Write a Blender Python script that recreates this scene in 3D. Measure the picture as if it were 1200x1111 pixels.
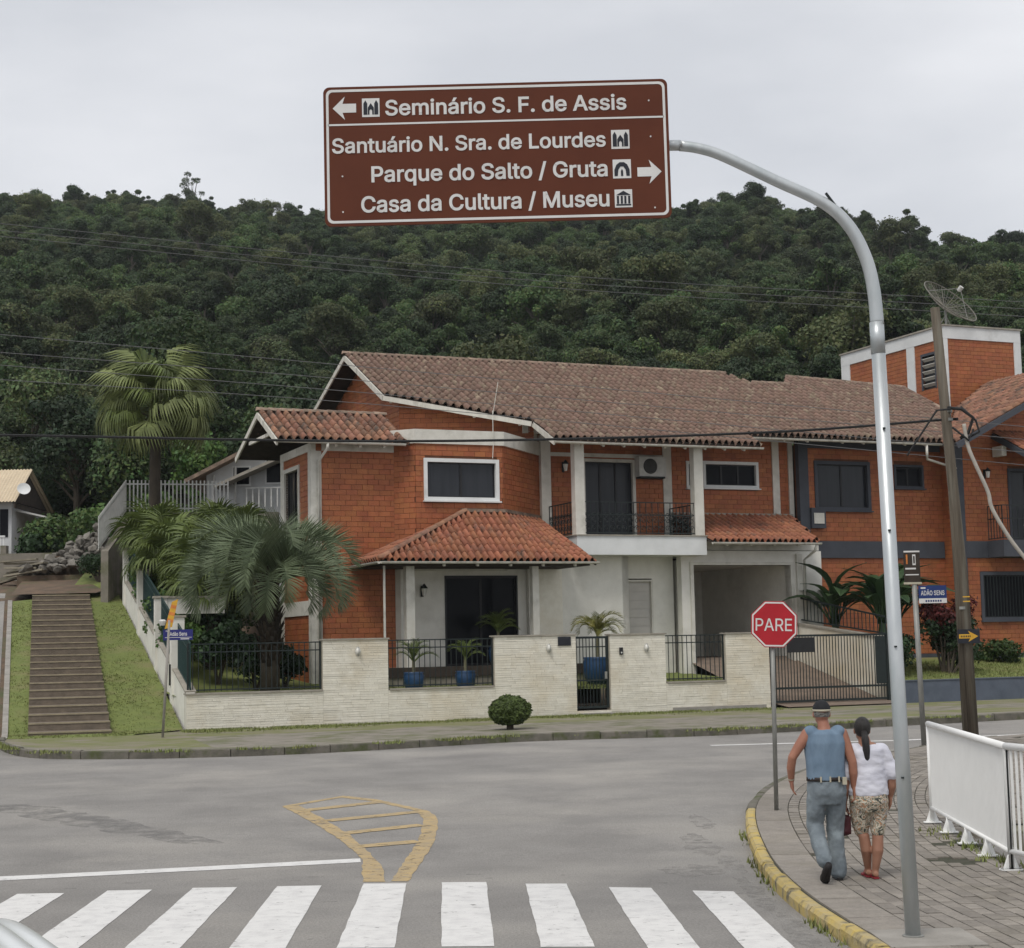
import bpy, bmesh, math, random
from math import sin, cos, pi, radians, sqrt, atan2
from mathutils import Vector, Matrix, noise as mnoise
from mathutils.geometry import delaunay_2d_cdt
random.seed(7)
S = bpy.context.scene
for o in list(bpy.data.objects): bpy.data.objects.remove(o)

# ------------------------------------------------------------------ camera
cam_d = bpy.data.cameras.new("camera")
cam = bpy.data.objects.new("camera", cam_d); S.collection.objects.link(cam)
cam_d.sensor_width = 36.0; cam_d.lens = 58.5; cam_d.clip_end = 3000.0; cam_d.clip_start = 0.1
PITCH = math.atan(201.5 / 1950.0)
cam.matrix_world = (Matrix.Translation((0, 0, 2.3)) @ Matrix.Rotation(pi/2 + PITCH, 4, 'X') @ Matrix.Rotation(-0.02, 4, 'Z'))
S.camera = cam

# ------------------------------------------------------------------ overcast sky + veiled sun
SUN_EL, SUN_AZ = radians(58), radians(205)      # azimuth clockwise from +Y: behind the camera, a little left
w = bpy.data.worlds.new("World"); S.world = w; w.use_nodes = True
nt = w.node_tree; nt.nodes.clear()
out = nt.nodes.new('ShaderNodeOutputWorld'); bg = nt.nodes.new('ShaderNodeBackground')
sky = nt.nodes.new('ShaderNodeTexSky'); sky.sky_type = 'NISHITA'; sky.sun_disc = False
sky.sun_elevation = SUN_EL; sky.sun_rotation = SUN_AZ
scl = nt.nodes.new('ShaderNodeVectorMath'); scl.operation = 'SCALE'; scl.inputs['Scale'].default_value = 0.10
tc = nt.nodes.new('ShaderNodeTexCoord'); mp = nt.nodes.new('ShaderNodeMapping'); mp.inputs['Scale'].default_value = (1, 1, 3.2)
nz = nt.nodes.new('ShaderNodeTexNoise'); nz.inputs['Scale'].default_value = 2.8; nz.inputs['Detail'].default_value = 6; nz.inputs['Roughness'].default_value = .5
rp = nt.nodes.new('ShaderNodeValToRGB')
rp.color_ramp.elements[0].position = .36; rp.color_ramp.elements[0].color = (.55, .565, .597, 1)
rp.color_ramp.elements[1].position = .66; rp.color_ramp.elements[1].color = (.715, .722, .745, 1)
mx = nt.nodes.new('ShaderNodeMix'); mx.data_type = 'RGBA'; mx.inputs[0].default_value = .93
L = nt.links.new
L(sky.outputs[0], scl.inputs[0]); L(tc.outputs['Generated'], mp.inputs[0]); L(mp.outputs[0], nz.inputs['Vector'])
L(nz.outputs['Fac'], rp.inputs[0]); L(scl.outputs[0], mx.inputs[6]); L(rp.outputs[0], mx.inputs[7])
L(mx.outputs[2], bg.inputs['Color']); bg.inputs['Strength'].default_value = 1.0
L(bg.outputs[0], out.inputs[0])
sun_d = bpy.data.lights.new("sun", 'SUN'); sun_d.energy = 1.5; sun_d.angle = radians(20); sun_d.color = (1, .96, .9)
sun = bpy.data.objects.new("sun", sun_d); S.collection.objects.link(sun)
sd = Vector((sin(SUN_AZ)*cos(SUN_EL), cos(SUN_AZ)*cos(SUN_EL), sin(SUN_EL)))
sun.rotation_euler = sd.to_track_quat('Z', 'Y').to_euler()
S.view_settings.view_transform = 'Standard'; S.view_settings.look = 'None'
S.view_settings.exposure = 0.33; S.view_settings.gamma = 1.0; S.view_settings.use_curve_mapping = False
S.render.engine = 'CYCLES'

# ------------------------------------------------------------------ materials
M = {}
def mat(name, c, c2=None, rough=.8, scale=6, detail=6, bump=0, bscale=None, metal=0, spec=.3, rnd=0.0,
        stretch=(1, 1, 1), lo=.35, hi=.65, dirt=None, dscale=.6, dlo=.5, dhi=.7, speck=None, trans=0, hue=0.0):
    m = bpy.data.materials.new(name); m.use_nodes = True; M[name] = m
    t = m.node_tree; b = t.nodes['Principled BSDF']; l = t.links.new
    b.inputs['Roughness'].default_value = rough; b.inputs['Metallic'].default_value = metal
    b.inputs['Specular IOR Level'].default_value = spec
    geo = t.nodes.new('ShaderNodeNewGeometry')
    mpn = t.nodes.new('ShaderNodeMapping'); mpn.inputs['Scale'].default_value = stretch
    l(geo.outputs['Position'], mpn.inputs[0]); vec = mpn.outputs[0]
    def noise_fac(sc, lo_, hi_, de=detail):
        n = t.nodes.new('ShaderNodeTexNoise'); n.inputs['Scale'].default_value = sc; n.inputs['Detail'].default_value = de
        n.inputs['Roughness'].default_value = .6
        l(vec, n.inputs['Vector'])
        r = t.nodes.new('ShaderNodeMapRange'); r.inputs[1].default_value = lo_; r.inputs[2].default_value = hi_
        l(n.outputs['Fac'], r.inputs[0]); return r.outputs[0], n.outputs['Fac']
    def mixc(f, a, bb):
        x = t.nodes.new('ShaderNodeMix'); x.data_type = 'RGBA'
        if isinstance(f, (int, float)): x.inputs[0].default_value = f
        else: l(f, x.inputs[0])
        for i, q in ((6, a), (7, bb)):
            if isinstance(q, tuple): x.inputs[i].default_value = (*q, 1)
            else: l(q, x.inputs[i])
        return x.outputs[2]
    if c2 is None: c2 = tuple(v*.82 for v in c)
    f, raw = noise_fac(scale, lo, hi)
    col = mixc(f, c, c2)
    if dirt:
        f2, _ = noise_fac(dscale, dlo, dhi, 8); col = mixc(f2, col, dirt)
    if speck:
        sf, _ = noise_fac(speck[0], .3, .7, 3); mr0 = t.nodes.new('ShaderNodeMapRange'); mr0.inputs[3].default_value = 1-speck[1]; mr0.inputs[4].default_value = 1+speck[1]; l(sf, mr0.inputs[0])
        h0 = t.nodes.new('ShaderNodeHueSaturation'); l(col, h0.inputs['Color']); l(mr0.outputs[0], h0.inputs['Value']); col = h0.outputs[0]
    if rnd:
        at = t.nodes.new('ShaderNodeAttribute'); at.attribute_name = 'rnd'
        oi = t.nodes.new('ShaderNodeObjectInfo')
        ad = t.nodes.new('ShaderNodeMath'); ad.operation = 'ADD'; l(at.outputs['Fac'], ad.inputs[0]); l(oi.outputs['Random'], ad.inputs[1])
        fr = t.nodes.new('ShaderNodeMath'); fr.operation = 'FRACT'; l(ad.outputs[0], fr.inputs[0])
        mr = t.nodes.new('ShaderNodeMapRange'); mr.inputs[3].default_value = 1-rnd; mr.inputs[4].default_value = 1+rnd; l(fr.outputs[0], mr.inputs[0])
        hs = t.nodes.new('ShaderNodeHueSaturation'); l(col, hs.inputs['Color']); l(mr.outputs[0], hs.inputs['Value'])
        if hue:
            m7 = t.nodes.new('ShaderNodeMath'); m7.operation = 'MULTIPLY'; m7.inputs[1].default_value = 7.31; l(fr.outputs[0], m7.inputs[0])
            f7 = t.nodes.new('ShaderNodeMath'); f7.operation = 'FRACT'; l(m7.outputs[0], f7.inputs[0])
            h7 = t.nodes.new('ShaderNodeMapRange'); h7.inputs[3].default_value = .5-hue; h7.inputs[4].default_value = .5+hue; l(f7.outputs[0], h7.inputs[0])
            l(h7.outputs[0], hs.inputs['Hue'])
        col = hs.outputs[0]
    l(col, b.inputs['Base Color'])
    if bump:
        bn = t.nodes.new('ShaderNodeBump'); bn.inputs['Strength'].default_value = bump; bn.inputs['Distance'].default_value = .02
        n = t.nodes.new('ShaderNodeTexNoise'); n.inputs['Scale'].default_value = bscale or scale*4; n.inputs['Detail'].default_value = 5
        l(vec, n.inputs['Vector']); l(n.outputs['Fac'], bn.inputs['Height']); l(bn.outputs[0], b.inputs['Normal'])
    if trans:
        tr = t.nodes.new('ShaderNodeBsdfTranslucent'); l(col, tr.inputs['Color'])
        ms = t.nodes.new('ShaderNodeMixShader'); ms.inputs[0].default_value = trans
        l(b.outputs[0], ms.inputs[1]); l(tr.outputs[0], ms.inputs[2])
        l(ms.outputs[0], t.nodes['Material Output'].inputs['Surface'])
    return m

mat('asphalt', (.285, .272, .255), (.225, .215, .203), rough=.95, scale=.7, detail=11, bump=1.0, bscale=55, dirt=(.355, .335, .305), dscale=.28, dlo=.47, dhi=.72, speck=(38, .16), spec=.2)
mat('asphalt_patch', (.19, .185, .178), (.225, .22, .21), rough=.95, scale=3, bump=.8, bscale=60)
mat('paint_white', (.66, .65, .63), (.50, .49, .48), rough=.7, scale=5, detail=10, lo=.45, hi=.8, bump=.3, bscale=90, dirt=(.34, .33, .32), dscale=7, dlo=.58, dhi=.78)
mat('paint_yellow', (.45, .33, .165), (.34, .27, .17), rough=.8, scale=6, detail=10, bump=.3, bscale=90, dirt=(.22, .21, .19), dscale=9, dlo=.58, dhi=.78)
mat('dust', (.33, .315, .295), (.25, .24, .225), rough=.95, scale=9, bump=.4)
mat('kerb_yellow', (.50, .37, .10), (.40, .33, .19), rough=.85, scale=5, bump=.6, bscale=35, dirt=(.13, .12, .09), dscale=6, dlo=.53, dhi=.68)
mat('kerb_stone', (.17, .155, .13), (.11, .105, .085), rough=.95, scale=4, bump=.6, bscale=30, dirt=(.08, .09, .04), dscale=2.5, dlo=.5, dhi=.65)
mat('paver', (.275, .248, .215), (.225, .203, .178), rough=.9, speck=(45,.12), scale=7, bump=.5, bscale=60, rnd=.16, dirt=(.20, .18, .145), dscale=1.1, dlo=.5, dhi=.75)
mat('paver_joint', (.075, .07, .055), (.05, .055, .035), rough=1, scale=9)
mat('concrete', (.25, .225, .19), (.185, .17, .14), rough=.95, scale=2.2, detail=9, bump=.5, bscale=40, dirt=(.13, .135, .07), dscale=1.1, dlo=.48, dhi=.66)
mat('concrete_pale', (.33, .31, .28), (.25, .235, .21), rough=.95, scale=3, detail=9, bump=.5, bscale=40)
mat('soil', (.16, .11, .075), (.10, .075, .055), rough=1, scale=2, detail=9, bump=.8, bscale=12, dirt=(.09, .10, .05), dscale=.7)
mat('lawn', (.165, .195, .058), (.13, .16, .048), rough=1, scale=3, detail=10, bump=1.0, bscale=22, dirt=(.19, .175, .08), dscale=.9, dlo=.5, dhi=.72)
mat('verge', (.19, .185, .095), (.145, .16, .06), rough=1, scale=2.2, detail=10, bump=1.0, bscale=22, dirt=(.22, .195, .15), dscale=.8, dlo=.46, dhi=.62)
mat('grass_blade', (.165, .20, .06), (.20, .21, .08), rough=.9, scale=1.4, rnd=.3)
mat('forest_floor', (.032, .045, .02), (.045, .05, .026), rough=1, scale=.3)
mat('brick', (.375, .128, .050), (.30, .098, .041), rough=.55, scale=3, detail=8, bump=.4, bscale=26, rnd=.10, hue=.005, spec=.3, dirt=(.24, .08, .042), dscale=.7, dlo=.52, dhi=.85)
mat('mortar', (.15, .068, .038), (.11, .05, .03), rough=1, scale=6)
mat('plaster', (.76, .74, .68), (.68, .66, .60), rough=.9, scale=2.5, detail=9, bump=.5, bscale=60, dirt=(.50, .475, .42), dscale=.9, dlo=.55, dhi=.85)
mat('trim', (.66, .64, .58), (.56, .54, .48), rough=.85, scale=3, detail=9, bump=.2, bscale=30, dirt=(.30, .29, .25), dscale=1.6, dlo=.55, dhi=.85)
mat('trim_white', (.70, .71, .70), (.62, .63, .62), rough=.8, scale=2, detail=9, dirt=(.45, .45, .43), dscale=1.2, dlo=.58, dhi=.9)
mat('trim_dark', (.072, .078, .092), (.058, .062, .074), rough=.8, scale=2, detail=9, bump=.2, bscale=40)
mat('stone_cream', (.78, .745, .65), (.70, .66, .56), rough=.9, scale=5, detail=8, bump=.5, bscale=40, rnd=.06, dirt=(.62, .54, .40), dscale=.55, dlo=.47, dhi=.72)
mat('coping', (.36, .33, .28), (.27, .25, .21), rough=.95, scale=4, bump=.4, bscale=30)
mat('tile_old', (.225, .145, .11), (.145, .10, .08), rough=.9, scale=2.6, detail=9, bump=.5, bscale=40, rnd=.13, hue=.006, dirt=(.31, .245, .175), dscale=2.6, dlo=.52, dhi=.70)
mat('tile_orange', (.36, .145, .08), (.27, .115, .07), rough=.85, scale=2.2, detail=9, bump=.5, bscale=40, rnd=.13, hue=.006, dirt=(.13, .09, .07), dscale=1.9, dlo=.54, dhi=.72)
mat('tile_mid', (.33, .165, .105), (.20, .115, .082), rough=.9, scale=2.2, detail=9, bump=.5, bscale=40, rnd=.17, hue=.008, dirt=(.105, .08, .065), dscale=1.6, dlo=.52, dhi=.66)
mat('ridge_tile', (.30, .22, .165), (.15, .115, .09), rough=.95, scale=4, rnd=.25, bump=.4, bscale=30)
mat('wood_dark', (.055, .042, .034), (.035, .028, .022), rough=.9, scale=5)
mat('wood_white', (.62, .60, .54), (.50, .48, .42), rough=.8, scale=5, stretch=(1, 1, .3), dirt=(.26, .24, .2), dscale=2.5, dlo=.56, dhi=.8)
mat('glass', (.008, .009, .011), (.012, .013, .016), rough=.12, spec=.06, scale=1)
mat('curtain_glass', (.020, .023, .028), (.030, .033, .040), rough=.15, spec=.25, scale=1.2, stretch=(6, 6, .4))
mat('frame_black', (.02, .02, .022), rough=.4, scale=4)
mat('iron', (.018, .026, .026), (.014, .02, .02), rough=.5, scale=6)
mat('iron_green', (.014, .045, .045), (.012, .035, .036), rough=.45, scale=6)
mat('door_white', (.50, .475, .44), (.45, .43, .40), rough=.7, scale=3)
mat('galv', (.56, .58, .585), (.44, .47, .48), rough=.42, metal=.55, scale=5, detail=9, stretch=(1, 1, .25), spec=.5, bump=.1, bscale=20, dirt=(.34, .39, .39), dscale=2.4, dlo=.5, dhi=.75)
mat('galv_old', (.30, .30, .28), (.22, .22, .205), rough=.6, metal=.4, scale=7, stretch=(1, 1, .4))
mat('sign_brown', (.112, .036, .020), (.098, .031, .018), rough=.6, scale=2, spec=.12)
mat('sign_back', (.10, .04, .03), rough=.6)
mat('sign_white', (.66, .65, .63), (.60, .59, .57), rough=.5, scale=4)
mat('sign_black', (.02, .022, .03), rough=.5)
mat('sign_red', (.42, .025, .035), (.37, .022, .03), rough=.55, scale=4, spec=.15)
mat('sign_blue', (.022, .025, .16), (.018, .02, .13), rough=.45, scale=3)
mat('sign_navy', (.02, .045, .17), (.017, .035, .13), rough=.45, scale=3)
mat('sign_yellow', (.62, .36, .04), (.52, .28, .03), rough=.5, scale=7)
mat('sign_orange', (.62, .22, .05), (.50, .16, .04), rough=.5, scale=7)
mat('pole_wood', (.125, .105, .08), (.072, .06, .045), rough=.95, scale=7, detail=10, stretch=(2.5, 2.5, .12), bump=.9, bscale=18, dirt=(.17, .16, .13), dscale=3, dlo=.55, dhi=.75)
mat('cable', (.02, .02, .02), rough=.7)
mat('cable_grey', (.13, .13, .13), rough=.6)
mat('conduit', (.42, .39, .34), rough=.7, scale=12)
mat('rail_white', (.84, .84, .82), (.80, .80, .78), rough=.55, scale=4, dirt=(.60, .58, .52), dscale=4, dlo=.68, dhi=.9)
mat('pot_blue', (.018, .06, .14), (.015, .05, .12), rough=.35, scale=4, spec=.5)
mat('dish_mesh', (.20, .19, .16), rough=.6, metal=.3)
mat('rock', (.22, .205, .18), (.13, .12, .105), rough=1, scale=2.2, detail=9, bump=.9, bscale=9, rnd=.3)
mat('slab_wood', (.30, .27, .21), (.21, .19, .14), rough=.95, scale=5, rnd=.2)
mat('roof_cream', (.60, .50, .36), (.52, .43, .31), rough=.8, scale=3)
mat('wall_white', (.56, .57, .57), (.48, .49, .49), rough=.9, scale=1.6, detail=8, dirt=(.38, .38, .36), dscale=.7)
mat('step_tread', (.185, .150, .115), (.13, .108, .085), rough=1, scale=4, detail=9, bump=.7, bscale=30)
mat('step_edge', (.34, .29, .20), (.25, .215, .15), rough=1, scale=5, bump=.5, bscale=30)
# foliage
mat('leaf_dark', (.046, .074, .028), (.026, .046, .019), rough=.6, scale=.8, rnd=.5, hue=.035, trans=.22, dirt=(.078,.110,.040), dscale=.035, dlo=.48, dhi=.62)
mat('leaf_mid', (.074, .118, .034), (.046, .078, .024), rough=.6, scale=.8, rnd=.5, hue=.035, trans=.22, dirt=(.026,.046,.020), dscale=.035, dlo=.48, dhi=.62)
mat('leaf_olive', (.105, .125, .046), (.066, .082, .032), rough=.6, scale=.8, rnd=.5, hue=.035, trans=.22, dirt=(.046,.066,.030), dscale=.035, dlo=.48, dhi=.62)
mat('leaf_bright', (.085, .15, .035), (.05, .095, .025), rough=.5, scale=.8, rnd=.35, hue=.02, trans=.25)
mat('leaf_shrub', (.035, .07, .025), (.022, .045, .017), rough=.5, scale=2, rnd=.4, trans=.2)
mat('topiary', (.085, .118, .032), (.055, .08, .022), rough=.7, scale=3, rnd=.4, trans=.15)
mat('leaf_red', (.17, .032, .030), (.10, .03, .026), rough=.55, scale=2, rnd=.4, trans=.2)
mat('palm_blue', (.175, .215, .125), (.110, .145, .080), rough=.6, scale=1.5, rnd=.32, trans=.18)
mat('palm_green', (.145, .185, .050), (.090, .125, .036), rough=.5, scale=1.2, rnd=.32, trans=.25)
mat('palm_droop', (.23, .265, .10), (.15, .18, .07), rough=.6, scale=1.2, rnd=.25, trans=.25)
mat('palm_yellow', (.24, .21, .055), (.13, .15, .04), rough=.5, scale=2, rnd=.25, trans=.2)
mat('banana', (.048, .085, .032), (.028, .055, .023), rough=.45, scale=2, rnd=.3, trans=.2)
mat('stem', (.20, .19, .11), (.12, .11, .07), rough=.9, scale=6)
mat('bark', (.085, .07, .052), (.055, .046, .036), rough=1, scale=5, stretch=(1, 1, .4), bump=.7, bscale=18)
mat('bark_pale', (.17, .15, .12), (.11, .095, .08), rough=1, scale=3, stretch=(1, 1, .4))
mat('palm_boot', (.095, .075, .052), (.05, .04, .03), rough=1, scale=7, rnd=.3, bump=.6, bscale=30)
# people, car
mat('skin_man', (.36, .165, .105), (.30, .13, .085), rough=.55, scale=9, spec=.4)
mat('skin_woman', (.34, .175, .115), (.29, .14, .09), rough=.55, scale=9, spec=.4)
mat('hair', (.018, .016, .016), (.035, .032, .030), rough=.5, scale=25, stretch=(3, 3, .4), bump=.5, bscale=90)
mat('hair_grey', (.30, .29, .27), (.05, .045, .04), rough=.6, scale=40, bump=.5, bscale=90)
mat('shirt_blue', (.175, .245, .325), (.135, .195, .265), rough=.9, scale=10, bump=.5, bscale=14, stretch=(1, 1, .45))
mat('shirt_white', (.66, .66, .72), (.57, .57, .64), rough=.9, scale=8, bump=.5, bscale=13, stretch=(.7, .7, 1.5))
mat('jeans', (.185, .215, .235), (.125, .15, .17), rough=.9, scale=9, detail=8, bump=.6, bscale=16, dirt=(.26, .30, .32), dscale=4.5, dlo=.5, dhi=.7)
mat('belt', (.03, .022, .02), rough=.5)
mat('cap_black', (.018, .019, .022), rough=.8)
mat('cap_cream', (.48, .44, .34), rough=.85)
mat('shoe', (.022, .02, .02), rough=.7); mat('shoe_grey', (.30, .29, .28), rough=.7)
mat('flipflop', (.27, .025, .035), rough=.6)
mat('bag_red', (.075, .014, .018), (.05, .01, .014), rough=.5, scale=8)
mat('car_paint', (.68, .70, .70), (.66, .68, .68), rough=.22, spec=.6, metal=.15)
mat('car_glass', (.01, .012, .013), rough=.05, spec=.6)
mat('rubber', (.012, .012, .012), rough=.85)
mat('rim', (.42, .42, .43), rough=.35, metal=.8)
mat('lamp_glass', (.72, .71, .66), rough=.35, scale=8)
mat('plastic_white', (.60, .60, .57), rough=.5, scale=5)
mat('light_red', (.25, .01, .01), rough=.2)
def broken(name, lo, hi, sc):     # thin dust or scuffed paint: covers the ground only in flecks
    m = M[name]; t = m.node_tree; b_ = t.nodes['Principled BSDF']; n = t.nodes.new('ShaderNodeTexNoise'); n.inputs['Scale'].default_value = sc; n.inputs['Detail'].default_value = 8; n.inputs['Roughness'].default_value = .7
    g_ = t.nodes.new('ShaderNodeNewGeometry'); r = t.nodes.new('ShaderNodeMapRange'); r.inputs[1].default_value = lo; r.inputs[2].default_value = hi
    t.links.new(g_.outputs['Position'], n.inputs['Vector']); t.links.new(n.outputs['Fac'], r.inputs[0]); t.links.new(r.outputs[0], b_.inputs['Alpha'])
broken('dust', .46, .70, 4.5); broken('asphalt_patch', .42, .80, 3.0); broken('paint_white', .30, .38, 8); broken('paint_yellow', .34, .44, 8)
# printed cloth: leafy cream / tan / grey pattern
def print_cloth():
    m = bpy.data.materials.new('print_cloth'); m.use_nodes = True; M['print_cloth'] = m
    t = m.node_tree; b = t.nodes['Principled BSDF']; b.inputs['Roughness'].default_value = .9
    g_ = t.nodes.new('ShaderNodeNewGeometry'); v = t.nodes.new('ShaderNodeTexNoise')
    v.inputs['Scale'].default_value = 11; v.inputs['Detail'].default_value = 3; v.inputs['Distortion'].default_value = 2.2
    r = t.nodes.new('ShaderNodeValToRGB'); r.color_ramp.interpolation = 'CONSTANT'
    cols = [(0, (.05, .055, .05)), (.36, (.30, .27, .20)), (.44, (.62, .58, .48)), (.50, (.42, .22, .12)), (.55, (.14, .17, .14)), (.60, (.55, .50, .42)), (.68, (.22, .16, .22))]
    while len(r.color_ramp.elements) < len(cols): r.color_ramp.elements.new(.5)
    for e, (p, c) in zip(r.color_ramp.elements, cols): e.position = p; e.color = (*c, 1)
    t.links.new(g_.outputs['Position'], v.inputs['Vector']); t.links.new(v.outputs['Fac'], r.inputs[0]); t.links.new(r.outputs[0], b.inputs['Base Color'])
print_cloth()

# ------------------------------------------------------------------ mesh helpers
class MB:
    def __init__(s): s.v = []; s.f = []; s.r = []
    def add(s, vs, fs, rnd=None):
        k = len(s.v); s.v += [tuple(a) for a in vs]; s.f += [tuple(i+k for i in f) for f in fs]
        rr = random.random() if rnd is None else rnd
        s.r += [rr]*len(fs); return s
    def box(s, x0, x1, y0, y1, z0, z1, rnd=None):
        return s.add([(x0,y0,z0),(x1,y0,z0),(x1,y1,z0),(x0,y1,z0),(x0,y0,z1),(x1,y0,z1),(x1,y1,z1),(x0,y1,z1)],
                     [(0,3,2,1),(4,5,6,7),(0,1,5,4),(1,2,6,5),(2,3,7,6),(3,0,4,7)], rnd)
    def obox(s, c, ex, ey, ez, rnd=None):       # half-extent vectors
        c, ex, ey, ez = map(Vector, (c, ex, ey, ez)); vs = []
        for k in (-1, 1):
            for (i, j) in ((-1,-1),(1,-1),(1,1),(-1,1)): vs.append(c+ex*i+ey*j+ez*k)
        return s.add(vs, [(0,3,2,1),(4,5,6,7),(0,1,5,4),(1,2,6,5),(2,3,7,6),(3,0,4,7)], rnd)
    def bar(s, a, b, w, h, up=(0,0,1), rnd=None):
        a, b, up = Vector(a), Vector(b), Vector(up); d = (b-a); side = d.cross(up).normalized(); u2 = side.cross(d).normalized()
        return s.obox((a+b)/2, d/2, side*(w/2), u2*(h/2), rnd)
    def extr(s, pts, vec, rnd=None):
        pts = [Vector(p) for p in pts]; vec = Vector(vec); n = len(pts)
        return s.add(pts+[p+vec for p in pts], [tuple(range(n-1,-1,-1)), tuple(range(n,2*n))]+[(i,(i+1)%n,(i+1)%n+n,i+n) for i in range(n)], rnd)
    def tube(s, path, r, n=8, cap=True, rnd=None, flat=1.0, flatdir=None):
        P = [Vector(p) for p in path]; m = len(P)
        R = r if isinstance(r, (list, tuple)) else [r]*m
        t0 = (P[1]-P[0]).normalized()
        ref = Vector((0,0,1)) if abs(t0.z) < .9 else Vector((1,0,0))
        if flatdir is not None: ref = Vector(flatdir)
        a = (ref - t0*ref.dot(t0)).normalized(); vs = []
        for i in range(m):
            t = ((P[min(i+1,m-1)]-P[max(i-1,0)])).normalized()
            a = (a - t*a.dot(t)).normalized(); b = t.cross(a)
            rr = R[i] if isinstance(R[i], (tuple, list)) else (R[i], R[i])
            for k in range(n):
                q = 2*pi*k/n; vs.append(P[i]+a*(cos(q)*rr[0])+b*(sin(q)*rr[1]))
        fs = [(i*n+k, i*n+(k+1)%n, (i+1)*n+(k+1)%n, (i+1)*n+k) for i in range(m-1) for k in range(n)]
        if cap: fs += [tuple(range(n-1,-1,-1)), tuple(range((m-1)*n, m*n))]
        return s.add(vs, fs, rnd)
    def lathe(s, prof, n=16, c=(0,0,0), rnd=None):
        vs = [(c[0]+r*cos(2*pi*k/n), c[1]+r*sin(2*pi*k/n), c[2]+z) for r, z in prof for k in range(n)]; m = len(prof)
        fs = [(i*n+k, i*n+(k+1)%n, (i+1)*n+(k+1)%n, (i+1)*n+k) for i in range(m-1) for k in range(n)]
        fs += [tuple(range(n-1,-1,-1)), tuple(range((m-1)*n, m*n))]
        return s.add(vs, fs, rnd)
    def quad(s, a, b, c, d, rnd=None): return s.add([a,b,c,d], [(0,1,2,3)], rnd)
    def mesh(s, name, m, smooth=False):
        me = bpy.data.meshes.new(name); me.from_pydata(s.v, [], s.f)
        at = me.attributes.new('rnd', 'FLOAT', 'FACE'); at.data.foreach_set('value', s.r)
        if m: me.materials.append(M[m])
        if smooth: me.polygons.foreach_set('use_smooth', [True]*len(me.polygons))
        me.update(); return me
    def build(s, name, m, parent=None, smooth=False):
        return obj(name, s.mesh(name, m, smooth), parent)
def obj(name, me, parent=None, loc=None, mw=None):
    o = bpy.data.objects.new(name, me); S.collection.objects.link(o)
    if parent is not None: o.parent = parent
    if mw is not None: o.matrix_local = mw
    elif loc is not None: o.location = loc
    return o
def tag(o, label=None, cat=None, group=None, kind=None):
    if label: o['label'] = label
    if cat: o['category'] = cat
    if group: o['group'] = group
    if kind: o['kind'] = kind
    return o
def thing(name, label, cat, loc=(0,0,0), rz=0, group=None):
    o = bpy.data.objects.new(name, None); S.collection.objects.link(o); o.empty_display_size = .2
    o.location = loc; o.rotation_euler = (0,0,rz); return tag(o, label, cat, group)
def copy_tree(o, parent=None):
    c = o.copy(); S.collection.objects.link(c)
    if parent is not None: c.parent = parent
    for ch in list(o.children): copy_tree(ch, c)
    return c
def frame_mat(o, x, y, z):      # matrix with given origin and axes (axes carry scale)
    return Matrix(((x[0],y[0],z[0],o[0]),(x[1],y[1],z[1],o[1]),(x[2],y[2],z[2],o[2]),(0,0,0,1)))
def smooth01(a, b, x):
    t = max(0, min(1, (x-a)/(b-a))); return t*t*(3-2*t)
def lerp(a, b, t): return a+(b-a)*t
UNIT = {}
def unit_box(m):
    if m not in UNIT: UNIT[m] = MB().box(-.5,.5,-.5,.5,-.5,.5, 0).mesh('unit_'+m, m)
    return UNIT[m]
def bevel_unit(m):
    key = 'bev_'+m
    if key not in UNIT:
        b = MB(); e = .46
        vs = [(-.5,-e,-.5),(.5,-e,-.5),(.5,.5,-.5),(-.5,.5,-.5),(-.5,-e,.5),(.5,-e,.5),(.5,.5,.5),(-.5,.5,.5),(-e*1.06,-.5,-.42),(e*1.06,-.5,-.42),(e*1.06,-.5,.42),(-e*1.06,-.5,.42)]
        b.add(vs, [(8,9,10,11),(0,1,9,8),(1,5,10,9),(5,4,11,10),(4,0,8,11),(0,3,2,1),(4,5,6,7),(1,2,6,5),(3,0,4,7)], 0)
        UNIT[key] = b.mesh(key, m)
    return UNIT[key]
SIGN_FONT = None; CAPH = {}
try: SIGN_FONT = bpy.data.fonts.load(bpy.utils.system_resource('DATAFILES', path='fonts')+'/Inter.woff2')   # Blender's own interface font
except Exception: pass
def letters(me, parent, loc):
    """one object for each letter of a text mesh (islands that overlap in x belong together: i and its dot)"""
    n = len(me.vertices); par = list(range(n))
    def find(a):
        while par[a] != a: par[a] = par[par[a]]; a = par[a]
        return a
    for e in me.edges: par[find(e.vertices[0])] = find(e.vertices[1])
    isl = {}
    for p in me.polygons: isl.setdefault(find(p.vertices[0]), []).append(p)
    rng = []
    for ps in isl.values():
        xs = [me.vertices[i].co.x for p in ps for i in p.vertices]; rng.append([min(xs), max(xs), ps])
    rng.sort(key=lambda q: q[0]); out = []
    for r in rng:
        if out and r[0] < out[-1][1]-.3*min(r[1]-r[0], out[-1][1]-out[-1][0]): out[-1][1] = max(out[-1][1], r[1]); out[-1][2] = out[-1][2]+r[2]
        else: out.append(r)
    for x0, x1, ps in out:
        vs = []; fs = []
        for q, p in enumerate(ps):              # strokes that cross lie a hair apart, never in one plane
            k = len(vs); vs += [(me.vertices[i].co.x, me.vertices[i].co.y-q*3e-5, me.vertices[i].co.z) for i in p.vertices]; fs.append(tuple(range(k, k+len(p.vertices))))
        m2 = bpy.data.meshes.new('letter'); m2.from_pydata(vs, [], fs); m2.materials.append(me.materials[0]); obj('letter', m2, parent, loc=loc)
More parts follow.
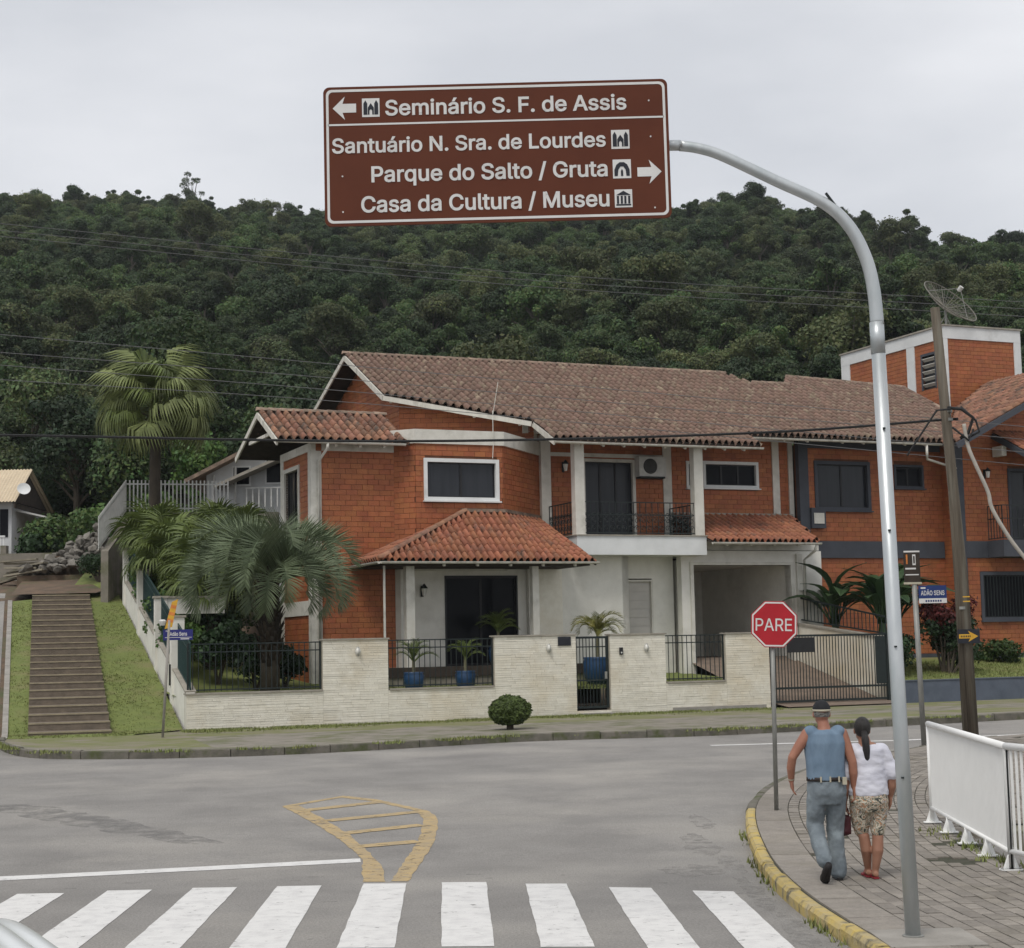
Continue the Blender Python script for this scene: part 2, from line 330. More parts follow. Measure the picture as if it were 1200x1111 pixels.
def glyphs(oe):
    """fill a text by the non-zero winding rule, so strokes that overlap leave no slits"""
    src = oe.to_curve(bpy.context.evaluated_depsgraph_get()); sp = []
    for q in src.splines:
        if q.type == 'BEZIER': pts = [(Vector(p.co), Vector(p.handle_left), Vector(p.handle_right)) for p in q.bezier_points]
        else: pts = [(Vector(p.co[:3]),)*3 for p in q.points]
        poly = []; n = len(pts)
        for i in range(n):
            a, c = pts[i], pts[(i+1) % n]; straight = (a[2]-a[0]).length < 1e-6 and (c[1]-c[0]).length < 1e-6
            for k in range(1 if straight else 5):
                t = k/5; poly.append(a[0]*(1-t)**3+a[2]*3*t*(1-t)**2+c[1]*3*t*t*(1-t)+c[0]*t**3)
        ded = [p for i, p in enumerate(poly) if (p-poly[i-1]).length > 1e-5]
        if len(ded) > 2: sp.append((ded, .5*sum(ded[i].x*ded[(i+1) % len(ded)].y-ded[(i+1) % len(ded)].x*ded[i].y for i in range(len(ded)))))
    oe.to_curve_clear(); P2 = []; E2 = []
    for poly, _ in sp:
        k = len(P2); n = len(poly); P2 += [Vector((p.x, p.y)) for p in poly]; E2 += [(k+a, k+(a+1) % n) for a in range(n)]
    v2, _, f2, *_r = delaunay_2d_cdt(P2, E2, [], 0, 1e-5)
    box_ = [(min(p.x for p in q), max(p.x for p in q), min(p.y for p in q), max(p.y for p in q), q) for q, _ in sp]
    def winding(x, y):
        w = 0
        for x0, x1, y0, y1, P in box_:
            if not (x0 <= x <= x1 and y0 <= y <= y1): continue
            for a, c in zip(P, P[1:]+P[:1]):
                if (a.y <= y) != (c.y <= y) and x < (c.x-a.x)*(y-a.y)/(c.y-a.y)+a.x: w += 1 if c.y > a.y else -1
        return w
    fs = [t for t in f2 if winding(sum(v2[i].x for i in t)/3, sum(v2[i].y for i in t)/3) != 0]; used = sorted({i for t in fs for i in t}); ix = {q: i for i, q in enumerate(used)}
    vs = [(v2[q].x, v2[q].y, 0) for q in used]; fs = [tuple(ix[i] for i in t) for t in fs]
    me = bpy.data.meshes.new('text'); me.from_pydata(vs, [], fs); return me
def text_mesh(txt, w=None, h=None, m='sign_white', bold=.0, depth=.0):
    """text as a mesh in the XZ plane facing -Y, origin at its lower left, scaled to width w / cap height h"""
    cu = bpy.data.curves.new('t', 'FONT'); cu.body = txt; cu.font = SIGN_FONT or cu.font; cu.offset = 0; cu.extrude = 0; cu.resolution_u = 4
    o = bpy.data.objects.new('t', cu); S.collection.objects.link(o)
    dg = bpy.context.evaluated_depsgraph_get(); me = glyphs(o.evaluated_get(dg))
    bpy.data.objects.remove(o)
    if bold:                                    # embolden: push the outline outwards
        bm = bmesh.new(); bm.from_mesh(me); sh = {}
        for e in bm.edges:
            if len(e.link_faces) != 1: continue
            a, c = e.verts; f = e.link_faces[0]; o3 = next(v for v in f.verts if v not in (a, c))
            t = (c.co-a.co).normalized(); n = Vector((t.y, -t.x, 0))
            if n.dot(o3.co-a.co) > 0: n = -n
            for v in (a, c): sh.setdefault(v, []).append(n)
        mv = {v: (sum(ns, Vector())/len(ns)) for v, ns in sh.items()}
        for v, n in mv.items():
            l2 = max(n.length, .35); v.co += n/l2*bold/max(l2, .6) if n.length > 1e-6 else Vector()
        bm.to_mesh(me); bm.free()
    xs = [v.co.x for v in me.vertices]; x0, x1 = min(xs), max(xs)
    if 'H' not in CAPH:
        CAPH['H'] = .73; c2 = bpy.data.curves.new('t', 'FONT'); c2.body = 'H'; c2.font = SIGN_FONT or c2.font; o2 = bpy.data.objects.new('t', c2); S.collection.objects.link(o2)
        m2 = bpy.data.meshes.new_from_object(o2.evaluated_get(bpy.context.evaluated_depsgraph_get())); CAPH['H'] = max(v.co.y for v in m2.vertices); bpy.data.objects.remove(o2)
    cap = CAPH['H']+bold
    sx = w/(x1-x0) if w else 1; sz = h/cap if h else sx
    if not w: sx = sz
    for v in me.vertices: v.co = Vector(((v.co.x-x0)*sx, -depth, v.co.y*sz))
    me.materials.clear(); me.materials.append(M[m]); me.update(); return me
# ------------------------------------------------------------------ lay of the land (metres)
TH = math.atan(830/1950.0)
OX, OY = -8.16, 41.52
U = Vector((cos(TH), sin(TH))); V = Vector((-sin(TH), cos(TH)))
HD = Vector((-sin(radians(16)), cos(radians(16))))          # direction of the side street, uphill
def road_z(y): return 0.0 if y < 18 else (min(y, 44)-18)*.0146
def hill_t(x, y): return (x-OX)*HD.x + (y-OY)*HD.y
def bank_z(x, y):
    t = hill_t(x, y); z = .36
    if t > 0: z += .235*min(t, 17)
    if t > 17: z += .11*min(t-17, 16)
    return z
PROF = [(78,6.2),(110,14),(150,28.5),(200,46),(250,62),(300,76),(345,84.5),(375,87),(430,80),(650,55)]
SKYL = [(-400,80),(-200,92),(-115,98),(-80,98.5),(-57,96),(0,96),(40,94.5),(50,97.5),(60,94),(75,89.5),(88,85.5),(98,79),(107,77),(117,81),(200,84),(400,70)]
def interp(T, x):
    if x <= T[0][0]: return T[0][1]
    for (a, p), (b, q) in zip(T, T[1:]):
        if x <= b: return p+(q-p)*(x-a)/(b-a)
    return T[-1][1]
def forest_z(x, y):
    k = interp(SKYL, x*370/max(y, 200))/95
    n = mnoise.noise((x*.018, y*.018, 3.1))*4 + mnoise.noise((x*.05, y*.05, 7))*1.6
    return interp(PROF, y)*(1+(k-1)*smooth01(120, 330, y)) + n*smooth01(85, 140, y)
def ground_z(x, y):
    u = (x-OX)*U.x+(y-OY)*U.y; v = (x-OX)*V.x+(y-OY)*V.y
    if y > 78: return forest_z(x, y)
    hl = bank_z(x, y); hr = .3 + smooth01(66, 84, y)*5.9
    wl = 1-smooth01(-.9, .5, u)
    z = hl*wl + hr*(1-wl)
    z = lerp(z, 6.2, smooth01(70, 78, y))
    if v < 0 and hill_t(x, y) < 0: z = road_z(y)
    if y < 60: z -= .14
    if 5.55 < x < 9.2 and 6 < y < 19.2: z = -1.5
    return z
def frange(a, b, n): return [a+(b-a)*i/n for i in range(n+1)]
gx = frange(-420,-60,18)+frange(-56,-32,6)+frange(-30,38,68)+frange(42,70,7)+frange(85,420,18)
gy = frange(-60,0,10)+frange(2,70,68)+frange(72,130,24)+frange(134,420,62)+frange(440,650,10)
b = MB(); nx = len(gx)
b.v = [(x, y, ground_z(x, y)) for y in gy for x in gx]
b.f = [(j*nx+i, j*nx+i+1, (j+1)*nx+i+1, (j+1)*nx+i) for j in range(len(gy)-1) for i in range(nx-1)]; b.r = [0]*len(b.f)
o = b.build('terrain', 'soil', None, True); tag(o, kind='structure'); o.data.materials.append(M['forest_floor'])
for p in o.data.polygons:
    if p.center.y > 78: p.material_index = 1

# road sheet
b = MB(); xs = frange(-70,4,37)+[5.4]+[9.4]+frange(11,70,30); ys = frange(-20,6,13)+frange(8,18,5)+[19.3]+frange(21,47,13)
for j in range(len(ys)-1):
    for i in range(len(xs)-1):
        if xs[i] >= 5.3 and xs[i+1] <= 9.5 and ys[j] >= 5.9 and ys[j+1] <= 19.4: continue
        b.quad(*[(x, y, road_z(y)) for x, y in ((xs[i],ys[j]),(xs[i+1],ys[j]),(xs[i+1],ys[j+1]),(xs[i],ys[j+1]))], 0)
road = tag(b.build('road', 'asphalt'), kind='structure')
def paint(name, pts, m, dz=.004, par=None):
    n = len(pts); bb = MB(); bb.add([(x, y, road_z(y)+dz) for x, y in pts], [tuple(range(n))], 0)
    me = bb.mesh(name, m)
    if me.polygons[0].normal.z < 0: me.flip_normals()
    return obj(name, me, par if par is not None else road)
def rough_edge(pts, amp, step):
    out = []
    for i in range(len(pts)):
        a, c = Vector(pts[i]), Vector(pts[(i+1) % len(pts)]); n = max(1, int((c-a).length/step))
        nrm = Vector(((c-a).y, -(c-a).x)).normalized() if (c-a).length else Vector((0,0))
        for k in range(n): out.append(tuple(a+(c-a)*k/n + nrm*random.uniform(-amp, amp)))
    return out
stripes = [[(-4.88,16.47),(-4.42,16.46),(-4.30,13.2),(-4.76,13.25)], [(-4.03,16.57),(-3.60,16.58),(-3.48,13.25),(-3.92,13.3)],
 [(-3.21,16.64),(-2.77,16.63),(-2.67,13.24),(-3.11,13.28)], [(-2.38,16.64),(-1.95,16.63),(-1.83,13.20),(-2.28,13.22)],
 [(-1.54,16.70),(-1.12,16.66),(-.98,13.15),(-1.43,13.18)], [(-.77,16.68),(-.33,16.64),(-.21,13.12),(-.62,13.15)],
 [(.05,16.47),(.45,16.42),(.56,13.02),(.15,13.05)], [(.84,16.13),(1.24,16.03),(1.35,12.8),(.96,12.86)], [(1.60,15.80),(1.97,15.70),(2.06,12.6),(1.68,12.66)]]
stripes += [[(x-5.70,y-.1) for x, y in stripes[2][:0]]]
for q in stripes:
    if q: paint('crosswalk_stripe', rough_edge(q, .005, .22), 'paint_white')
for k in (1, 2): paint('crosswalk_stripe', rough_edge([(x-.84*k, y-.12*k) for x, y in stripes[0]], .005, .22), 'paint_white')
paint('stop_line', rough_edge([(-9.5,16.6),(-5.42,17.78),(-1.75,18.62),(-1.72,18.33),(-5.36,17.46),(-9.4,16.25)], .008, .2), 'paint_white')
paint('edge_line', rough_edge([(3.9,33.72),(7.85,34.06),(10.56,35.05),(22,39.6),(22,39.75),(10.5,35.25),(7.8,34.26),(3.86,33.92)], .008, .3), 'paint_white')
# hatched triangle (worn yellow)
left = [(-3.38,24.1),(-2.72,22.16),(-2.2,20.44),(-1.87,19.2),(-1.72,18.5),(-1.56,16.82)]; leftin = [(-3.14,24.15),(-2.58,22.40),(-2.10,20.80),(-1.72,19.2),(-1.47,18.05),(-1.33,16.80)]
paint('hatch_border', rough_edge(left+leftin[::-1], .012, .15), 'paint_yellow')
rout = [(-1.26,23.19),(-1.09,22.46),(-1.03,21.43),(-1.00,19.65),(-1.06,18.28),(-1.11,16.81)]; rin = [(-1.40,23.05),(-1.27,22.35),(-1.20,20.86),(-1.20,19.68),(-1.26,18.0),(-1.28,16.84)]
paint('hatch_border', rough_edge(rout+rin[::-1], .012, .15), 'paint_yellow')
paint('hatch_border', rough_edge([(-3.38,24.1),(-2.63,25.40),(-2.10,24.80),(-1.26,23.19),(-1.36,23.1),(-2.14,24.56),(-2.62,25.12),(-3.2,24.15)], .01, .15), 'paint_yellow')
for (a, c) in (((-3.02,23.45),(-1.95,24.45)), ((-2.52,22.2),(-1.36,23.05)), ((-2.16,20.85),(-1.23,21.55)), ((-1.84,19.6),(-1.19,19.95))):
    d = Vector((c[0]-a[0], c[1]-a[1])).normalized(); n = Vector((-d.y, d.x))*.13
    paint('hatch_bar', rough_edge([(a[0]-n.x,a[1]-n.y),(c[0]-n.x,c[1]-n.y),(c[0]+n.x,c[1]+n.y),(a[0]+n.x,a[1]+n.y)], .012, .15), 'paint_yellow', .0065)
# repairs, dust and paint scuffs on the asphalt
paint('asphalt_patch', rough_edge([(-9.0,25.6),(-7.83,25.4),(-6.84,24.7),(-5.53,23.0),(-4.4,21.45),(-3.5,20.1),(-3.9,20.1),(-4.9,21.2),(-5.9,22.3),(-7.29,23.9),(-9.0,24.6)], .10, .25), 'asphalt_patch', .002)
for k in range(26):
    x, y = random.uniform(-4.8,1.9), random.uniform(16.7,17.3) if k % 2 else random.uniform(13,16.5); l_ = random.uniform(.08,.3)
    paint('paint_scuff', rough_edge([(x,y),(x+l_,y+.02),(x+l_*.9,y+.07),(x+.02,y+.06)], .015, .04), 'dust', .0025)
for (x, y, rx, ry) in ((2.15,15.6,.12,1.3),(2.2,13.6,.13,1.0),(2.2,17.6,.14,.8),(2.05,19.2,.22,1.1),(2.3,21.2,.15,1.0),(1.75,17.2,.35,.5)):
    paint('dust_patch', [(x+rx*cos(q*pi/14)*random.uniform(.55,1.15), y+ry*sin(q*pi/14)*random.uniform(.7,1.1)) for q in range(28)], 'dust', .003)

# ------------------------------------------------------------------ near pavement with kerb and pavers
def catmull(P, n):
    P = [Vector(p) for p in P]; out = []
    for i in range(len(P)-1):
        p0, p1, p2, p3 = P[max(i-1,0)], P[i], P[i+1], P[min(i+2,len(P)-1)]
        for k in range(n):
            t = k/n; out.append(.5*((2*p1)+(p2-p0)*t+(2*p0-5*p1+4*p2-p3)*t*t+(3*p1-p0-3*p2+p3)*t**3))
    out.append(P[-1]); return out
NK = catmull([(3.3,4),(2.75,9),(2.46,12.76),(2.36,14.6),(2.37,16.2),(2.47,17.8),(2.68,20.0),(2.95,21.9),(3.33,23.6),(3.85,25.3),(4.7,27.3),(5.7,28.8),(6.6,30),(7.6,31.4),(8.6,32.7),(10.5,34.0),(14,36),(22,39.2)], 8)
def arc(P):
    s = [0]
    for a, c in zip(P, P[1:]): s.append(s[-1]+(c-a).length)
    return s
NKS = arc(NK)
def along(P, Sx, s, off=0):
    s = max(0, min(Sx[-1]-1e-4, s)); i = next(k for k in range(len(Sx)-1) if Sx[k+1] > s)
    t = (s-Sx[i])/(Sx[i+1]-Sx[i]); p = P[i]+(P[i+1]-P[i])*t
    a, c = P[max(i-1,0)], P[min(i+2,len(P)-1)]; d = (c-a).normalized()
    return p+Vector((d.y, -d.x))*off, d
PAVE_R = [(5.30,4),(5.0,15.3),(4.72,15.75),(5.05,19.9),(9.4,19.95),(11,20.5),(22,30),(22,39)]
poly = [tuple(p) for p in NK]+[p for p in PAVE_R[::-1]]
def inpoly(x, y, P):
    c = False; j = len(P)-1
    for i in range(len(P)):
        if (P[i][1] > y) != (P[j][1] > y) and x < (P[j][0]-P[i][0])*(y-P[i][1])/(P[j][1]-P[i][1])+P[i][0]: c = not c
        j = i
    return c
inner = [along(NK, NKS, s_, .10)[0] for s_ in frange(.05, NKS[-1]-.05, 90)]
ring = [tuple(p) for p in inner]+PAVE_R[::-1]
bm = bmesh.new(); vs = [bm.verts.new((x, y, road_z(y)+.108)) for x, y in ring]
vb = [bm.verts.new((x, y, -1.6 if (4.9 < x < 9.5 and y < 21.2) else road_z(y)-.1)) for x, y in ring]
bm.faces.new(vs); n_ = len(vs)
for i in range(n_): bm.faces.new((vs[i], vb[i], vb[(i+1)%n_], vs[(i+1)%n_]))
bmesh.ops.triangulate(bm, faces=bm.faces[:]); bmesh.ops.recalc_face_normals(bm, faces=bm.faces[:])
me = bpy.data.meshes.new('near_pavement'); bm.to_mesh(me); me.materials.append(M['paver_joint'])
pave = tag(obj('near_pavement', me), kind='structure')
# channel walls end piece
b = MB(); b.box(5.08,9.35,19.25,19.88,-1.6,.09); tag(b.build('channel_headwall', 'concrete'), kind='structure')
kerb = tag(MB().box(2.60,2.62,3.9,3.92,-.1,.0).build('near_kerb', 'concrete'), kind='structure')
s_ = 0.3
while s_ < NKS[-1]-1.2:
    bb = MB(); l_ = random.uniform(.92,1.02); n = 4; W = .125
    dz = random.uniform(-.008,.008); yy = along(NK, NKS, s_)[0].y; jx = random.uniform(-.008,.008)
    prof = [(0+jx,-.08),(.004+jx,.085),(.03+jx,.118),(.10,.122),(.125,.112),(.125,-.08)]
    vs = []
    for k in range(n+1):
        for (o_, z_) in prof:
            p, d = along(NK, NKS, s_+.006+(l_-.012)*k/n, o_); vs.append((p.x, p.y, road_z(p.y)+z_+(dz if z_ > 0 else 0)))
    m_ = len(prof); fs = [(k*m_+i, (k+1)*m_+i, (k+1)*m_+i+1, k*m_+i+1) for k in range(n) for i in range(m_-1)]
    fs += [tuple(range(m_)), tuple(range(n*m_+m_-1, n*m_-1, -1))]
    bb.add(vs, fs); bb.build('kerb_stone', 'kerb_yellow' if yy < 21.6 else 'kerb_stone', kerb)
    s_ += l_
# smooth edging slabs beside the kerb
s_ = .4
while s_ < NKS[-1]-1.4:
    l_ = 1.0; q = []
    for (ds, o_) in ((.006,.135),(l_/2,.135),(l_-.006,.135),(l_-.006,.53),(l_/2,.53),(.006,.53)):
        p, d = along(NK, NKS, s_+ds, o_); q.append((p.x, p.y, road_z(p.y)+.09))
    MB().extr(q, (0,0,.034+random.uniform(-.002,.002))).build('paving_slab', 'paver', pave); s_ += l_
# pavers in rows parallel to the kerb
pav = []; row = 0; off = .54
while off < 7.5:
    s_ = .5 + (.13 if row % 2 else 0) + random.uniform(-.01,.01); pw = .128; pl = .265
    while s_ < NKS[-1]-1:
        p, d = along(NK, NKS, s_+pl/2, off+pw/2)
        q0, _ = along(NK, NKS, s_+.003, off+pw/2); q1, _ = along(NK, NKS, s_+pl-.003, off+pw/2); ln = (q1-q0).length
        gone = mnoise.noise((p.x*1.3, p.y*1.3, 5)) > .52
        if ln > .12 and inpoly(p.x, p.y, ring) and p.y > 8 and p.y < 33.5 and not gone and not (2.55 < p.x < 3.32 and 12.1 < p.y < 12.82):
            pav.append((p.x, p.y, ln, (q1-q0).normalized() if ln > 0 else d))
        s_ += pl
    off += pw+.007; row += 1
big = sorted([q for q in pav if q[1] > 11.6 and abs(q[0]/q[1]) < .312], key=lambda q: q[1])[:300]; bigset = set(id(q) for q in big)
rest = MB()
for q in pav:
    x, y, ln, d = q; z = road_z(y)+.124+random.uniform(-.004,.003)+mnoise.noise((x*.8,y*.8,2))*.006
    t1, t2 = random.uniform(-.008,.008), random.uniform(-.008,.008)
    ex = Vector((d.x, d.y, t1)); ey = Vector((-d.y, d.x, t2)); ez = Vector((0,0,1))
    if id(q) in bigset:
        obj('paver', bevel_unit('paver'), pave, mw=frame_mat((x,y,z-.02), ex*(ln-.006), Vector((0,0,-1))*.04, ey*.124))
    else:
        rest.obox((x,y,z-.02), ex*((ln-.006)/2), ey*.062, ez*.02)
tag(rest.build('pavers', 'paver', pave), kind='stuff')
# concrete footing round the sign post
MB().extr([(2.62,12.08,.10),(3.32,12.1,.10),(3.30,12.82,.10),(2.60,12.78,.10)], (0,0,.026)).build('footing', 'concrete_pale', pave)

# ------------------------------------------------------------------ far pavement, verge, bank with steps, side street
FK = [(-11.62,38.3),(-11.35,37.3),(-10.7,35.75),(-9.9,34.4),(-8.96,33.75),(-7.03,33.45),(-4.38,33.85),(-1.19,35.45),(-.12,36.0),(1.73,36.4),(4.34,36.75),(7.64,38.2),(12.16,40.2),(20,43.4)]
FK = catmull(FK, 4); FKS = arc(FK)
def hw(u, v): return Vector((OX, OY))+U*u+V*v
b = MB(); rows = 8; N = 60; grid = []
for i in range(N+1):
    p, d = along(FK, FKS, FKS[-1]*i/N, .14); tt = i/N
    if tt < .12: q = Vector(((-12.05),39.2)).lerp(Vector((-9.9,40.7)), tt/.12)
    elif tt < .25: q = Vector((-9.9,40.7)).lerp(hw(.0,.02), (tt-.12)/.13)
    else: q = hw((tt-.25)/.75*26.5, .02)
    for k in range(rows+1):
        s_ = k/rows; r_ = p.lerp(q, s_)
        z = lerp(road_z(p.y)+.145, max(.37, road_z(q.y)), s_) + mnoise.noise((r_.x*.7, r_.y*.7, 1))*.02*sin(pi*s_)
        grid.append((r_.x, r_.y, z))
fs = [(i*(rows+1)+k, (i+1)*(rows+1)+k, (i+1)*(rows+1)+k+1, i*(rows+1)+k+1) for i in range(N) for k in range(rows)]
b.add(grid, fs, 0); fp = tag(b.build('far_pavement', 'concrete', None, True), kind='structure')
fp.data.materials.append(M['verge'])
for pi_, p in enumerate(fp.data.polygons):
    k = pi_ % rows; i = pi_//rows
    if (i > 13 and k >= 5) or (i > 36 and 1 <= k < 3) or i <= 13 and k >= 1: p.material_index = 1
def far_z(x, y): return max(road_z(y)+.15, .37 if y > 40.5 else road_z(y)+.15)
fkerb = tag(MB().box(-11.5,-11.45,38.0,38.05,.1,.3).build('far_kerb', 'kerb_stone'), kind='structure')
s_ = .05
while s_ < FKS[-1]-1.1:
    l_ = random.uniform(.9,1.1); n = 3; prof = [(0,-.1),(.01,.13),(.04,.165),(.13,.17),(.15,.15),(.15,-.1)]; vs = []; dz = random.uniform(-.015,.012)
    for k in range(n+1):
        for o_, z_ in prof:
            p, d = along(FK, FKS, s_+.008+(l_-.016)*k/n, o_); vs.append((p.x, p.y, road_z(p.y)+z_+dz))
    m_ = len(prof); MB().add(vs, [(k*m_+i, (k+1)*m_+i, (k+1)*m_+i+1, k*m_+i+1) for k in range(n) for i in range(m_-1)]+[tuple(range(m_)), tuple(range(n*m_+m_-1, n*m_-1, -1))]).build('kerb_stone', 'kerb_stone', fkerb); s_ += l_
# grass bank
def bank_pt(t, s): # t metres uphill, s across from the street kerb (0) to the garden side wall (1)
    a = Vector((-11.62,38.3)).lerp(Vector((-16.75,55.6)), (t+2)/19.2); c = Vector((-9.6,39.0)).lerp(Vector((-8.25,41.55)), (t+2)/2.2) if t < .2 else Vector((-8.25,41.55)).lerp(Vector((-13.75,57.8)), (t-.2)/17)
    p = a.lerp(c, s); z = max(.385, .36+.235*max(0, hill_t(p.x, p.y)))+.02-.25*smooth01(-1.2,-2,t)
    return (p.x, p.y, z)
b = MB(); NT, NS = 44, 16; gp = [bank_pt(-2+19.2*i/NT, k/NS) for i in range(NT+1) for k in range(NS+1)]
gp = [(x, y, z+mnoise.noise((x*.9, y*.9, 4))*.04) for x, y, z in gp]
b.add(gp, [(i*(NS+1)+k, i*(NS+1)+k+1, (i+1)*(NS+1)+k+1, (i+1)*(NS+1)+k) for i in range(NT) for k in range(NS)], 0)
bank = tag(b.build('grass_bank', 'lawn', None, True), kind='structure')
# flight of steps
stairs = tag(thing('garden_steps', 'long flight of worn brown concrete steps climbing the grass bank', 'steps'))
A0, A1 = Vector((-11.57,39.75)), Vector((-16.32,56.43)); B0, B1 = Vector((-9.72,40.3)), Vector((-14.5,56.84)); NSTEP = 22
for i in range(NSTEP):
    t0, t1 = i/NSTEP, (i+1)/NSTEP; a, c = A0.lerp(A1, t0), A0.lerp(A1, t1); e, f = B0.lerp(B1, t0), B0.lerp(B1, t1)
    zt = lerp(.36, 4.36, (i+.75)/NSTEP)+random.uniform(-.012,.012); zb = zt-.45
    st = MB().extr([(a.x,a.y,zb),(e.x,e.y,zb),(f.x,f.y,zb),(c.x,c.y,zb)], (0,0,zt-zb)).build('step', 'step_tread', stairs)
    d = (c-a).normalized()
    MB().extr([(a.x-d.x*.015,a.y-d.y*.015,zt-.03),(e.x-d.x*.015,e.y-d.y*.015,zt-.03),(e.x+d.x*.07,e.y+d.y*.07,zt-.03),(a.x+d.x*.07,a.y+d.y*.07,zt-.03)], (0,0,.036)).build('nosing', 'step_edge', st)
# side street and its kerb
b = MB(); ss = []
for i in range(31):
    t = i/30; a = Vector((-11.68,37.6)).lerp(Vector((-22.6,74.5)), t); 
    for k in range(6):
        p = Vector((a.x-k*1.3, a.y-k*.25)); ss.append((p.x, p.y, max(road_z(p.y)+.006, bank_z(p.x, p.y)-.13 if hill_t(p.x,p.y) > 0 else 0)))
b.add(ss, [(i*6+k, (i+1)*6+k, (i+1)*6+k+1, i*6+k+1) for i in range(30) for k in range(5)], 0)
tag(b.build('side_street', 'asphalt', None, True), kind='structure')
skerb = tag(MB().box(-11.75,-11.7,38.2,38.25,.1,.4).build('side_street_kerb', 'kerb_stone'), kind='structure')
for i in range(18):
    a = bank_pt(-2+19.2*i/18+.01, 0); c = bank_pt(-2+19.2*(i+1)/18-.01, 0)
    MB().bar((a[0]-.07,a[1],a[2]-.09), (c[0]-.07,c[1],c[2]-.09), .14, .26).build('kerb_stone', 'concrete_pale', skerb)
# worn landing and dirt above the steps
b = MB(); b.add([(-17.0,56.3,4.36),(-14.2,56.6,4.38),(-13.6,60.4,5.05),(-18.0,61.0,5.05)], [(0,1,2,3)]); tag(b.build('dirt_path', 'soil'), kind='structure')
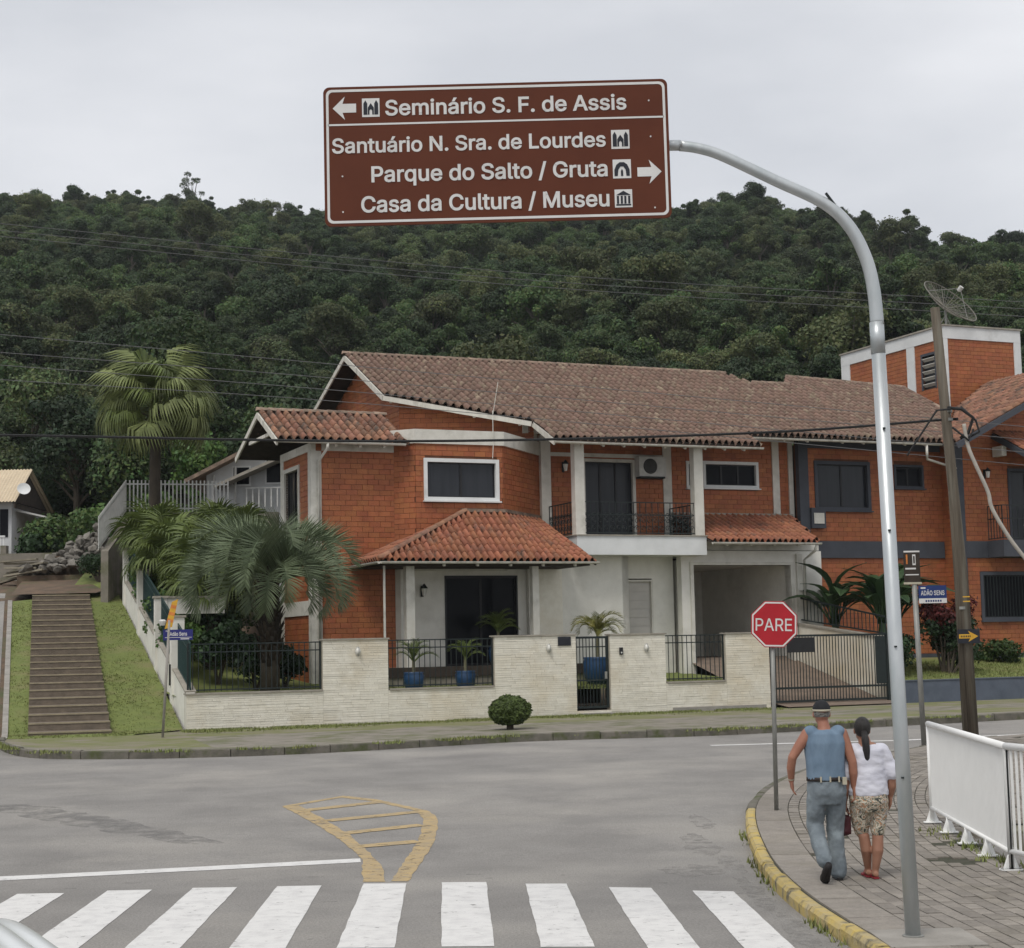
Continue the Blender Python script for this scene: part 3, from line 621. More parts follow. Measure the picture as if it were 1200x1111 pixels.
# ------------------------------------------------------------------ building kit (house frame: x = along the street front, y = depth, z = up)
class House:
    def __init__(s, root): s.root = root; s.bricks = []
    def wall(s, p0, p1, z0, z1, openings=(), m='mortar', thick=.22, brick=True, prio=1, z1b=None, name='wall', peak=None):
        """wall from p0 to p1 (outward = right-hand side), openings (a0,a1,zb,zt), top height z1 -> z1b, optional peak (a, z)"""
        p0, p1 = Vector(p0), Vector(p1); Ln = (p1-p0).length; d = (p1-p0)/Ln; n = Vector((d.y, -d.x))
        z1b = z1 if z1b is None else z1b
        def top(a):
            if peak:
                pa, pz = peak
                return lerp(z1, pz, a/pa) if a < pa else lerp(pz, z1b, (a-pa)/(Ln-pa))
            return lerp(z1, z1b, a/Ln)
        cuts = sorted(set([0, Ln]+[c for o_ in openings for c in o_[:2] if 0 < c < Ln]+([peak[0]] if peak else [])))
        mb = MB(); back = .012 if brick else 0
        def P(a, z, off): q = p0+d*a+n*off; return (q.x, q.y, z)
        for a, c in zip(cuts, cuts[1:]):
            mid = (a+c)/2; segs = [(z0, None)]
            for (o0, o1, ob, ot) in sorted(openings, key=lambda q: q[2]):
                if o0 <= mid <= o1:
                    lo = segs.pop()[0]
                    if ob > lo+.001: segs.append((lo, ob))
                    segs.append((ot, None))
            for lo, hi in segs:
                ta, tc = (hi, hi) if hi is not None else (top(a), top(c))
                q = [P(a,lo,-back), P(c,lo,-back), P(c,tc,-back), P(a,ta,-back)]
                mb.extr(q, (-n.x*thick, -n.y*thick, 0))
        wobj = mb.build(name, m, s.root)
        if brick:
            bh, bl = .155, .345; zr = z0; r = 0
            while zr < max(z1, z1b, peak[1] if peak else 0)-.02:
                h = min(bh, max(z1, z1b, peak[1] if peak else 0)-zr)
                a = -(bl/2 if r % 2 else 0)-.02*(r % 3)
                while a < Ln:
                    x0, x1 = max(a, 0), min(a+bl, Ln); a += bl
                    spans = [(x0, x1)]
                    for (o0, o1, ob, ot) in openings:
                        if zr+h > ob+.02 and zr < ot-.02:
                            ns = []
                            for (i0, i1) in spans:
                                if i1 <= o0 or i0 >= o1: ns.append((i0, i1))
                                else:
                                    if i0 < o0: ns.append((i0, o0))
                                    if i1 > o1: ns.append((o1, i1))
                            spans = ns
                    for (i0, i1) in spans:
                        if i1-i0 < .04: continue
                        if zr+h > min(top(i0), top(i1))+.01: continue
                        s.bricks.append((prio, wobj, (p0+d*((i0+i1)/2)), d, n, i1-i0-.009, zr+h/2, h-.011))
                zr += bh; r += 1
        return wobj
    def finish(s, m='brick'):
        s.bricks.sort(key=lambda q: -q[0]); st = {}
        for i, (pr, wo, c, d, n, ln, z, h) in enumerate(s.bricks):
            proud = random.uniform(-.002,.002); cc = Vector((c.x+n.x*(-.006+proud), c.y+n.y*(-.006+proud), z))
            if i < 300:
                obj('brick', bevel_unit(m), wo, mw=frame_mat(cc, Vector((d.x,d.y,0))*ln, Vector((-n.x,-n.y,0))*.03, Vector((0,0,h))))
            else:
                st.setdefault(wo.name, (wo, MB()))[1].obox(cc, Vector((d.x,d.y,0))*(ln/2), Vector((n.x,n.y,0))*.015, (0,0,h/2))
        for wo, mb in st.values(): tag(mb.build('bricks', m, wo), kind='stuff')
    def part(s, name, m, *boxes):
        mb = MB()
        for q in boxes: mb.box(*q)
        return mb.build(name, m, s.root)
    def window(s, p0, d, a0, a1, z0, z1, fm='trim', fw=.09, panes=2, gm='glass', proud=.05, sill=True, name='window', rec=.10, inner='frame_black'):
        """window in a wall through p0 running along d"""
        p0 = Vector(p0); d = Vector(d).normalized(); n = Vector((d.y, -d.x)); D3 = Vector((d.x,d.y,0)); N3 = Vector((n.x,n.y,0))
        def C(a, z, off): q = p0+d*a+n*off; return Vector((q.x,q.y,z))
        am, zm = (a0+a1)/2, (z0+z1)/2; w_, h_ = a1-a0, z1-z0
        fr = MB(); dp = .16
        for (a, z, hw_, hh) in ((a0-fw/2, zm, fw/2, h_/2+fw), (a1+fw/2, zm, fw/2, h_/2+fw), (am, z1+fw/2, w_/2, fw/2), (am, z0-fw/2, w_/2, fw/2)):
            fr.obox(C(a, z, proud-dp/2), D3*hw_, N3*(dp/2), (0,0,hh))
        wo = fr.build(name, fm, s.root)
        sw = w_/panes
        for k in range(panes):
            MB().obox(C(a0+sw*(k+.5), zm, -rec), D3*(sw/2-.03), N3*.006, (0,0,h_/2-.03)).build('pane', gm, wo)
            b = MB(); cx = a0+sw*(k+.5); e = .035
            for (a, z, q, r) in ((cx-sw/2+e/2, zm, e/2, h_/2), (cx+sw/2-e/2, zm, e/2, h_/2), (cx, z1-e/2, sw/2-e, e/2), (cx, z0+e/2, sw/2-e, e/2)):
                b.obox(C(a, z, -rec+.012+.004*(k % 2)), D3*q, N3*.018, (0,0,r))
            b.build('frame', inner, wo)
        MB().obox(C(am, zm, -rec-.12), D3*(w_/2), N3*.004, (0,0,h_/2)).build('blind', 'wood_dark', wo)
        if sill: MB().obox(C(am, z0-fw-.02, proud*.5+.02), D3*(w_/2+fw+.03), N3*.09, (0,0,.022)).build('sill', fm, wo)
        return wo

TILE = {}
def tile_mesh(m, w, l, v=0):
    key = (m, round(w,3), round(l,3), v)
    if key not in TILE:
        b = MB(); n = 9; hgt = w*.44; prof = []
        for i in range(n):
            q = i/(n-1); x = (q-.5)*w*1.06
            z = hgt*sin(pi*min(1, q/.64))**.8 if q < .64 else -hgt*.8*sin(pi*(q-.64)/.36)
            prof.append((x, z))
        lift = .022; th = .022; ov = l*1.10
        vs = [(x, 0, z+lift+.012) for x, z in prof]+[(x, ov, z+.012) for x, z in prof]+[(x, 0, z+lift+.012-th) for x, z in prof]
        fs = [(i, i+1, n+i+1, n+i) for i in range(n-1)]+[(2*n+i, 2*n+i+1, i+1, i) for i in range(n-1)]
        b.add(vs, fs, 0); TILE[key] = b.mesh('tile', m)
        TILE[key].polygons.foreach_set('use_smooth', [True]*(n-1)+[False]*(n-1))
    return TILE[key]
def tile_columns(parent, cols, m, w, l, single, name='tile', limit=300):
    """cols: list of (foot, up-slope vector to the head, along vector); every column is laid with tiles of length l"""
    items = []
    for foot, run, al in cols:
        foot, run, al = Vector(foot), Vector(run), Vector(al).normalized(); Ln = run.length
        if Ln < .08: continue
        y = run/Ln; z = al.cross(y).normalized(); k = max(1, round(Ln/l)); ll = Ln/k
        for i in range(k): items.append((foot+y*(ll*i), al, y, z, ll))
    rest = MB(); base = tile_mesh(m, w, l); bv = [v.co.copy() for v in base.vertices]; bf = [tuple(p.vertices) for p in base.polygons]
    for i, (p, al, y, z, ll) in enumerate(items):
        j = random.uniform(-.006,.006); k = Vector(p)+al*j+z*random.uniform(-.004,.006)
        tw = random.uniform(-.02,.02); y2 = (y+al*tw).normalized(); a2 = (al-y2*al.dot(y2)).normalized()
        if single and i < limit: obj(name, base, parent, mw=frame_mat(k, a2, y2*(ll/l), z))
        else: rest.add([k+a2*q.x+y2*(q.y*ll/l)+z*q.z for q in bv], bf)
    if rest.v:
        o_ = tag(rest.build(name+'s', m, parent), kind='stuff')
        n = 9; o_.data.polygons.foreach_set('use_smooth', ([True]*(n-1)+[False]*(n-1))*(len(o_.data.polygons)//(2*n-2)))
def clip_col(poly, a, lo=-99, hi=99):
    """intersect the vertical line x=a with polygon (x,y) -> list of (y0,y1)"""
    ys = []
    for (x0, y0), (x1, y1) in zip(poly, poly[1:]+poly[:1]):
        if (x0 > a) != (x1 > a): ys.append(y0+(y1-y0)*(a-x0)/(x1-x0))
    ys.sort(); return [(ys[i], ys[i+1]) for i in range(0, len(ys)-1, 2)]
def plane_roof(house, poly, zf, m, w=.215, l=.37, single=False, axis='v', name='roof', deck='wood_dark', dth=.07):
    """roof plane over plan polygon (u,v), height zf(u,v); tile columns run along axis"""
    mb = MB(); mb.extr([(u, v, zf(u, v)-dth-.012) for u, v in poly], (0,0,dth)); r = mb.build(name, deck, house.root)
    cols = []
    if axis == 'v':
        us = [p[0] for p in poly]; a = min(us)+w/2
        while a < max(us):
            for (v0, v1) in clip_col(poly, a): 
                f = Vector((a, v0-.05, zf(a, v0-.05))); h = Vector((a, v1, zf(a, v1)))
                if h.z > f.z: cols.append((f, h-f, (1,0,0)))
                else: cols.append((h, f-h, (-1,0,0)))
            a += w
    else:
        pl = [(v, u) for u, v in poly]; vs = [p[1] for p in poly]; a = min(vs)+w/2
        while a < max(vs):
            for (u0, u1) in clip_col(pl, a):
                f = Vector((u0, a, zf(u0, a))); h = Vector((u1, a, zf(u1, a)))
                if h.z > f.z: cols.append((f, h-f, (0,-1,0)))
                else: cols.append((h, f-h, (0,1,0)))
            a += w
    tile_columns(r, cols, m, w, l, single); return r
def ridge_caps(parent, a, c, m='ridge_tile', r=.11, l=.38, lift=.03, single=True):
    a, c = Vector(a), Vector(c); Ln = (c-a).length; d = (c-a)/Ln; k = max(1, round(Ln/l)); ll = Ln/k
    side = d.cross(Vector((0,0,1))).normalized(); up = side.cross(d).normalized()
    for i in range(k):
        b = MB(); vs = []; n = 7
        for (t, rr) in ((-.03, r*1.12), (ll+.02, r*.92)):
            for j in range(n):
                q = pi*j/(n-1); vs.append(a+d*(ll*i+t)+side*(cos(q)*rr)+up*(sin(q)*rr*.8+lift-.02))
        b.add(vs, [(j, n+j, n+j+1, j+1) for j in range(n-1)]+[tuple(range(n))]); b.build('ridge_cap', m, parent, True)
def strip(house, name, m, pts, w, h, dz=0, parent=None):
    b = MB()
    for a, c in zip(pts, pts[1:]): b.bar((a[0],a[1],a[2]+dz), (c[0],c[1],c[2]+dz), w, h)
    return b.build(name, m, parent or house.root)
def gutter(house, a, c, r=.065, m='wood_white'):
    a, c = Vector(a), Vector(c); d = (c-a).normalized(); side = d.cross(Vector((0,0,1))); b = MB(); n = 6; vs = []
    for p in (a, c):
        for j in range(n+1):
            q = pi+pi*j/n; vs.append(p+side*(cos(q)*r)+Vector((0,0,sin(q)*r)))
    m_ = n+1; b.add(vs, [(j, j+1, m_+j+1, m_+j) for j in range(n)]+[tuple(range(m_)), tuple(range(2*m_-1, m_-1, -1))])
    b.add([v+Vector((0,0,.004)) for v in vs], [(m_+j, m_+j+1, j+1, j) for j in range(n)])
    return b.build('gutter', m, house.root)
def rafters(house, a, c, n, run, m='trim', w=.07, h=.10):
    a, c, run = Vector(a), Vector(c), Vector(run)
    for i in range(n):
        p = a.lerp(c, (i+.5)/n); MB().bar(p, p+run, w, h).build('rafter_end', m, house.root)

# ================================================================== house 1: brick house with bay, balcony and garage
r1 = thing('brick_house', 'two storey orange brick house with bay window, balcony, porch and garage', 'house', (OX,OY,0), TH)
H1 = House(r1)
RZ = lambda u, v: 8.54+.485*(v-4)
RB = lambda u, v: 8.54+.485*(11.34-4)-.36*(v-11.34)
# left wing
H1.wall((4.69,8.3),(4.69,5.0), 1.2, 8.28, [(.45,1.95,5.2,7.73)], prio=2)
H1.window((4.69,8.3),(0,-1), .45, 1.95, 5.3, 7.66, fm='trim', fw=.12, panes=2)
H1.wall((4.69,5.0),(7.2,5.0), 1.2, 8.30, prio=9)
H1.part('corner_pilaster', 'trim', (4.655,4.97,4.965,5.30,1.2,8.05)); H1.part('corner_pilaster', 'trim', (4.655,4.80,8.02,8.33,1.2,8.05))
H1.part('trim_band', 'trim', (4.65,4.80,4.96,8.34,8.05,8.29)); H1.part('trim_band', 'trim', (4.98,7.19,4.955,5.05,8.06,8.29)); H1.part('trim_band', 'trim', (4.648,4.80,5.32,8.0,3.30,3.72))
H1.wall((7.35,8.3),(7.35,5.0), 8.2, 8.25, peak=(1.7,9.3), brick=False, m='plaster')
wz = lambda u, v: 8.30+.486*(v-4.4) if v <= 6.6 else 8.30+.486*2.2-.39*(v-6.6)
wr = plane_roof(H1, [(3.53,4.4),(7.5,4.4),(7.5,6.6),(3.53,6.6)], wz, 'tile_mid', w=.245, l=.42, single=True)
plane_roof(H1, [(3.53,6.6),(7.5,6.6),(7.5,9.3),(3.53,9.3)], wz, 'tile_mid', w=.245, l=.42, single=False)
ridge_caps(wr, (3.5,6.6,wz(0,6.6)+.03), (7.5,6.6,wz(0,6.6)+.03), r=.12)
strip(H1, 'barge_board', 'wood_white', [(3.50,4.36,wz(0,4.36)), (3.50,6.6,wz(0,6.6))], .05, .16, -.10); strip(H1, 'barge_board', 'wood_white', [(3.50,6.6,wz(0,6.6)), (3.50,9.32,wz(0,9.32))], .05, .16, -.10)
H1.part('collar_beam', 'wood_white', (3.56,3.64,5.4,7.9,8.52,8.62))
gutter(H1, (3.45,4.34,8.25), (7.35,4.34,8.25)); rafters(H1, (4.9,4.45,8.17), (7.1,4.45,8.17), 3, (0,.4,.15))
b = MB(); b.tube([(4.98,4.34,8.2),(4.98,4.34,8.08),(4.88,4.9,7.75),(4.88,4.9,1.3)], .045, 8); b.build('downpipe', 'trim', r1, True)
# bay
H1.wall((7.2,5.0),(7.7,4.5), 5.0, 8.30, prio=6); H1.wall((7.7,4.5),(10.48,4.5), 5.0, 8.30, [(.30,2.60,6.66,7.82)], prio=10)
H1.wall((10.48,4.5),(12.6,6.62), 5.0, 8.30, prio=8)
H1.window((7.7,4.5),(1,0), .36, 2.54, 6.72, 7.76, fm='trim_white', fw=.11, panes=2, gm='curtain_glass')
mb = MB(); mb.extr([(7.12,5.03,8.3),(7.66,4.44,8.3),(10.51,4.44,8.3),(12.66,6.59,8.3),(12.66,8.4,8.3),(7.12,8.4,8.3)], (0,0,.42)); mb.build('bay_cornice', 'trim', r1)
mb = MB(); mb.extr([(7.25,5.05,4.55),(7.72,4.56,4.55),(10.46,4.56,4.55),(12.5,6.6,4.55),(12.5,7.2,4.55),(7.25,7.2,4.55)], (0,0,.45)); mb.build('floor_slab', 'trim', r1)
# upper main walls under the roof
H1.wall((8.35,14.6),(8.35,7.75), 8.5, RB(0,14.6)-.15, peak=(3.26,RZ(0,11.34)-.15), z1b=RZ(0,7.75)-.15, prio=1)
H1.wall((8.35,7.75),(12.35,6.35), 8.72, RZ(0,7.75)-.15, z1b=RZ(0,6.35)-.15, prio=3)
H1.wall((12.35,6.35),(12.6,6.64), 8.6, RZ(0,6.35)-.16, z1b=RZ(0,6.6)-.16, prio=0, brick=False, m='trim')
# back wall of the balcony and right part
H1.wall((12.6,6.62),(22.0,6.62), 5.3, 9.6, [(1.55,3.40,5.3,8.22),(5.38,5.62,7.40,8.22),(6.0,8.04,7.42,8.24)], prio=7)
dr = H1.window((12.6,6.62),(1,0), 1.62, 3.33, 5.62, 8.15, fm='trim', fw=.10, panes=3, sill=False, name='balcony_door', gm='curtain_glass')
H1.window((12.6,6.62),(1,0), 5.41, 5.59, 7.45, 8.17, fm='trim_white', fw=.09, panes=1); H1.window((12.6,6.62),(1,0), 6.05, 7.98, 7.48, 8.18, fm='trim_white', fw=.10, panes=3)
H1.part('pilaster', 'trim', (17.05,17.36,6.57,6.70,5.6,9.3)); H1.part('pilaster', 'trim', (21.22,21.48,6.56,6.70,6.3,9.3)); H1.part('pilaster', 'trim', (21.85,22.02,6.55,6.72,5.1,9.3)); H1.part('pilaster', 'trim', (12.62,12.95,6.44,6.75,5.0,8.95))
H1.part('lintel_band', 'trim', (12.96,17.04,6.58,6.66,8.3,8.42))
# balcony
H1.part('balcony_slab', 'trim_white', (12.80,17.30,4.30,6.58,5.02,5.60)); H1.part('balcony_edge', 'coping', (12.76,17.34,4.26,6.57,5.60,5.635))
H1.part('balcony_column', 'trim', (12.80,13.12,4.34,4.62,5.635,8.50)); H1.part('balcony_column', 'trim', (16.95,17.27,4.34,4.62,5.635,8.50))
def scroll(b, c, ax, r, turns=1.25, th=.011, flip=1):
    pts = []
    for i in range(15):
        q = i/14; a = q*turns*2*pi; rr = r*(1-.75*q); pts.append(Vector(c)+Vector(ax)*(cos(a)*rr*flip)+Vector((0,0,sin(a)*rr)))
    b.tube(pts, th, 4)
def railing(root, p0, p1, z0, h, n, m='iron', scrolls=True, name='railing', mid=.62, bm='iron'):
    p0, p1 = Vector((*p0,z0)), Vector((*p1,z0)); d = (p1-p0).normalized(); b = MB()
    for z in (.07, h*mid, h): b.bar(p0+Vector((0,0,z)), p1+Vector((0,0,z)), .03, .03)
    r = b.build(name, m, root)
    for i in range(n+1):
        p = p0.lerp(p1, i/n); obj('bar', unit_box(bm), r, mw=frame_mat(p+Vector((0,0,h/2+.02)), d*.02, Vector((-d.y,d.x,0))*.02, Vector((0,0,h-.05))))
    if scrolls:
        s_ = MB()
        for i in range(n):
            p = p0.lerp(p1, (i+.5)/n); w_ = (p1-p0).length/n
            for (zz, f) in ((.22,1),(.44,-1),(.60,1)): scroll(s_, p+Vector((0,0,zz*h)), d, w_*.42, flip=f if i % 2 else -f)
        s_.build('scrollwork', m, r)
    return r
railing(r1, (13.12,4.42), (16.95,4.42), 5.63, 1.02, 18); railing(r1, (12.86,4.64), (12.86,6.42), 5.63, 1.02, 8); railing(r1, (17.2,4.64), (17.2,6.5), 5.63, 1.02, 8)
# main roof
mr = plane_roof(H1, [(7.72,7.40),(11.9,5.50),(11.98,4.0),(19.2,4.0),(19.25,4.95),(22.3,4.95),(22.3,11.34),(7.72,11.34)], RZ, 'tile_old', w=.235, l=.40)
plane_roof(H1, [(7.72,11.34),(22.3,11.34),(22.3,15.2),(7.72,15.2)], RB, 'tile_old', w=.215, l=.37)
ridge_caps(mr, (7.65,11.34,RZ(0,11.34)+.03), (22.3,11.34,RZ(0,11.34)+.03))
strip(H1, 'barge_board', 'wood_white', [(7.69,11.34,RZ(0,11.34)), (7.69,7.36,RZ(0,7.36))], .05, .17, -.11); strip(H1, 'barge_board', 'wood_white', [(7.69,11.36,RZ(0,11.34)), (7.69,15.25,RB(0,15.25))], .05, .17, -.11)
strip(H1, 'fascia', 'wood_white', [(7.69,7.36,RZ(0,7.36)), (11.88,5.46,RZ(0,5.46))], .05, .15, -.11); strip(H1, 'barge_board', 'wood_white', [(11.93,5.50,RZ(0,5.5)), (11.95,3.9,RZ(0,3.9))], .05, .17, -.11)
gutter(H1, (11.95,3.92,8.42), (19.25,3.92,8.42)); gutter(H1, (19.2,4.86,8.88), (22.3,4.86,8.88)); rafters(H1, (12.6,4.05,8.36), (19.0,4.05,8.36), 9, (0,.4,.19)); rafters(H1, (19.4,5.0,8.84), (22.1,5.0,8.84), 3, (0,.4,.19))
for (q, c) in (((7.8,11.0),(8.3,11.0)), ((7.8,8.0),(8.3,8.0))): MB().bar((q[0],q[1],RZ(0,q[1])-.2), (c[0],c[1],RZ(0,c[1])-.2), .09, .12).build('purlin', 'wood_white', r1)
for t in (.05,.62,.93):
    u_, v_ = lerp(7.75,11.9,t), lerp(7.4,5.5,t); MB().bar((u_,v_+.1,RZ(0,v_+.1)-.22), (u_+.2,v_+.75,RZ(0,v_+.75)-.22), .08, .11).build('bracket', 'wood_white', r1)
H1.part('soffit_wall', 'trim', (12.0,22.0,6.40,6.56,8.98,9.65))
b = MB(); b.tube([(10.15,4.4,9.35),(10.15,4.4,8.3),(10.12,4.4,7.9)], .012, 6); b.tube([(10.3,4.3,10.2),(10.15,4.4,9.2)], .01, 6); b.build('aerial', 'trim', r1)
# ground floor: porch, door, white wall, side door, garage
H1.wall((7.2,5.0),(7.3,4.8), 1.2, 4.6, brick=False, m='plaster'); H1.wall((7.3,4.8),(11.72,4.8), 1.2, 4.62, [(1.38,3.70,1.75,4.40)], brick=False, m='plaster')
H1.window((7.3,4.8),(1,0), 1.42, 3.66, 1.78, 4.36, fm='frame_black', fw=.05, panes=2, sill=False, name='porch_door', proud=.03)
H1.wall((11.72,4.8),(12.5,4.8), 1.2, 4.9, brick=False, m='stone_cream'); H1.wall((12.5,4.98),(14.86,4.98), 1.0, 5.02, brick=False, m='plaster', name='white_wall'); H1.wall((14.86,4.98),(14.86,5.6), 1.0, 5.02, brick=False, m='plaster')
H1.wall((14.86,5.55),(16.75,5.55), 1.0, 5.02, [(.15,1.12,1.2,4.34)], brick=False, m='plaster')
d_ = H1.part('side_door', 'door_white', (15.06,15.92,5.60,5.66,1.4,4.24))
for k in range(10): MB().box(15.10,15.88,5.585,5.602,1.5+k*.27,1.74+k*.27).build('panel', 'door_white', d_)
fr = MB(); fr.box(15.0,15.055,5.50,5.68,1.4,4.30); fr.box(15.925,15.98,5.50,5.68,1.4,4.30); fr.box(15.055,15.925,5.50,5.68,4.245,4.30); fr.build('frame', 'trim', d_)
H1.wall((16.72,4.95),(21.12,4.95), .4, 5.20, [(.42,4.02,.3,4.74)], brick=False, m='plaster', name='garage_front', thick=.3)
fr = MB(); fr.box(17.02,17.14,4.90,5.28,.5,4.84); fr.box(20.74,20.86,4.90,5.28,.5,4.84); fr.box(17.14,20.74,4.90,5.28,4.74,4.84); fr.build('garage_surround', 'trim', r1)
mb = MB(); mb.box(16.9,17.1,5.3,11,.4,4.9); mb.box(20.8,21.0,5.3,11,.4,4.9); mb.box(17.1,20.8,10.9,11.1,.4,4.9); mb.box(17.1,20.8,5.3,10.9,4.8,4.95); mb.build('garage_interior', 'plaster', r1)
H1.part('garage_slab', 'trim', (17.36,21.9,5.0,6.56,5.22,5.5)); H1.part('side_wall', 'plaster', (21.14,21.98,5.0,6.5,.4,5.2))
H1.part('quoin', 'trim', (20.95,21.15,4.86,4.94,.5,5.1))
# lean-to over the garage
LZ = lambda u, v: 5.44+.40*(v-4.0)
lt = plane_roof(H1, [(17.32,4.0),(21.25,4.0),(21.85,6.5),(17.32,6.5)], LZ, 'tile_orange', w=.215, l=.40, single=True)
gutter(H1, (17.3,3.93,5.40), (21.3,3.93,5.40)); rafters(H1, (17.5,4.1,5.34), (21.0,4.1,5.34), 4, (0,.5,.2)); strip(H1, 'flashing', 'coping', [(17.3,6.5,LZ(0,6.5)+.06), (21.9,6.5,LZ(0,6.5)+.06)], .12, .08)
b = MB(); b.tube([(21.15,3.95,5.34),(21.15,4.1,5.15),(21.2,4.8,4.9),(21.2,4.85,.6)], .045, 8); b.build('downpipe', 'trim', r1, True)
# porch roof: front and left slopes, hip and flashing
PE, PT = 4.76, 6.26
pr = MB(); hipA, hipB = Vector((5.94,2.5,PE)), Vector((9.25,4.46,PT))
pr.add([(5.94,2.5,PE-.07),(12.54,2.5,PE-.07),(12.45,6.4,PT-.3),(10.48,4.46,PT-.45),(9.25,4.46,PT-.07),(7.3,4.95,5.2),(5.94,5.0,PE-.07)], [(0,1,3),(0,3,4),(1,2,3),(0,4,5,6)])
pr.box(6.0,12.4,2.6,4.78,4.60,4.66); pr = pr.build('porch_roof', 'wood_dark', r1)
cols = []; a = 5.94+.12; W = .205
while a < 12.5:
    if a < 9.25: vt = 2.5+(a-5.94)*(1.96/3.31); zt = PE+(PT-PE)*(vt-2.5)/1.96
    elif a < 10.48: vt, zt = 4.46, PT
    else: vt, zt = min(4.46+(a-10.48), 6.4), PT
    f = Vector((a,2.42,PE-.04)); cols.append((f, Vector((a,vt,zt))-f, (1,0,0))); a += W
tile_columns(pr, cols, 'tile_orange', W, .36, True)
cols = []; v_ = 2.5+.12
while v_ < 5.0:
    ut = 5.94+(v_-2.5)*(3.31/1.96) if v_ < 4.4 else 7.3; zt = PE+(PT-PE)*(ut-5.94)/3.31
    f = Vector((5.86,v_,PE-.03)); cols.append((f, Vector((ut,v_,zt))-f, (0,-1,0))); v_ += W
pl_ = MB().box(5.95,6.0,2.6,4.9,4.62,4.68).build('porch_roof', 'wood_dark', r1); tile_columns(pl_, cols, 'tile_orange', W, .36, True)
ridge_caps(pr, hipA+Vector((0,0,.05)), hipB+Vector((0,0,.06)), m='tile_mid', r=.10)
strip(H1, 'flashing', 'ridge_tile', [(9.1,4.45,PT+.07),(10.5,4.45,PT+.07),(12.5,6.42,PT+.05)], .16, .10)
gutter(H1, (5.9,2.38,PE-.06), (12.6,2.38,PE-.06)); gutter(H1, (5.84,5.0,PE-.06), (5.84,2.4,PE-.06)); rafters(H1, (7.3,2.5,PE-.14), (12.4,2.5,PE-.14), 5, (0,.4,.1))
strip(H1, 'barge_board', 'wood_dark', [(12.52,2.45,PE-.02),(12.45,6.3,PT-.05)], .05, .12, -.08)
H1.part('porch_column', 'trim', (6.84,7.09,3.0,3.25,1.74,4.62)); H1.part('porch_column', 'trim', (10.73,10.93,3.0,3.22,1.74,4.62)); H1.part('porch_column', 'trim', (11.3,11.5,4.6,4.78,1.74,4.62))
b = MB(); b.tube([(6.12,2.8,PE-.1),(6.12,2.8,1.2)], .035, 8); b.build('downpipe', 'trim', r1)
H1.part('porch_floor', 'concrete', (5.9,12.7,2.7,4.99,.6,1.74)); H1.part('porch_edge', 'wood_dark', (5.88,12.72,2.66,2.72,1.48,1.76))
H1.part('inner_wall', 'wood_dark', (8.3,8.5,5.05,5.1,1.75,1.8))
# solid cores keep light out of the rooms
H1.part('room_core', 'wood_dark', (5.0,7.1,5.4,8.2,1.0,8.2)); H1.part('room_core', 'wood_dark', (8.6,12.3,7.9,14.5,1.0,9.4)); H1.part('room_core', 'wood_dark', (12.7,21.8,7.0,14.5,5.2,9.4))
H1.finish()
# things fixed on house 1
def HP(u, v, z): q = hw(u, v); return (q.x, q.y, z)
ac = thing('air_conditioner', 'white boxy air conditioner unit above the balcony beside the door', 'air conditioner', HP(16.0,6.45,7.66), TH)
MB().box(.0,.98,-.22,.1,.02,.66).build('casing', 'plastic_white', ac)
b = MB(); n = 20; b.add([(.40+.25*cos(2*pi*k/n), -.235, .35+.25*sin(2*pi*k/n)) for k in range(n)]+[(.40+.25*cos(2*pi*k/n), -.222, .35+.25*sin(2*pi*k/n)) for k in range(n)], [tuple(range(n-1,-1,-1))]+[(k,(k+1)%n,n+(k+1)%n,n+k) for k in range(n)]); b.build('fan', 'frame_black', ac)
b = MB()
for q in range(4):
    rr = .06+.05*q
    b.tube([(.40+rr*cos(2*pi*k/16), -.243, .35+rr*sin(2*pi*k/16)) for k in range(17)], .006, 4, cap=False)
b.build('grille', 'galv_old', ac); MB().box(.05,.93,-.24,.1,-.04,.018).build('bracket', 'iron', ac)
def lantern(loc, label, rz=TH):
    t = thing('wall_lantern', label, 'lantern', loc, rz, None)
    b = MB(); b.box(-.04,.04,-.03,.0,-.16,.16); b.tube([(0,-.02,.08),(0,-.12,.16),(0,-.2,.14)], .012, 6); b.build('bracket', 'iron', t)
    b = MB(); b.lathe([(.05,-.2),(.085,.0),(.08,.02)], 6, (0,-.2,.06)); b.build('glass', 'lamp_glass', t)
    b = MB(); b.lathe([(.12,.08),(.06,.16),(.012,.22)], 6, (0,-.2,.0)); b.build('cap', 'iron', t)
    return t
lantern(HP(13.45,6.6,7.95), 'small black wall lantern on brick beside the balcony column')
lantern(HP(7.95,4.78,3.95), 'black wall lantern on the plaster wall under the porch roof')
# ================================================================== house 2: brick house with dark trim, and its water tower
r2 = thing('brick_house', 'orange brick house with dark slate grey trim and barred ground floor window', 'house', (OX,OY,0), TH)
H2 = House(r2)
H2.wall((22.06,6.3),(27.95,6.3), 1.3, 9.55, [(.66,2.84,6.72,8.32),(3.9,5.1,7.5,8.3)], prio=6)
H2.window((22.06,6.3),(1,0), .74, 2.76, 6.78, 8.24, fm='trim_dark', fw=.12, panes=2, gm='curtain_glass'); H2.window((22.06,6.3),(1,0), 3.96, 5.04, 7.55, 8.22, fm='trim_dark', fw=.08, panes=2)
H2.part('corner_pilaster', 'trim_dark', (22.03,22.40,6.2,6.4,1.2,9.2)); H2.part('floor_band', 'trim_dark', (22.42,27.9,6.22,6.4,5.05,5.62)); H2.part('plinth', 'trim_dark', (22.42,27.9,6.23,6.4,1.0,1.75)); H2.part('eave_band', 'trim_dark', (22.42,27.9,6.24,6.4,8.78,9.05))
H2.part('air_box', 'trim_dark', (22.42,22.98,6.12,6.28,6.05,6.74)); H2.part('vent_cover', 'trim', (22.50,22.90,6.09,6.115,6.20,6.56))
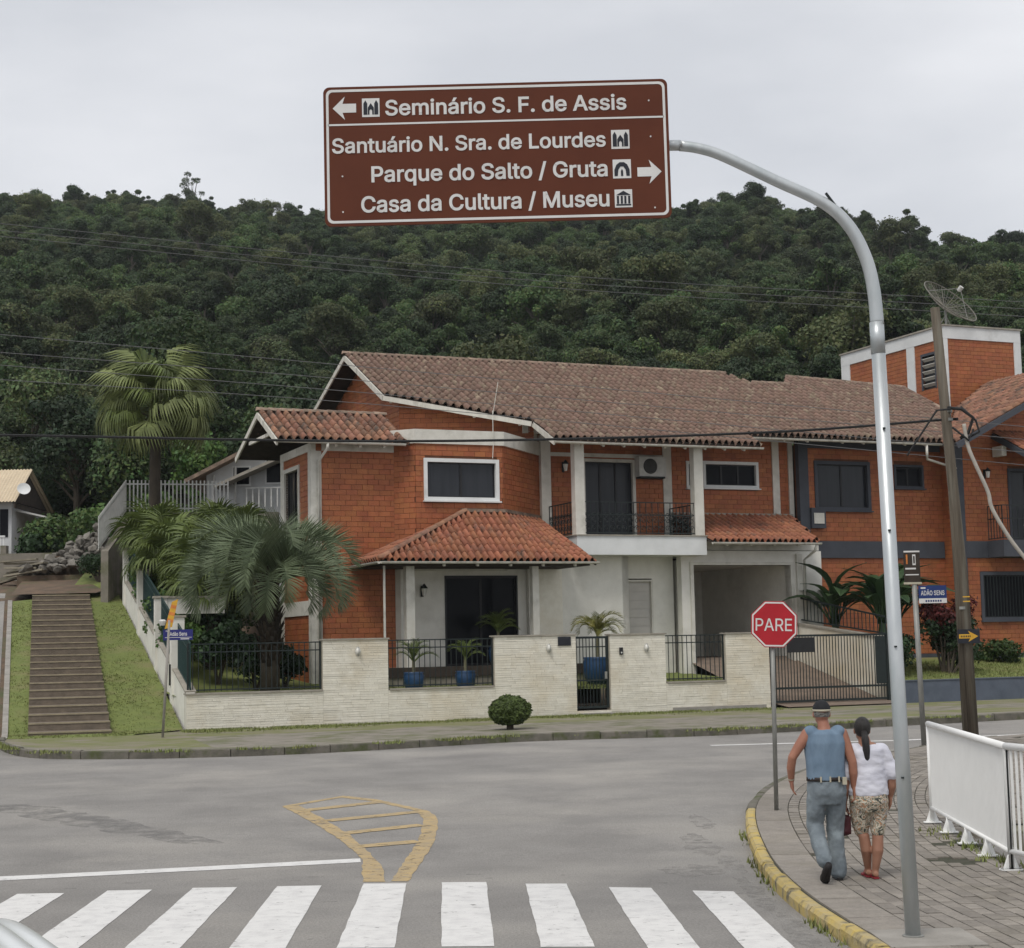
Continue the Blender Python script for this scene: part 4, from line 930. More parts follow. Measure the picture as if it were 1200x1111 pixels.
H2.wall((27.95,6.3),(27.95,5.5), 1.3, 9.1, prio=1); H2.wall((27.95,5.5),(34.5,5.5), 1.3, 9.0, [(.86,4.2,2.88,4.5),(2.25,4.6,5.6,8.15)], z1b=12.3, prio=8)
H2.part('corner_pilaster', 'trim_dark', (27.86,28.20,5.40,5.62,1.2,9.1)); H2.part('floor_band', 'trim_dark', (28.21,34.4,5.42,5.6,5.02,5.60)); H2.part('plinth', 'trim_dark', (28.21,34.4,5.43,5.6,1.0,1.72))
wb = H2.window((27.95,5.5),(1,0), .94, 4.1, 2.96, 4.42, fm='trim_dark', fw=.12, panes=3)
for k in range(24): obj('security_bar', unit_box('iron'), wb, mw=frame_mat((28.92+k*.135,5.46,3.69), (.022,0,0), (0,.022,0), (0,0,1.46)))
H2.window((27.95,5.5),(1,0), 2.32, 4.5, 5.66, 8.08, fm='trim_dark', fw=.10, panes=3, sill=False, name='balcony_door', gm='curtain_glass')
H2.part('balcony_slab', 'trim_dark', (29.1,34,4.55,5.40,5.02,5.60)); railing(r2, (29.15,4.62), (34,4.62), 5.60, 1.2, 22, scrolls=False); railing(r2, (29.15,4.64), (29.15,5.38), 5.60, 1.2, 5, scrolls=False)
b = MB()
for (u_, z_) in ((30.25,5.85),(30.7,6.0)): scroll(b, (u_,4.58,z_+.2), (1,0,0), .28, th=.02); scroll(b, (u_+.1,4.58,z_+.55), (1,0,0), .18, th=.02, flip=-1)
b.build('rail_ornament', 'trim_white', r2)
# roofs
rr2 = plane_roof(H2, [(22.32,4.95),(27.3,4.95),(29.7,8.4),(29.8,10.7),(25.0,11.3),(24.3,10.36),(22.8,10.35),(22.32,11.3)], RZ, 'tile_old', w=.235, l=.40)
ridge_caps(rr2, (22.9,10.36,RZ(0,10.36)+.03), (24.4,10.36,RZ(0,10.36)+.03)); ridge_caps(rr2, (24.95,11.3,RZ(0,11.3)+.03), (29.8,10.7,RZ(0,10.7)+.03)); ridge_caps(rr2, (29.75,10.7,RZ(0,10.7)), (29.7,8.4,RZ(0,8.4)))
GZ = lambda u, v: 8.87+.50*(u-26.92)
rr3 = plane_roof(H2, [(26.92,4.0),(33.2,4.0),(33.2,10.0),(30.6,8.6),(27.25,4.95),(26.92,4.95)], GZ, 'tile_mid', w=.225, l=.38, axis='u')
strip(H2, 'barge_board', 'trim_dark', [(26.85,3.96,GZ(26.85,0)), (33.2,3.96,GZ(33.2,0))], .06, .20, -.13)
gutter(H2, (22.3,4.86,8.88), (27.0,4.86,8.88)); rafters(H2, (22.6,5.0,8.84), (26.8,5.0,8.84), 5, (0,.4,.19))
b = MB(); b.tube([(26.3,4.86,8.82),(26.3,4.86,8.5),(26.4,5.0,8.36),(27.9,5.4,8.12)], .045, 8); b.build('downpipe', 'trim', r2, True)
H2.part('soffit_wall', 'wood_dark', (22.4,27.9,6.1,6.2,9.06,9.5))
QZ = lambda u, v: 9.45+.50*(v-5.5)
plane_roof(H2, [(29.6,3.5),(34.2,3.5),(34.2,5.45),(29.6,5.45)], QZ, 'tile_orange', w=.225, l=.38, single=True)
strip(H2, 'barge_board', 'trim_dark', [(29.56,3.45,QZ(0,3.45)), (29.56,5.45,QZ(0,5.45))], .06, .18, -.12)
H2.part('bracket', 'trim', (29.5,29.7,4.9,5.4,8.55,8.9))
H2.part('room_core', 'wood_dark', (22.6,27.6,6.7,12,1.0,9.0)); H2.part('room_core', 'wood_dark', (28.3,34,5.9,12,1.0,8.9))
H2.finish()
lantern(HP(29.15,5.47,7.95), 'small pale wall lamp on brick beside the dark trimmed balcony door')

tw = thing('brick_tower', 'square brick water tower with white corner frames rising behind the roofs', 'tower', (OX,OY,0), TH)
T = House(tw); tu0, tu1, tv0, tv1 = 31.24, 34.8, 10.0, 16.8
T.wall((tu0,tv1),(tu0,tv0), 8, 13.7, [(5.35,6.22,11.9,13.28)], prio=5); T.wall((tu0,tv0),(tu1,tv0), 8, 13.7, prio=6); T.wall((tu1,tv0),(tu1,tv1), 8, 13.7, brick=False)
T.part('top_band', 'trim_white', (tu0-.05,tu1+.05,tv0-.05,tv1+.05,13.70,14.18)); T.part('roof_edge', 'coping', (tu0-.1,tu1+.1,tv0-.1,tv1+.1,14.18,14.24))
T.part('corner_frame', 'trim_white', (tu0-.045,tu0+.12,tv0-.045,tv0+.30,8,13.7)); T.part('corner_frame', 'trim_white', (tu1-.28,tu1+.05,tv0-.045,tv0+.2,8,13.7)); T.part('corner_frame', 'trim_white', (tu0-.045,tu0+.2,tv1-.55,tv1+.05,8,13.7)); T.part('mid_frame', 'trim_white', (tu0-.045,tu0+.1,11.85,12.35,8,13.7))
lv = T.part('louvre_window', 'trim_dark', (tu0-.03,tu0+.02,10.55,10.62,11.88,13.3), (tu0-.03,tu0+.02,11.40,11.48,11.88,13.3), (tu0-.03,tu0+.02,10.62,11.40,13.2,13.3))
for k in range(5): MB().obox((tu0+.03,11.01,12.05+k*.25), (.06,0,-.05), (0,.39,0), (.006,0,.008)).build('louvre', 'trim', lv)
T.part('window_back', 'frame_black', (tu0+.12,tu0+.14,10.55,11.48,11.88,13.3))
T.finish()
# mesh satellite dish on the tower
q = hw(31.95,10.75); ds = thing('satellite_dish', 'large tilted mesh satellite dish on top of the brick tower', 'satellite dish', (q.x,q.y,14.24))
b = MB(); b.tube([(0,0,0),(0,0,.75)], .05, 8); b.tube([(.3,.3,0),(0,0,.55)], .025, 6); b.tube([(-.3,.3,0),(0,0,.55)], .025, 6); b.build('mast', 'galv_old', ds)
axis = Vector((.50,-.52,.66)).normalized(); sx = axis.cross(Vector((0,0,1))).normalized(); sy = sx.cross(axis); c0 = Vector((0,0,.85)); Rd = 1.22
def dish_pt(r, a): return c0+sx*(cos(a)*r)+sy*(sin(a)*r)+axis*(.34*r*r/Rd/Rd-.02)
b = MB()
for r_ in (.2,.38,.56,.74,.92): b.tube([dish_pt(r_, 2*pi*k/24) for k in range(25)], .009, 4, cap=False)
for k in range(48): b.tube([dish_pt(.1,2*pi*k/48), dish_pt(.6,2*pi*k/48), dish_pt(Rd,2*pi*k/48)], .008, 3)
b.build('mesh_panel', 'dish_mesh', ds)
b = MB(); b.tube([dish_pt(Rd, 2*pi*k/32) for k in range(33)], .022, 6, cap=False); b.build('rim', 'dish_mesh', ds)
for k in range(12): 
    b = MB(); b.tube([dish_pt(.05,2*pi*k/12)-axis*.02, dish_pt(Rd,2*pi*k/12)-axis*.02], .012, 4); b.build('rib', 'dish_mesh', ds)
b = MB(); fp_ = c0+axis*.95
for k in range(3): b.tube([dish_pt(Rd*.9, 2*pi*k/3+.5), fp_], .012, 5)
b.build('feed_arm', 'galv_old', ds); b = MB(); b.tube([fp_-axis*.12, fp_+axis*.08], .09, 10); b.build('feed_horn', 'plastic_white', ds)

# ================================================================== garden: lawn, front wall, gates
def plan(pts): return [tuple(hw(u, v)) for u, v in pts]
mat('driveway', (.22, .165, .125), (.16, .125, .10), rough=.95, scale=3, detail=9, bump=.5, bscale=30)
b = MB(); gpts = []
def lawn_z(u, v): return 1.08+.05*v+.17*max(0, v-4.5)*(1-smooth01(2.5,4.6,u))
for i in range(25):
    for k in range(17):
        v_ = .2+k*.75; u_ = lerp(-.0-max(0,-v_*.07)+.12, 17.0, i/24); p = hw(u_, v_); gpts.append((p.x, p.y, lawn_z(u_, v_)+mnoise.noise((p.x,p.y,0))*.02))
b.add(gpts, [(i*17+k, (i+1)*17+k, (i+1)*17+k+1, i*17+k+1) for i in range(24) for k in range(16)], 0)
tag(b.build('garden_lawn', 'lawn', None, True), kind='structure')
b = MB(); b.add([(*hw(17.0,-.6),.42),(*hw(20.9,-.6),.42),(*hw(20.9,.6),.55),(*hw(17.0,.6),.55),(*hw(17.0,5.5),1.8),(*hw(20.9,5.5),1.8),(*hw(17.0,11),1.8),(*hw(20.9,11),1.8)], [(0,1,2,3),(3,2,5,4),(4,5,7,6)]); tag(b.build('driveway', 'driveway'), kind='structure')
b = MB(); lp = []
for i in range(9):
    for k in range(7):
        u_, v_ = 21.0+i*1.7, .2+k*1.05; p = hw(u_, v_); lp.append((p.x,p.y,1.0+.10*v_+mnoise.noise((p.x,p.y,9))*.03))
b.add(lp, [(i*7+k, (i+1)*7+k, (i+1)*7+k+1, i*7+k+1) for i in range(8) for k in range(6)], 0); tag(b.build('upper_lawn', 'lawn', None, True), kind='structure')

fw = thing('garden_wall', 'low cream split stone garden wall with piers along the pavement', 'wall', (OX,OY,0), TH)
def clad(root, u0, u1, z0, z1, v0=0.0, depth=.25, name='wall_section'):
    sec = MB().box(u0,u1,v0+.02,v0+depth,z0,z1).build(name, 'mortar_pale', root); st = MB(); z = z0
    while z < z1-.01:
        h = min(random.choice((.05,.06,.075)), z1-z); u_ = u0
        while u_ < u1-.005:
            l_ = min(random.uniform(.2,.6), u1-u_)
            if u1-(u_+l_) < .08: l_ = u1-u_
            st.box(u_+.002, u_+l_-.002, v0-random.uniform(0,.009), v0+.03, z+.002, z+h-.003); u_ += l_
        z += h
    tag(st.build('stone_strips', 'stone_cream', sec), kind='stuff'); return sec
mat('mortar_pale', (.50, .46, .38), (.42, .38, .31), rough=1, scale=5)
clad(fw, 0,3.50,.2,1.25); clad(fw, 3.50,5.26,.2,2.54); clad(fw, 5.26,8.26,.2,1.22); clad(fw, 8.26,10.66,.2,2.55); clad(fw, 10.66,11.70,.2,.50); clad(fw, 11.70,13.42,.2,2.54); clad(fw, 13.42,15.36,.2,1.18); clad(fw, 15.36,16.78,.2,2.52)
MB().box(10.70,11.66,-.32,-.025,.2,.44).build('door_step', 'concrete_pale', fw); MB().box(13.6,16.6,-.06,-.02,.2,.50).build('plinth', 'concrete_pale', fw)
for (u0, u1, z) in ((-.02,3.49,1.25),(3.47,5.29,2.54),(5.295,8.225,1.22),(8.23,10.68,2.55),(11.68,13.45,2.54),(13.455,15.325,1.18),(15.33,16.81,2.52)): MB().box(u0,u1,-.04,.29,z,z+.04).build('coping', 'coping', fw)
# seams on piers
def fence_panel(root, u0, u1, z0, z1, nb, v=.12, m='iron', label=None):
    b = MB()
    for z in (z0+.06, z1-.22, z1-.02): b.box(u0,u1,v-.018,v+.018,z-.015,z+.015)
    b.box(u0,u0+.04,v-.02,v+.02,z0,z1); b.box(u1-.04,u1,v-.02,v+.02,z0,z1)
    r = b.build('fence_panel', m, root)
    for i in range(1, nb): obj('bar', unit_box(m), r, mw=frame_mat((lerp(u0,u1,i/nb), v, (z0+z1)/2), (.017,0,0), (0,.017,0), (0,0,z1-z0-.04)))
    return r
fence_panel(fw, .03,3.48,1.30,2.52,24); fence_panel(fw, 5.27,8.25,1.27,2.53,20); fence_panel(fw, 13.43,15.35,1.23,2.52,13)
gt = thing('garden_gate', 'narrow dark iron bar gate set between cream wall piers', 'gate', HP(10.66,.12,0), TH)
b = MB(); b.box(.02,.07,-.025,.025,.56,2.52); b.box(.96,1.03,-.025,.025,.56,2.52); b.box(.07,.96,-.02,.02,2.46,2.52); b.box(.07,.96,-.02,.02,.56,.62); b.box(.07,.96,-.02,.02,1.30,1.34); b.box(.07,.96,-.02,.02,2.22,2.25); b.build('frame', 'iron', gt)
for i in range(1,9): obj('bar', unit_box('iron'), gt, mw=frame_mat((.07+.89*i/9,0,1.54), (.018,0,0), (0,.018,0), (0,0,1.84)))
MB().box(.90,.97,-.05,-.026,1.35,1.55).build('lock', 'galv_old', gt)
sg = thing('driveway_gate', 'wide dark iron sliding gate of vertical bars across the driveway', 'gate', HP(16.84,.05,0), TH)
b = MB(); b.box(0,.07,-.03,.03,.48,2.46); b.box(4.0,4.14,-.05,.05,.40,2.46); b.box(.07,4.0,-.025,.025,2.40,2.46); b.box(.07,4.0,-.025,.025,.52,.58); b.box(.07,4.0,-.025,.025,.90,.96); b.build('frame', 'iron', sg)
for i in range(1,38): obj('bar', unit_box('iron'), sg, mw=frame_mat((.07+3.93*i/38,0,1.48), (.02,0,0), (0,.02,0), (0,0,1.86)))
MB().box(-.03,.09,-.09,-.032,1.2,1.5).build('lock_box', 'iron', sg); MB().box(3.6,3.98,-.03,-.028,.98,2.38).build('side_panel', 'iron', sg); MB().box(.55,1.5,-.035,-.03,1.95,2.38).build('letter_panel', 'frame_black', sg)
# retaining wall between the driveway and the next lot, with a railing above
rw = thing('retaining_wall', 'cream retaining wall rising beside the driveway behind the gate', 'wall', (OX,OY,0), TH)
b = MB(); b.extr([(20.95,.25,.3),(20.95,6.2,.3),(20.95,6.2,2.95),(20.95,.25,2.3)], (.2,0,0)); b.build('wall_face', 'stone_cream', rw); b = MB(); b.bar((21.05,.2,2.32),(21.05,6.2,2.97),.28,.06); b.build('coping', 'coping', rw)
rf = MB(); rf.bar((21.05,.3,2.95),(21.05,6.1,3.85),.04,.05); rf.bar((21.05,.3,2.45),(21.05,6.1,3.1),.04,.04); rf = rf.build('railing', 'iron', rw)
for i in range(30):
    t = i/29; obj('bar', unit_box('iron'), rf, mw=frame_mat((21.05,lerp(.3,6.1,t),lerp(2.7,3.48,t)), (.02,0,0), (0,.02,0), (0,0,lerp(.5,.78,t))))
lw = thing('low_wall', 'low slate blue painted wall below the neighbouring lawn', 'wall', (OX,OY,0), TH)
mat('trim_slate', (.11, .128, .165), (.085, .10, .13), rough=.85, scale=2.5, detail=9)
MB().box(20.98,36,.0,.2,-.1,1.02).build('wall_face', 'trim_slate', lw); MB().box(20.96,36,-.02,.22,1.02,1.05).build('coping', 'trim_slate', lw)
# small oval lamps, bell and plate on the front wall
def oval_lamp(u, z, label):
    t = thing('wall_lamp', label, 'lamp', HP(u,-.02,z), TH, 'oval bulkhead lamps on the garden wall')
    b = MB(); b.lathe([(.10,0),(.10,.02)], 16); me = b.mesh('base','plastic_white')
    for v in me.vertices: v.co = Vector((v.co.x*.72, -v.co.z, v.co.y*1.15))
    obj('base', me, t)
    b = MB(); b.lathe([(.085,.02),(.08,.05),(.055,.085),(.01,.10)], 14); me = b.mesh('glass','lamp_glass', True)
    for v in me.vertices: v.co = Vector((v.co.x*.72, -v.co.z, v.co.y*1.1))
    obj('glass', me, t)
    b = MB(); b.tube([(0,-.055,.12),(0,-.10,.06),(0,-.115,-.02),(0,-.06,-.12)], .008, 5); b.build('cage', 'galv_old', t)
oval_lamp(4.43,2.24,'white oval lamp on the wall pier between the two long fence panels'); oval_lamp(9.84,2.22,'white oval lamp left of the small dark plate beside the garden gate'); oval_lamp(12.81,2.18,'white oval lamp on the pier right of the garden gate')
tag(MB().obox((*hw(10.31,-.02),2.40), tuple(U*.19)+(0,), tuple(V*.012)+(0,), (0,0,.12)).build('name_plate', 'sign_black'), 'small dark rectangular plate on the wall pier beside the garden gate', 'plate')
t_ = thing('intercom', 'small black intercom on the pier just right of the garden gate', 'intercom', HP(12.02,-.02,2.10), TH)
MB().box(-.05,.05,-.04,0,-.10,.10).build('body','frame_black',t_); MB().box(-.02,.02,-.05,-.041,-.06,-.02).build('button','plastic_white',t_)

# side wall up the street
SD = Vector((-.322,.947)); sw_ang = atan2(SD.y, SD.x)
sw = thing('garden_side_wall', 'pale plastered garden wall with green mesh panels climbing the grass bank', 'wall', (OX-.02,OY+.02,0), sw_ang)   # local x runs uphill
def sz(s): return .33+.225*s
segs = [(0,2.4),(2.75,6.0),(6.35,10.6),(10.95,15.0)]
for (a, c) in segs:
    MB().extr([(a,0,sz(a)-.5),(c,0,sz(c)-.5),(c,0,sz(c)+.98),(a,0,sz(a)+.98)], (0,-.22,0)).build('base_wall', 'plaster', sw)
    b = MB(); b.bar((a,-.11,sz(a)+1.0),(c,-.11,sz(c)+1.0),.28,.045); b.build('coping', 'coping', sw)
    z0a, z0c = sz(a)+1.06, sz(c)+1.06; fr = MB(); H_ = 1.12
    fr.bar((a+.03,-.11,z0a),(c-.03,-.11,z0c),.03,.04); fr.bar((a+.03,-.11,z0a+H_),(c-.03,-.11,z0c+H_),.03,.04); fr.bar((a+.03,-.11,z0a+H_*.8),(c-.03,-.11,z0c+H_*.8),.02,.03); fr = fr.build('mesh_panel', 'iron_green', sw)
    nb = int((c-a)/.085)
    for i in range(nb+1):
        t = i/nb; x = lerp(a+.04,c-.04,t); obj('bar', unit_box('iron_green'), fr, mw=frame_mat((x,-.11,lerp(z0a,z0c,t)+H_/2), (.022,0,0), (0,.022,0), (0,0,H_)))
for (a, top) in ((2.4,3.22),(6.0,3.85),(10.6,4.85),(15.0,5.75)):
    MB().box(a,a+.35,-.28,.06,sz(a)-.5,top).build('pillar', 'plaster', sw); MB().box(a-.04,a+.39,-.32,.10,top,top+.06).build('pillar_cap', 'coping', sw)
MB().box(2.5,2.62,.062,.10,1.45,2.0).build('letter_box', 'frame_black', sw)
b = MB(); b.box(6.02,6.33,-1.9,-.29,3.4,3.84); b.build('cross_wall', 'plaster', sw); b = MB(); b.box(5.98,6.37,-1.95,-.33,3.845,3.9); b.build('coping', 'coping', sw)

# ================================================================== lots up the hill on the left
uf = thing('picket_fence', 'pale grey slatted fence on the raised terrace beside the white building', 'fence')
f_ = MB(); P0, P1, P2 = Vector((-13.98,56.0,5.8)), Vector((-14.0,60,7.42)), Vector((-10.3,60,7.32))
for (a, c) in ((P0,P1),(P1,P2)):
    for z in (.12,1.0): f_.bar(a+Vector((0,0,z)), c+Vector((0,0,z)), .03, .05)
f_ = f_.build('rails', 'plastic_white', uf)
for (a, c, n) in ((P0,P1,40),(P1,P2,26)):
    d = Vector((c.x-a.x,c.y-a.y,0)).normalized()
    for i in range(n+1):
        p = a.lerp(c, i/n); obj('slat', unit_box('plastic_white'), f_, mw=frame_mat(p+Vector((0,0,.57)), d*(.065 if n == 40 else .05), Vector((-d.y,d.x,0))*.02, Vector((0,0,1.14))))
b = MB(); b.extr([(-13.9,56.0,3.2),(-13.9,60.05,3.2),(-13.9,60.05,7.4),(-13.9,56.0,5.75)], (.25,0,0)); b.extr([(-13.9,60.06,3.2),(-8.5,60.06,3.2),(-8.5,60.06,7.3),(-13.9,60.06,7.38)], (0,.3,0)); b.build('terrace_wall', 'concrete', uf)
wb_ = thing('white_building', 'white rendered gabled building with lean-to roof behind the slatted fence', 'building', (-12.0,65,0), 0)
b = MB(); b.extr([(0,0,4),(8,0,4),(8,0,9.2),(4,0,11.2),(0,0,9.2)], (0,7,0)); b.build('wall', 'wall_white', wb_)
for (a, c) in (((-.75,8.83),(4,11.2)),((8.75,8.83),(4,11.2))):
    b = MB(); b.extr([(a[0],-.7,a[1]),(c[0],-.7,c[1]),(c[0],-.7,c[1]+.16),(a[0],-.7,a[1]+.16)], (0,8.2,0)); b.build('roof', 'ridge_tile', wb_)
for (x0, z0, x1, z1) in ((1.0,8.75,1.75,9.55),(2.3,8.8,3.1,10.0)):
    w_ = MB().box(x0,x1,-.03,.02,z0,z1).build('window', 'trim_white', wb_); MB().box(x0+.07,x1-.07,-.045,-.032,z0+.07,z1-.07).build('pane', 'glass', w_)
b = MB(); b.extr([(.5,-1.0,8.62),(3.4,-1.0,9.85),(3.4,-1.0,9.97),(.5,-1.0,8.74)], (0,1.1,0)); b.build('awning', 'coping', wb_)
b = MB(); b.tube([(1.15,-.08,9.5),(1.15,-.08,6.5)], .05, 8); b.tube([(.3,-.08,9.2),(.3,-.08,6.5)], .04, 8); b.build('downpipe', 'plastic_white', wb_)
bal = MB(); bal.box(1.6,4.5,-.5,-.46,8.6,8.65); bal = bal.build('balcony_rail', 'plastic_white', wb_)
for k in range(12): obj('bar', unit_box('plastic_white'), bal, mw=frame_mat((1.65+k*.24,-.48,8.25), (.05,0,0), (0,.03,0), (0,0,.75)))
lh = thing('small_house', 'small white house with cream corrugated roof beyond the stone pile', 'house', (-26.5,71.5,0), 0)
MB().box(0,4.9,0,5,4.5,8.95).build('wall', 'wall_white', lh)
b = MB(); n = 40
for i in range(n):
    x0, x1 = -.5+i*.143, -.5+(i+1)*.143
    for (xa, xb, za, zb) in ((x0,(x0+x1)/2,0,.05),((x0+x1)/2,x1,.05,0)): b.quad((xa,-.6,8.85+za),(xb,-.6,8.85+zb),(xb,1.9,10.5+zb),(xa,1.9,10.5+za)); b.quad((xa,1.9,10.5+za),(xb,1.9,10.5+zb),(xb,5.6,8.85+zb),(xa,5.6,8.85+za))
b.build('roof', 'roof_cream', lh)
MB().box(5.15,5.22,-.6,5.6,8.6,8.8).build('gable_trim', 'wood_dark', lh); b = MB(); b.extr([(4.92,-.1,8.9),(4.92,1.9,10.35),(4.92,5.0,8.9)], (.1,0,0)); b.build('gable', 'wood_dark', lh)
b = MB(); b.extr([(4.95,.5,8.55),(6.6,.5,8.15),(6.6,.5,8.22),(4.95,.5,8.63)], (0,3,0)); b.build('porch_roof', 'plastic_white', lh); MB().box(4.95,6.2,3.3,3.4,5.5,8.2).build('porch_wall', 'wall_white', lh)
MB().box(4.4,4.75,-.03,.0,7.4,8.6).build('window', 'glass', lh)
sd_ = thing('satellite_dish', 'small white satellite dish on the gable of the cream roofed house', 'satellite dish', (-20.95,71.0,9.4))
b = MB(); b.tube([(-.4,.6,-.2),(0,.1,.0)], .03, 6); b.build('arm','galv_old',sd_)
b = MB(); b.lathe([(.02,0),(.16,.02),(.27,.06),(.28,.065),(.26,.05),(.16,.012),(.02,-.01)], 20); me = b.mesh('reflector','trim_white',False)
R_ = Vector((.35,-.85,.4)).to_track_quat('Z','Y').to_matrix()
for v in me.vertices: v.co = R_ @ v.co
obj('reflector', me, sd_)
gf = thing('porch_fence', 'short white porch fence on a brick base at the cream roofed house', 'fence', (-23.2,69.5,0))
MB().box(0,1.9,0,.25,5.2,6.55).build('base', 'mortar', gf); rl_ = MB().box(0,1.9,.08,.16,7.25,7.33).build('rail', 'trim_white', gf); MB().box(1.75,2.0,-.05,.3,5.2,6.9).build('post', 'concrete', gf)
for k in range(14): obj('slat', unit_box('trim_white'), rl_, mw=frame_mat((.05+k*.138,.12,6.9), (.06,0,0), (0,.03,0), (0,0,.75)))
# heap of broken stone and planks
def rock_mesh(seed, m='rock'):
    rg = random.Random(seed); bm_ = bmesh.new(); bmesh.ops.create_icosphere(bm_, subdivisions=1, radius=1)
    for v in bm_.verts: v.co *= rg.uniform(.65,1.15); 
    me = bpy.data.meshes.new('rock'); bm_.to_mesh(me); bm_.free(); me.materials.append(M[m]); return me
RK = [rock_mesh(i) for i in range(6)]
pile = thing('stone_pile', 'heap of broken grey stones at the top of the steps', 'stone pile', (-16.3,61.6,5.1))
for i in range(170):
    x, y = random.uniform(-1.6,1.2), random.uniform(-1.2,1.6); hmax = .45+1.6*smooth01(-1.6,.9,x)*smooth01(-1.4,.3,y); z = hmax*random.uniform(.55,1)
    s = random.uniform(.10,.26); o_ = obj('stone', RK[i % 6], pile, loc=(x,y,z)); o_.scale = (s*random.uniform(.9,1.7), s, s*random.uniform(.5,.9)); o_.rotation_euler = (random.random()*.6,random.random()*.6,random.random()*6)
b = MB(); b.extr([(-1.8,-1.0,-.4),(1.4,-1.0,-.4),(1.4,1.9,-.4),(-1.8,1.9,-.4)], (0,0,.5)); b.extr([(-1.0,.0,.1),(1.2,-.4,.1),(1.2,1.8,.1),(-.8,1.8,.1)], (0,0,.75)); b.build('core', 'soil', pile)
pk = thing('plank_stack', 'loose weathered planks thrown beside the stone heap', 'planks', (-18.3,61,4.98))
for i in range(9):
    a = random.uniform(-.5,.35); z = .05+i*.09; l_ = random.uniform(.9,1.7); c = (random.uniform(-.2,.7),random.uniform(-.4,.5),z); MB().obox(c, (cos(a)*l_/2,sin(a)*l_/2,random.uniform(-.05,.18)), (-sin(a)*.14,cos(a)*.14,0), (0,0,.03)).build('plank', 'slab_wood', pk)
tag(MB().box(-21,-15.8,63.6,63.85,5,6.2).build('lot_wall', 'concrete'), 'stained low concrete wall behind the stone heap', 'wall')
tag(MB().extr([(-15.4,57.6,4.3),(-13.8,57.4,4.4),(-13.6,60.8,5.2),(-15.6,60.8,5.2)], (0,0,.16)).build('grass_mound', 'lawn', None, True), kind='structure')
# ================================================================== overhead direction sign
gs = thing('direction_sign', 'large brown tourist direction sign on a curved galvanised pole arm', 'sign', (2.873,12.49,.122))
gs.scale = (.945,.945,.9626)
PX = Vector((3.04,13.22,.12))
def rel(p): return Vector(p)-PX
b = MB(); b.tube([(0,0,0),(-.03,0,1.6),(-.075,0,4.55)], [.060,.058,.056], 20); b.build('pole', 'galv', gs, True)
MB().lathe([(.085,0),(.085,.012),(.07,.016)], 16).build('base_flange', 'galv_old', gs)
b = MB(); b.tube([(-.076,0,4.5),(-.079,0,4.75)], .0578, 20); b.build('sleeve', 'galv', gs, True)
armp = catmull([rel((2.965,13.22,4.85)).to_tuple(), rel((2.95,13.22,5.12)).to_tuple(), rel((2.90,13.22,5.38)).to_tuple(), rel((2.78,13.22,5.64)).to_tuple(), rel((2.58,13.22,5.84)).to_tuple(), rel((2.2,13.22,6.03)).to_tuple(), rel((1.79,13.22,6.235)).to_tuple(), rel((1.60,13.22,6.305)).to_tuple(), rel((1.42,13.22,6.335)).to_tuple(), rel((1.2,13.22,6.34)).to_tuple(), rel((-.9,13.22,6.34)).to_tuple()], 5)
n_ = len(armp); b = MB(); b.tube(armp, [lerp(.056,.043,min(1,i/(n_*.62))) for i in range(n_)], 16); b.build('arm', 'galv', gs, True)
b = MB(); b.tube([rel((2.66,13.2,5.82)), rel((2.59,13.2,5.92))], .012, 6); b.build('lug', 'iron', gs)
for z in (1.2,2.2,3.1,3.9): MB().lathe([(.012,-.006),(.012,.006)], 8, (-.03-.01*z,-.060,z)).build('bolt', 'iron', gs)
# panel: local frame, x right, z up, origin lower-left corner; faces -Y
PW, PH_ = 2.775, 1.125
pan = MB(); rr = .05
def rrect(x0, x1, z0, z1, r, n=5):
    pts = []
    for (cx, cz, a0) in ((x1-r,z0+r,-pi/2),(x1-r,z1-r,0),(x0+r,z1-r,pi/2),(x0+r,z0+r,pi)):
        for k in range(n+1): a = a0+pi/2*k/n; pts.append((cx+r*cos(a), cz+r*sin(a)))
    return pts
def slab2d(pts, y0, y1):
    bb = MB(); bb.extr([(x, y1, z) for x, z in pts], (0, y0-y1, 0)); return bb
panel = slab2d(rrect(0,PW,0,PH_,.05), -.02, .0).build('panel', 'sign_brown', gs)
panel.matrix_local = Matrix.Translation(rel((-1.455,13.05,5.685))) @ Matrix.Rotation(-.006,4,'Y')
def ring2d(name, outer, inner_, y, m, par):
    n = len(outer); bb = MB(); bb.add([(x,y,z) for x, z in outer]+[(x,y,z) for x, z in inner_], [(i,(i+1)%n,n+(i+1)%n,n+i) for i in range(n)]); return bb.build(name, m, par)
ring2d('border', rrect(.022,PW-.022,.022,PH_-.022,.045), rrect(.042,PW-.042,.042,PH_-.042,.035), -.0225, 'sign_white', panel)
def bx2(name, x0, x1, z0, z1, m, y=-.0225, par=None): return MB().quad((x0,y,z0),(x1,y,z0),(x1,y,z1),(x0,y,z1)).build(name, m, par or panel)
def CX(X): return (X-52)/1103*PW
def FZ(f): return PH_*(1-f)
bx2('divider', CX(66), CX(1141), FZ(.281), FZ(.268), 'sign_white')
for txt, x0, x1, fb, ft in (('Seminário S. F. de Assis',250,1022,.213,.104),('Santuário N. Sra. de Lourdes',78,952,.477,.372),('Parque do Salto / Gruta',202,955,.690,.578),('Casa da Cultura / Museu',168,958,.905,.792)):
    letters(text_mesh(txt, CX(x1)-CX(x0), (fb-ft)*PH_, bold=.017), panel, (CX(x0),-.0225,FZ(fb)))
def poly2d(name, pts, m, y, par=panel): 
    bb = MB(); bb.add([(x,y,z) for x, z in pts], [tuple(range(len(pts)))]); me = bb.mesh(name, m)
    if me.polygons[0].normal.y > 0: me.flip_normals()
    return obj(name, me, par)
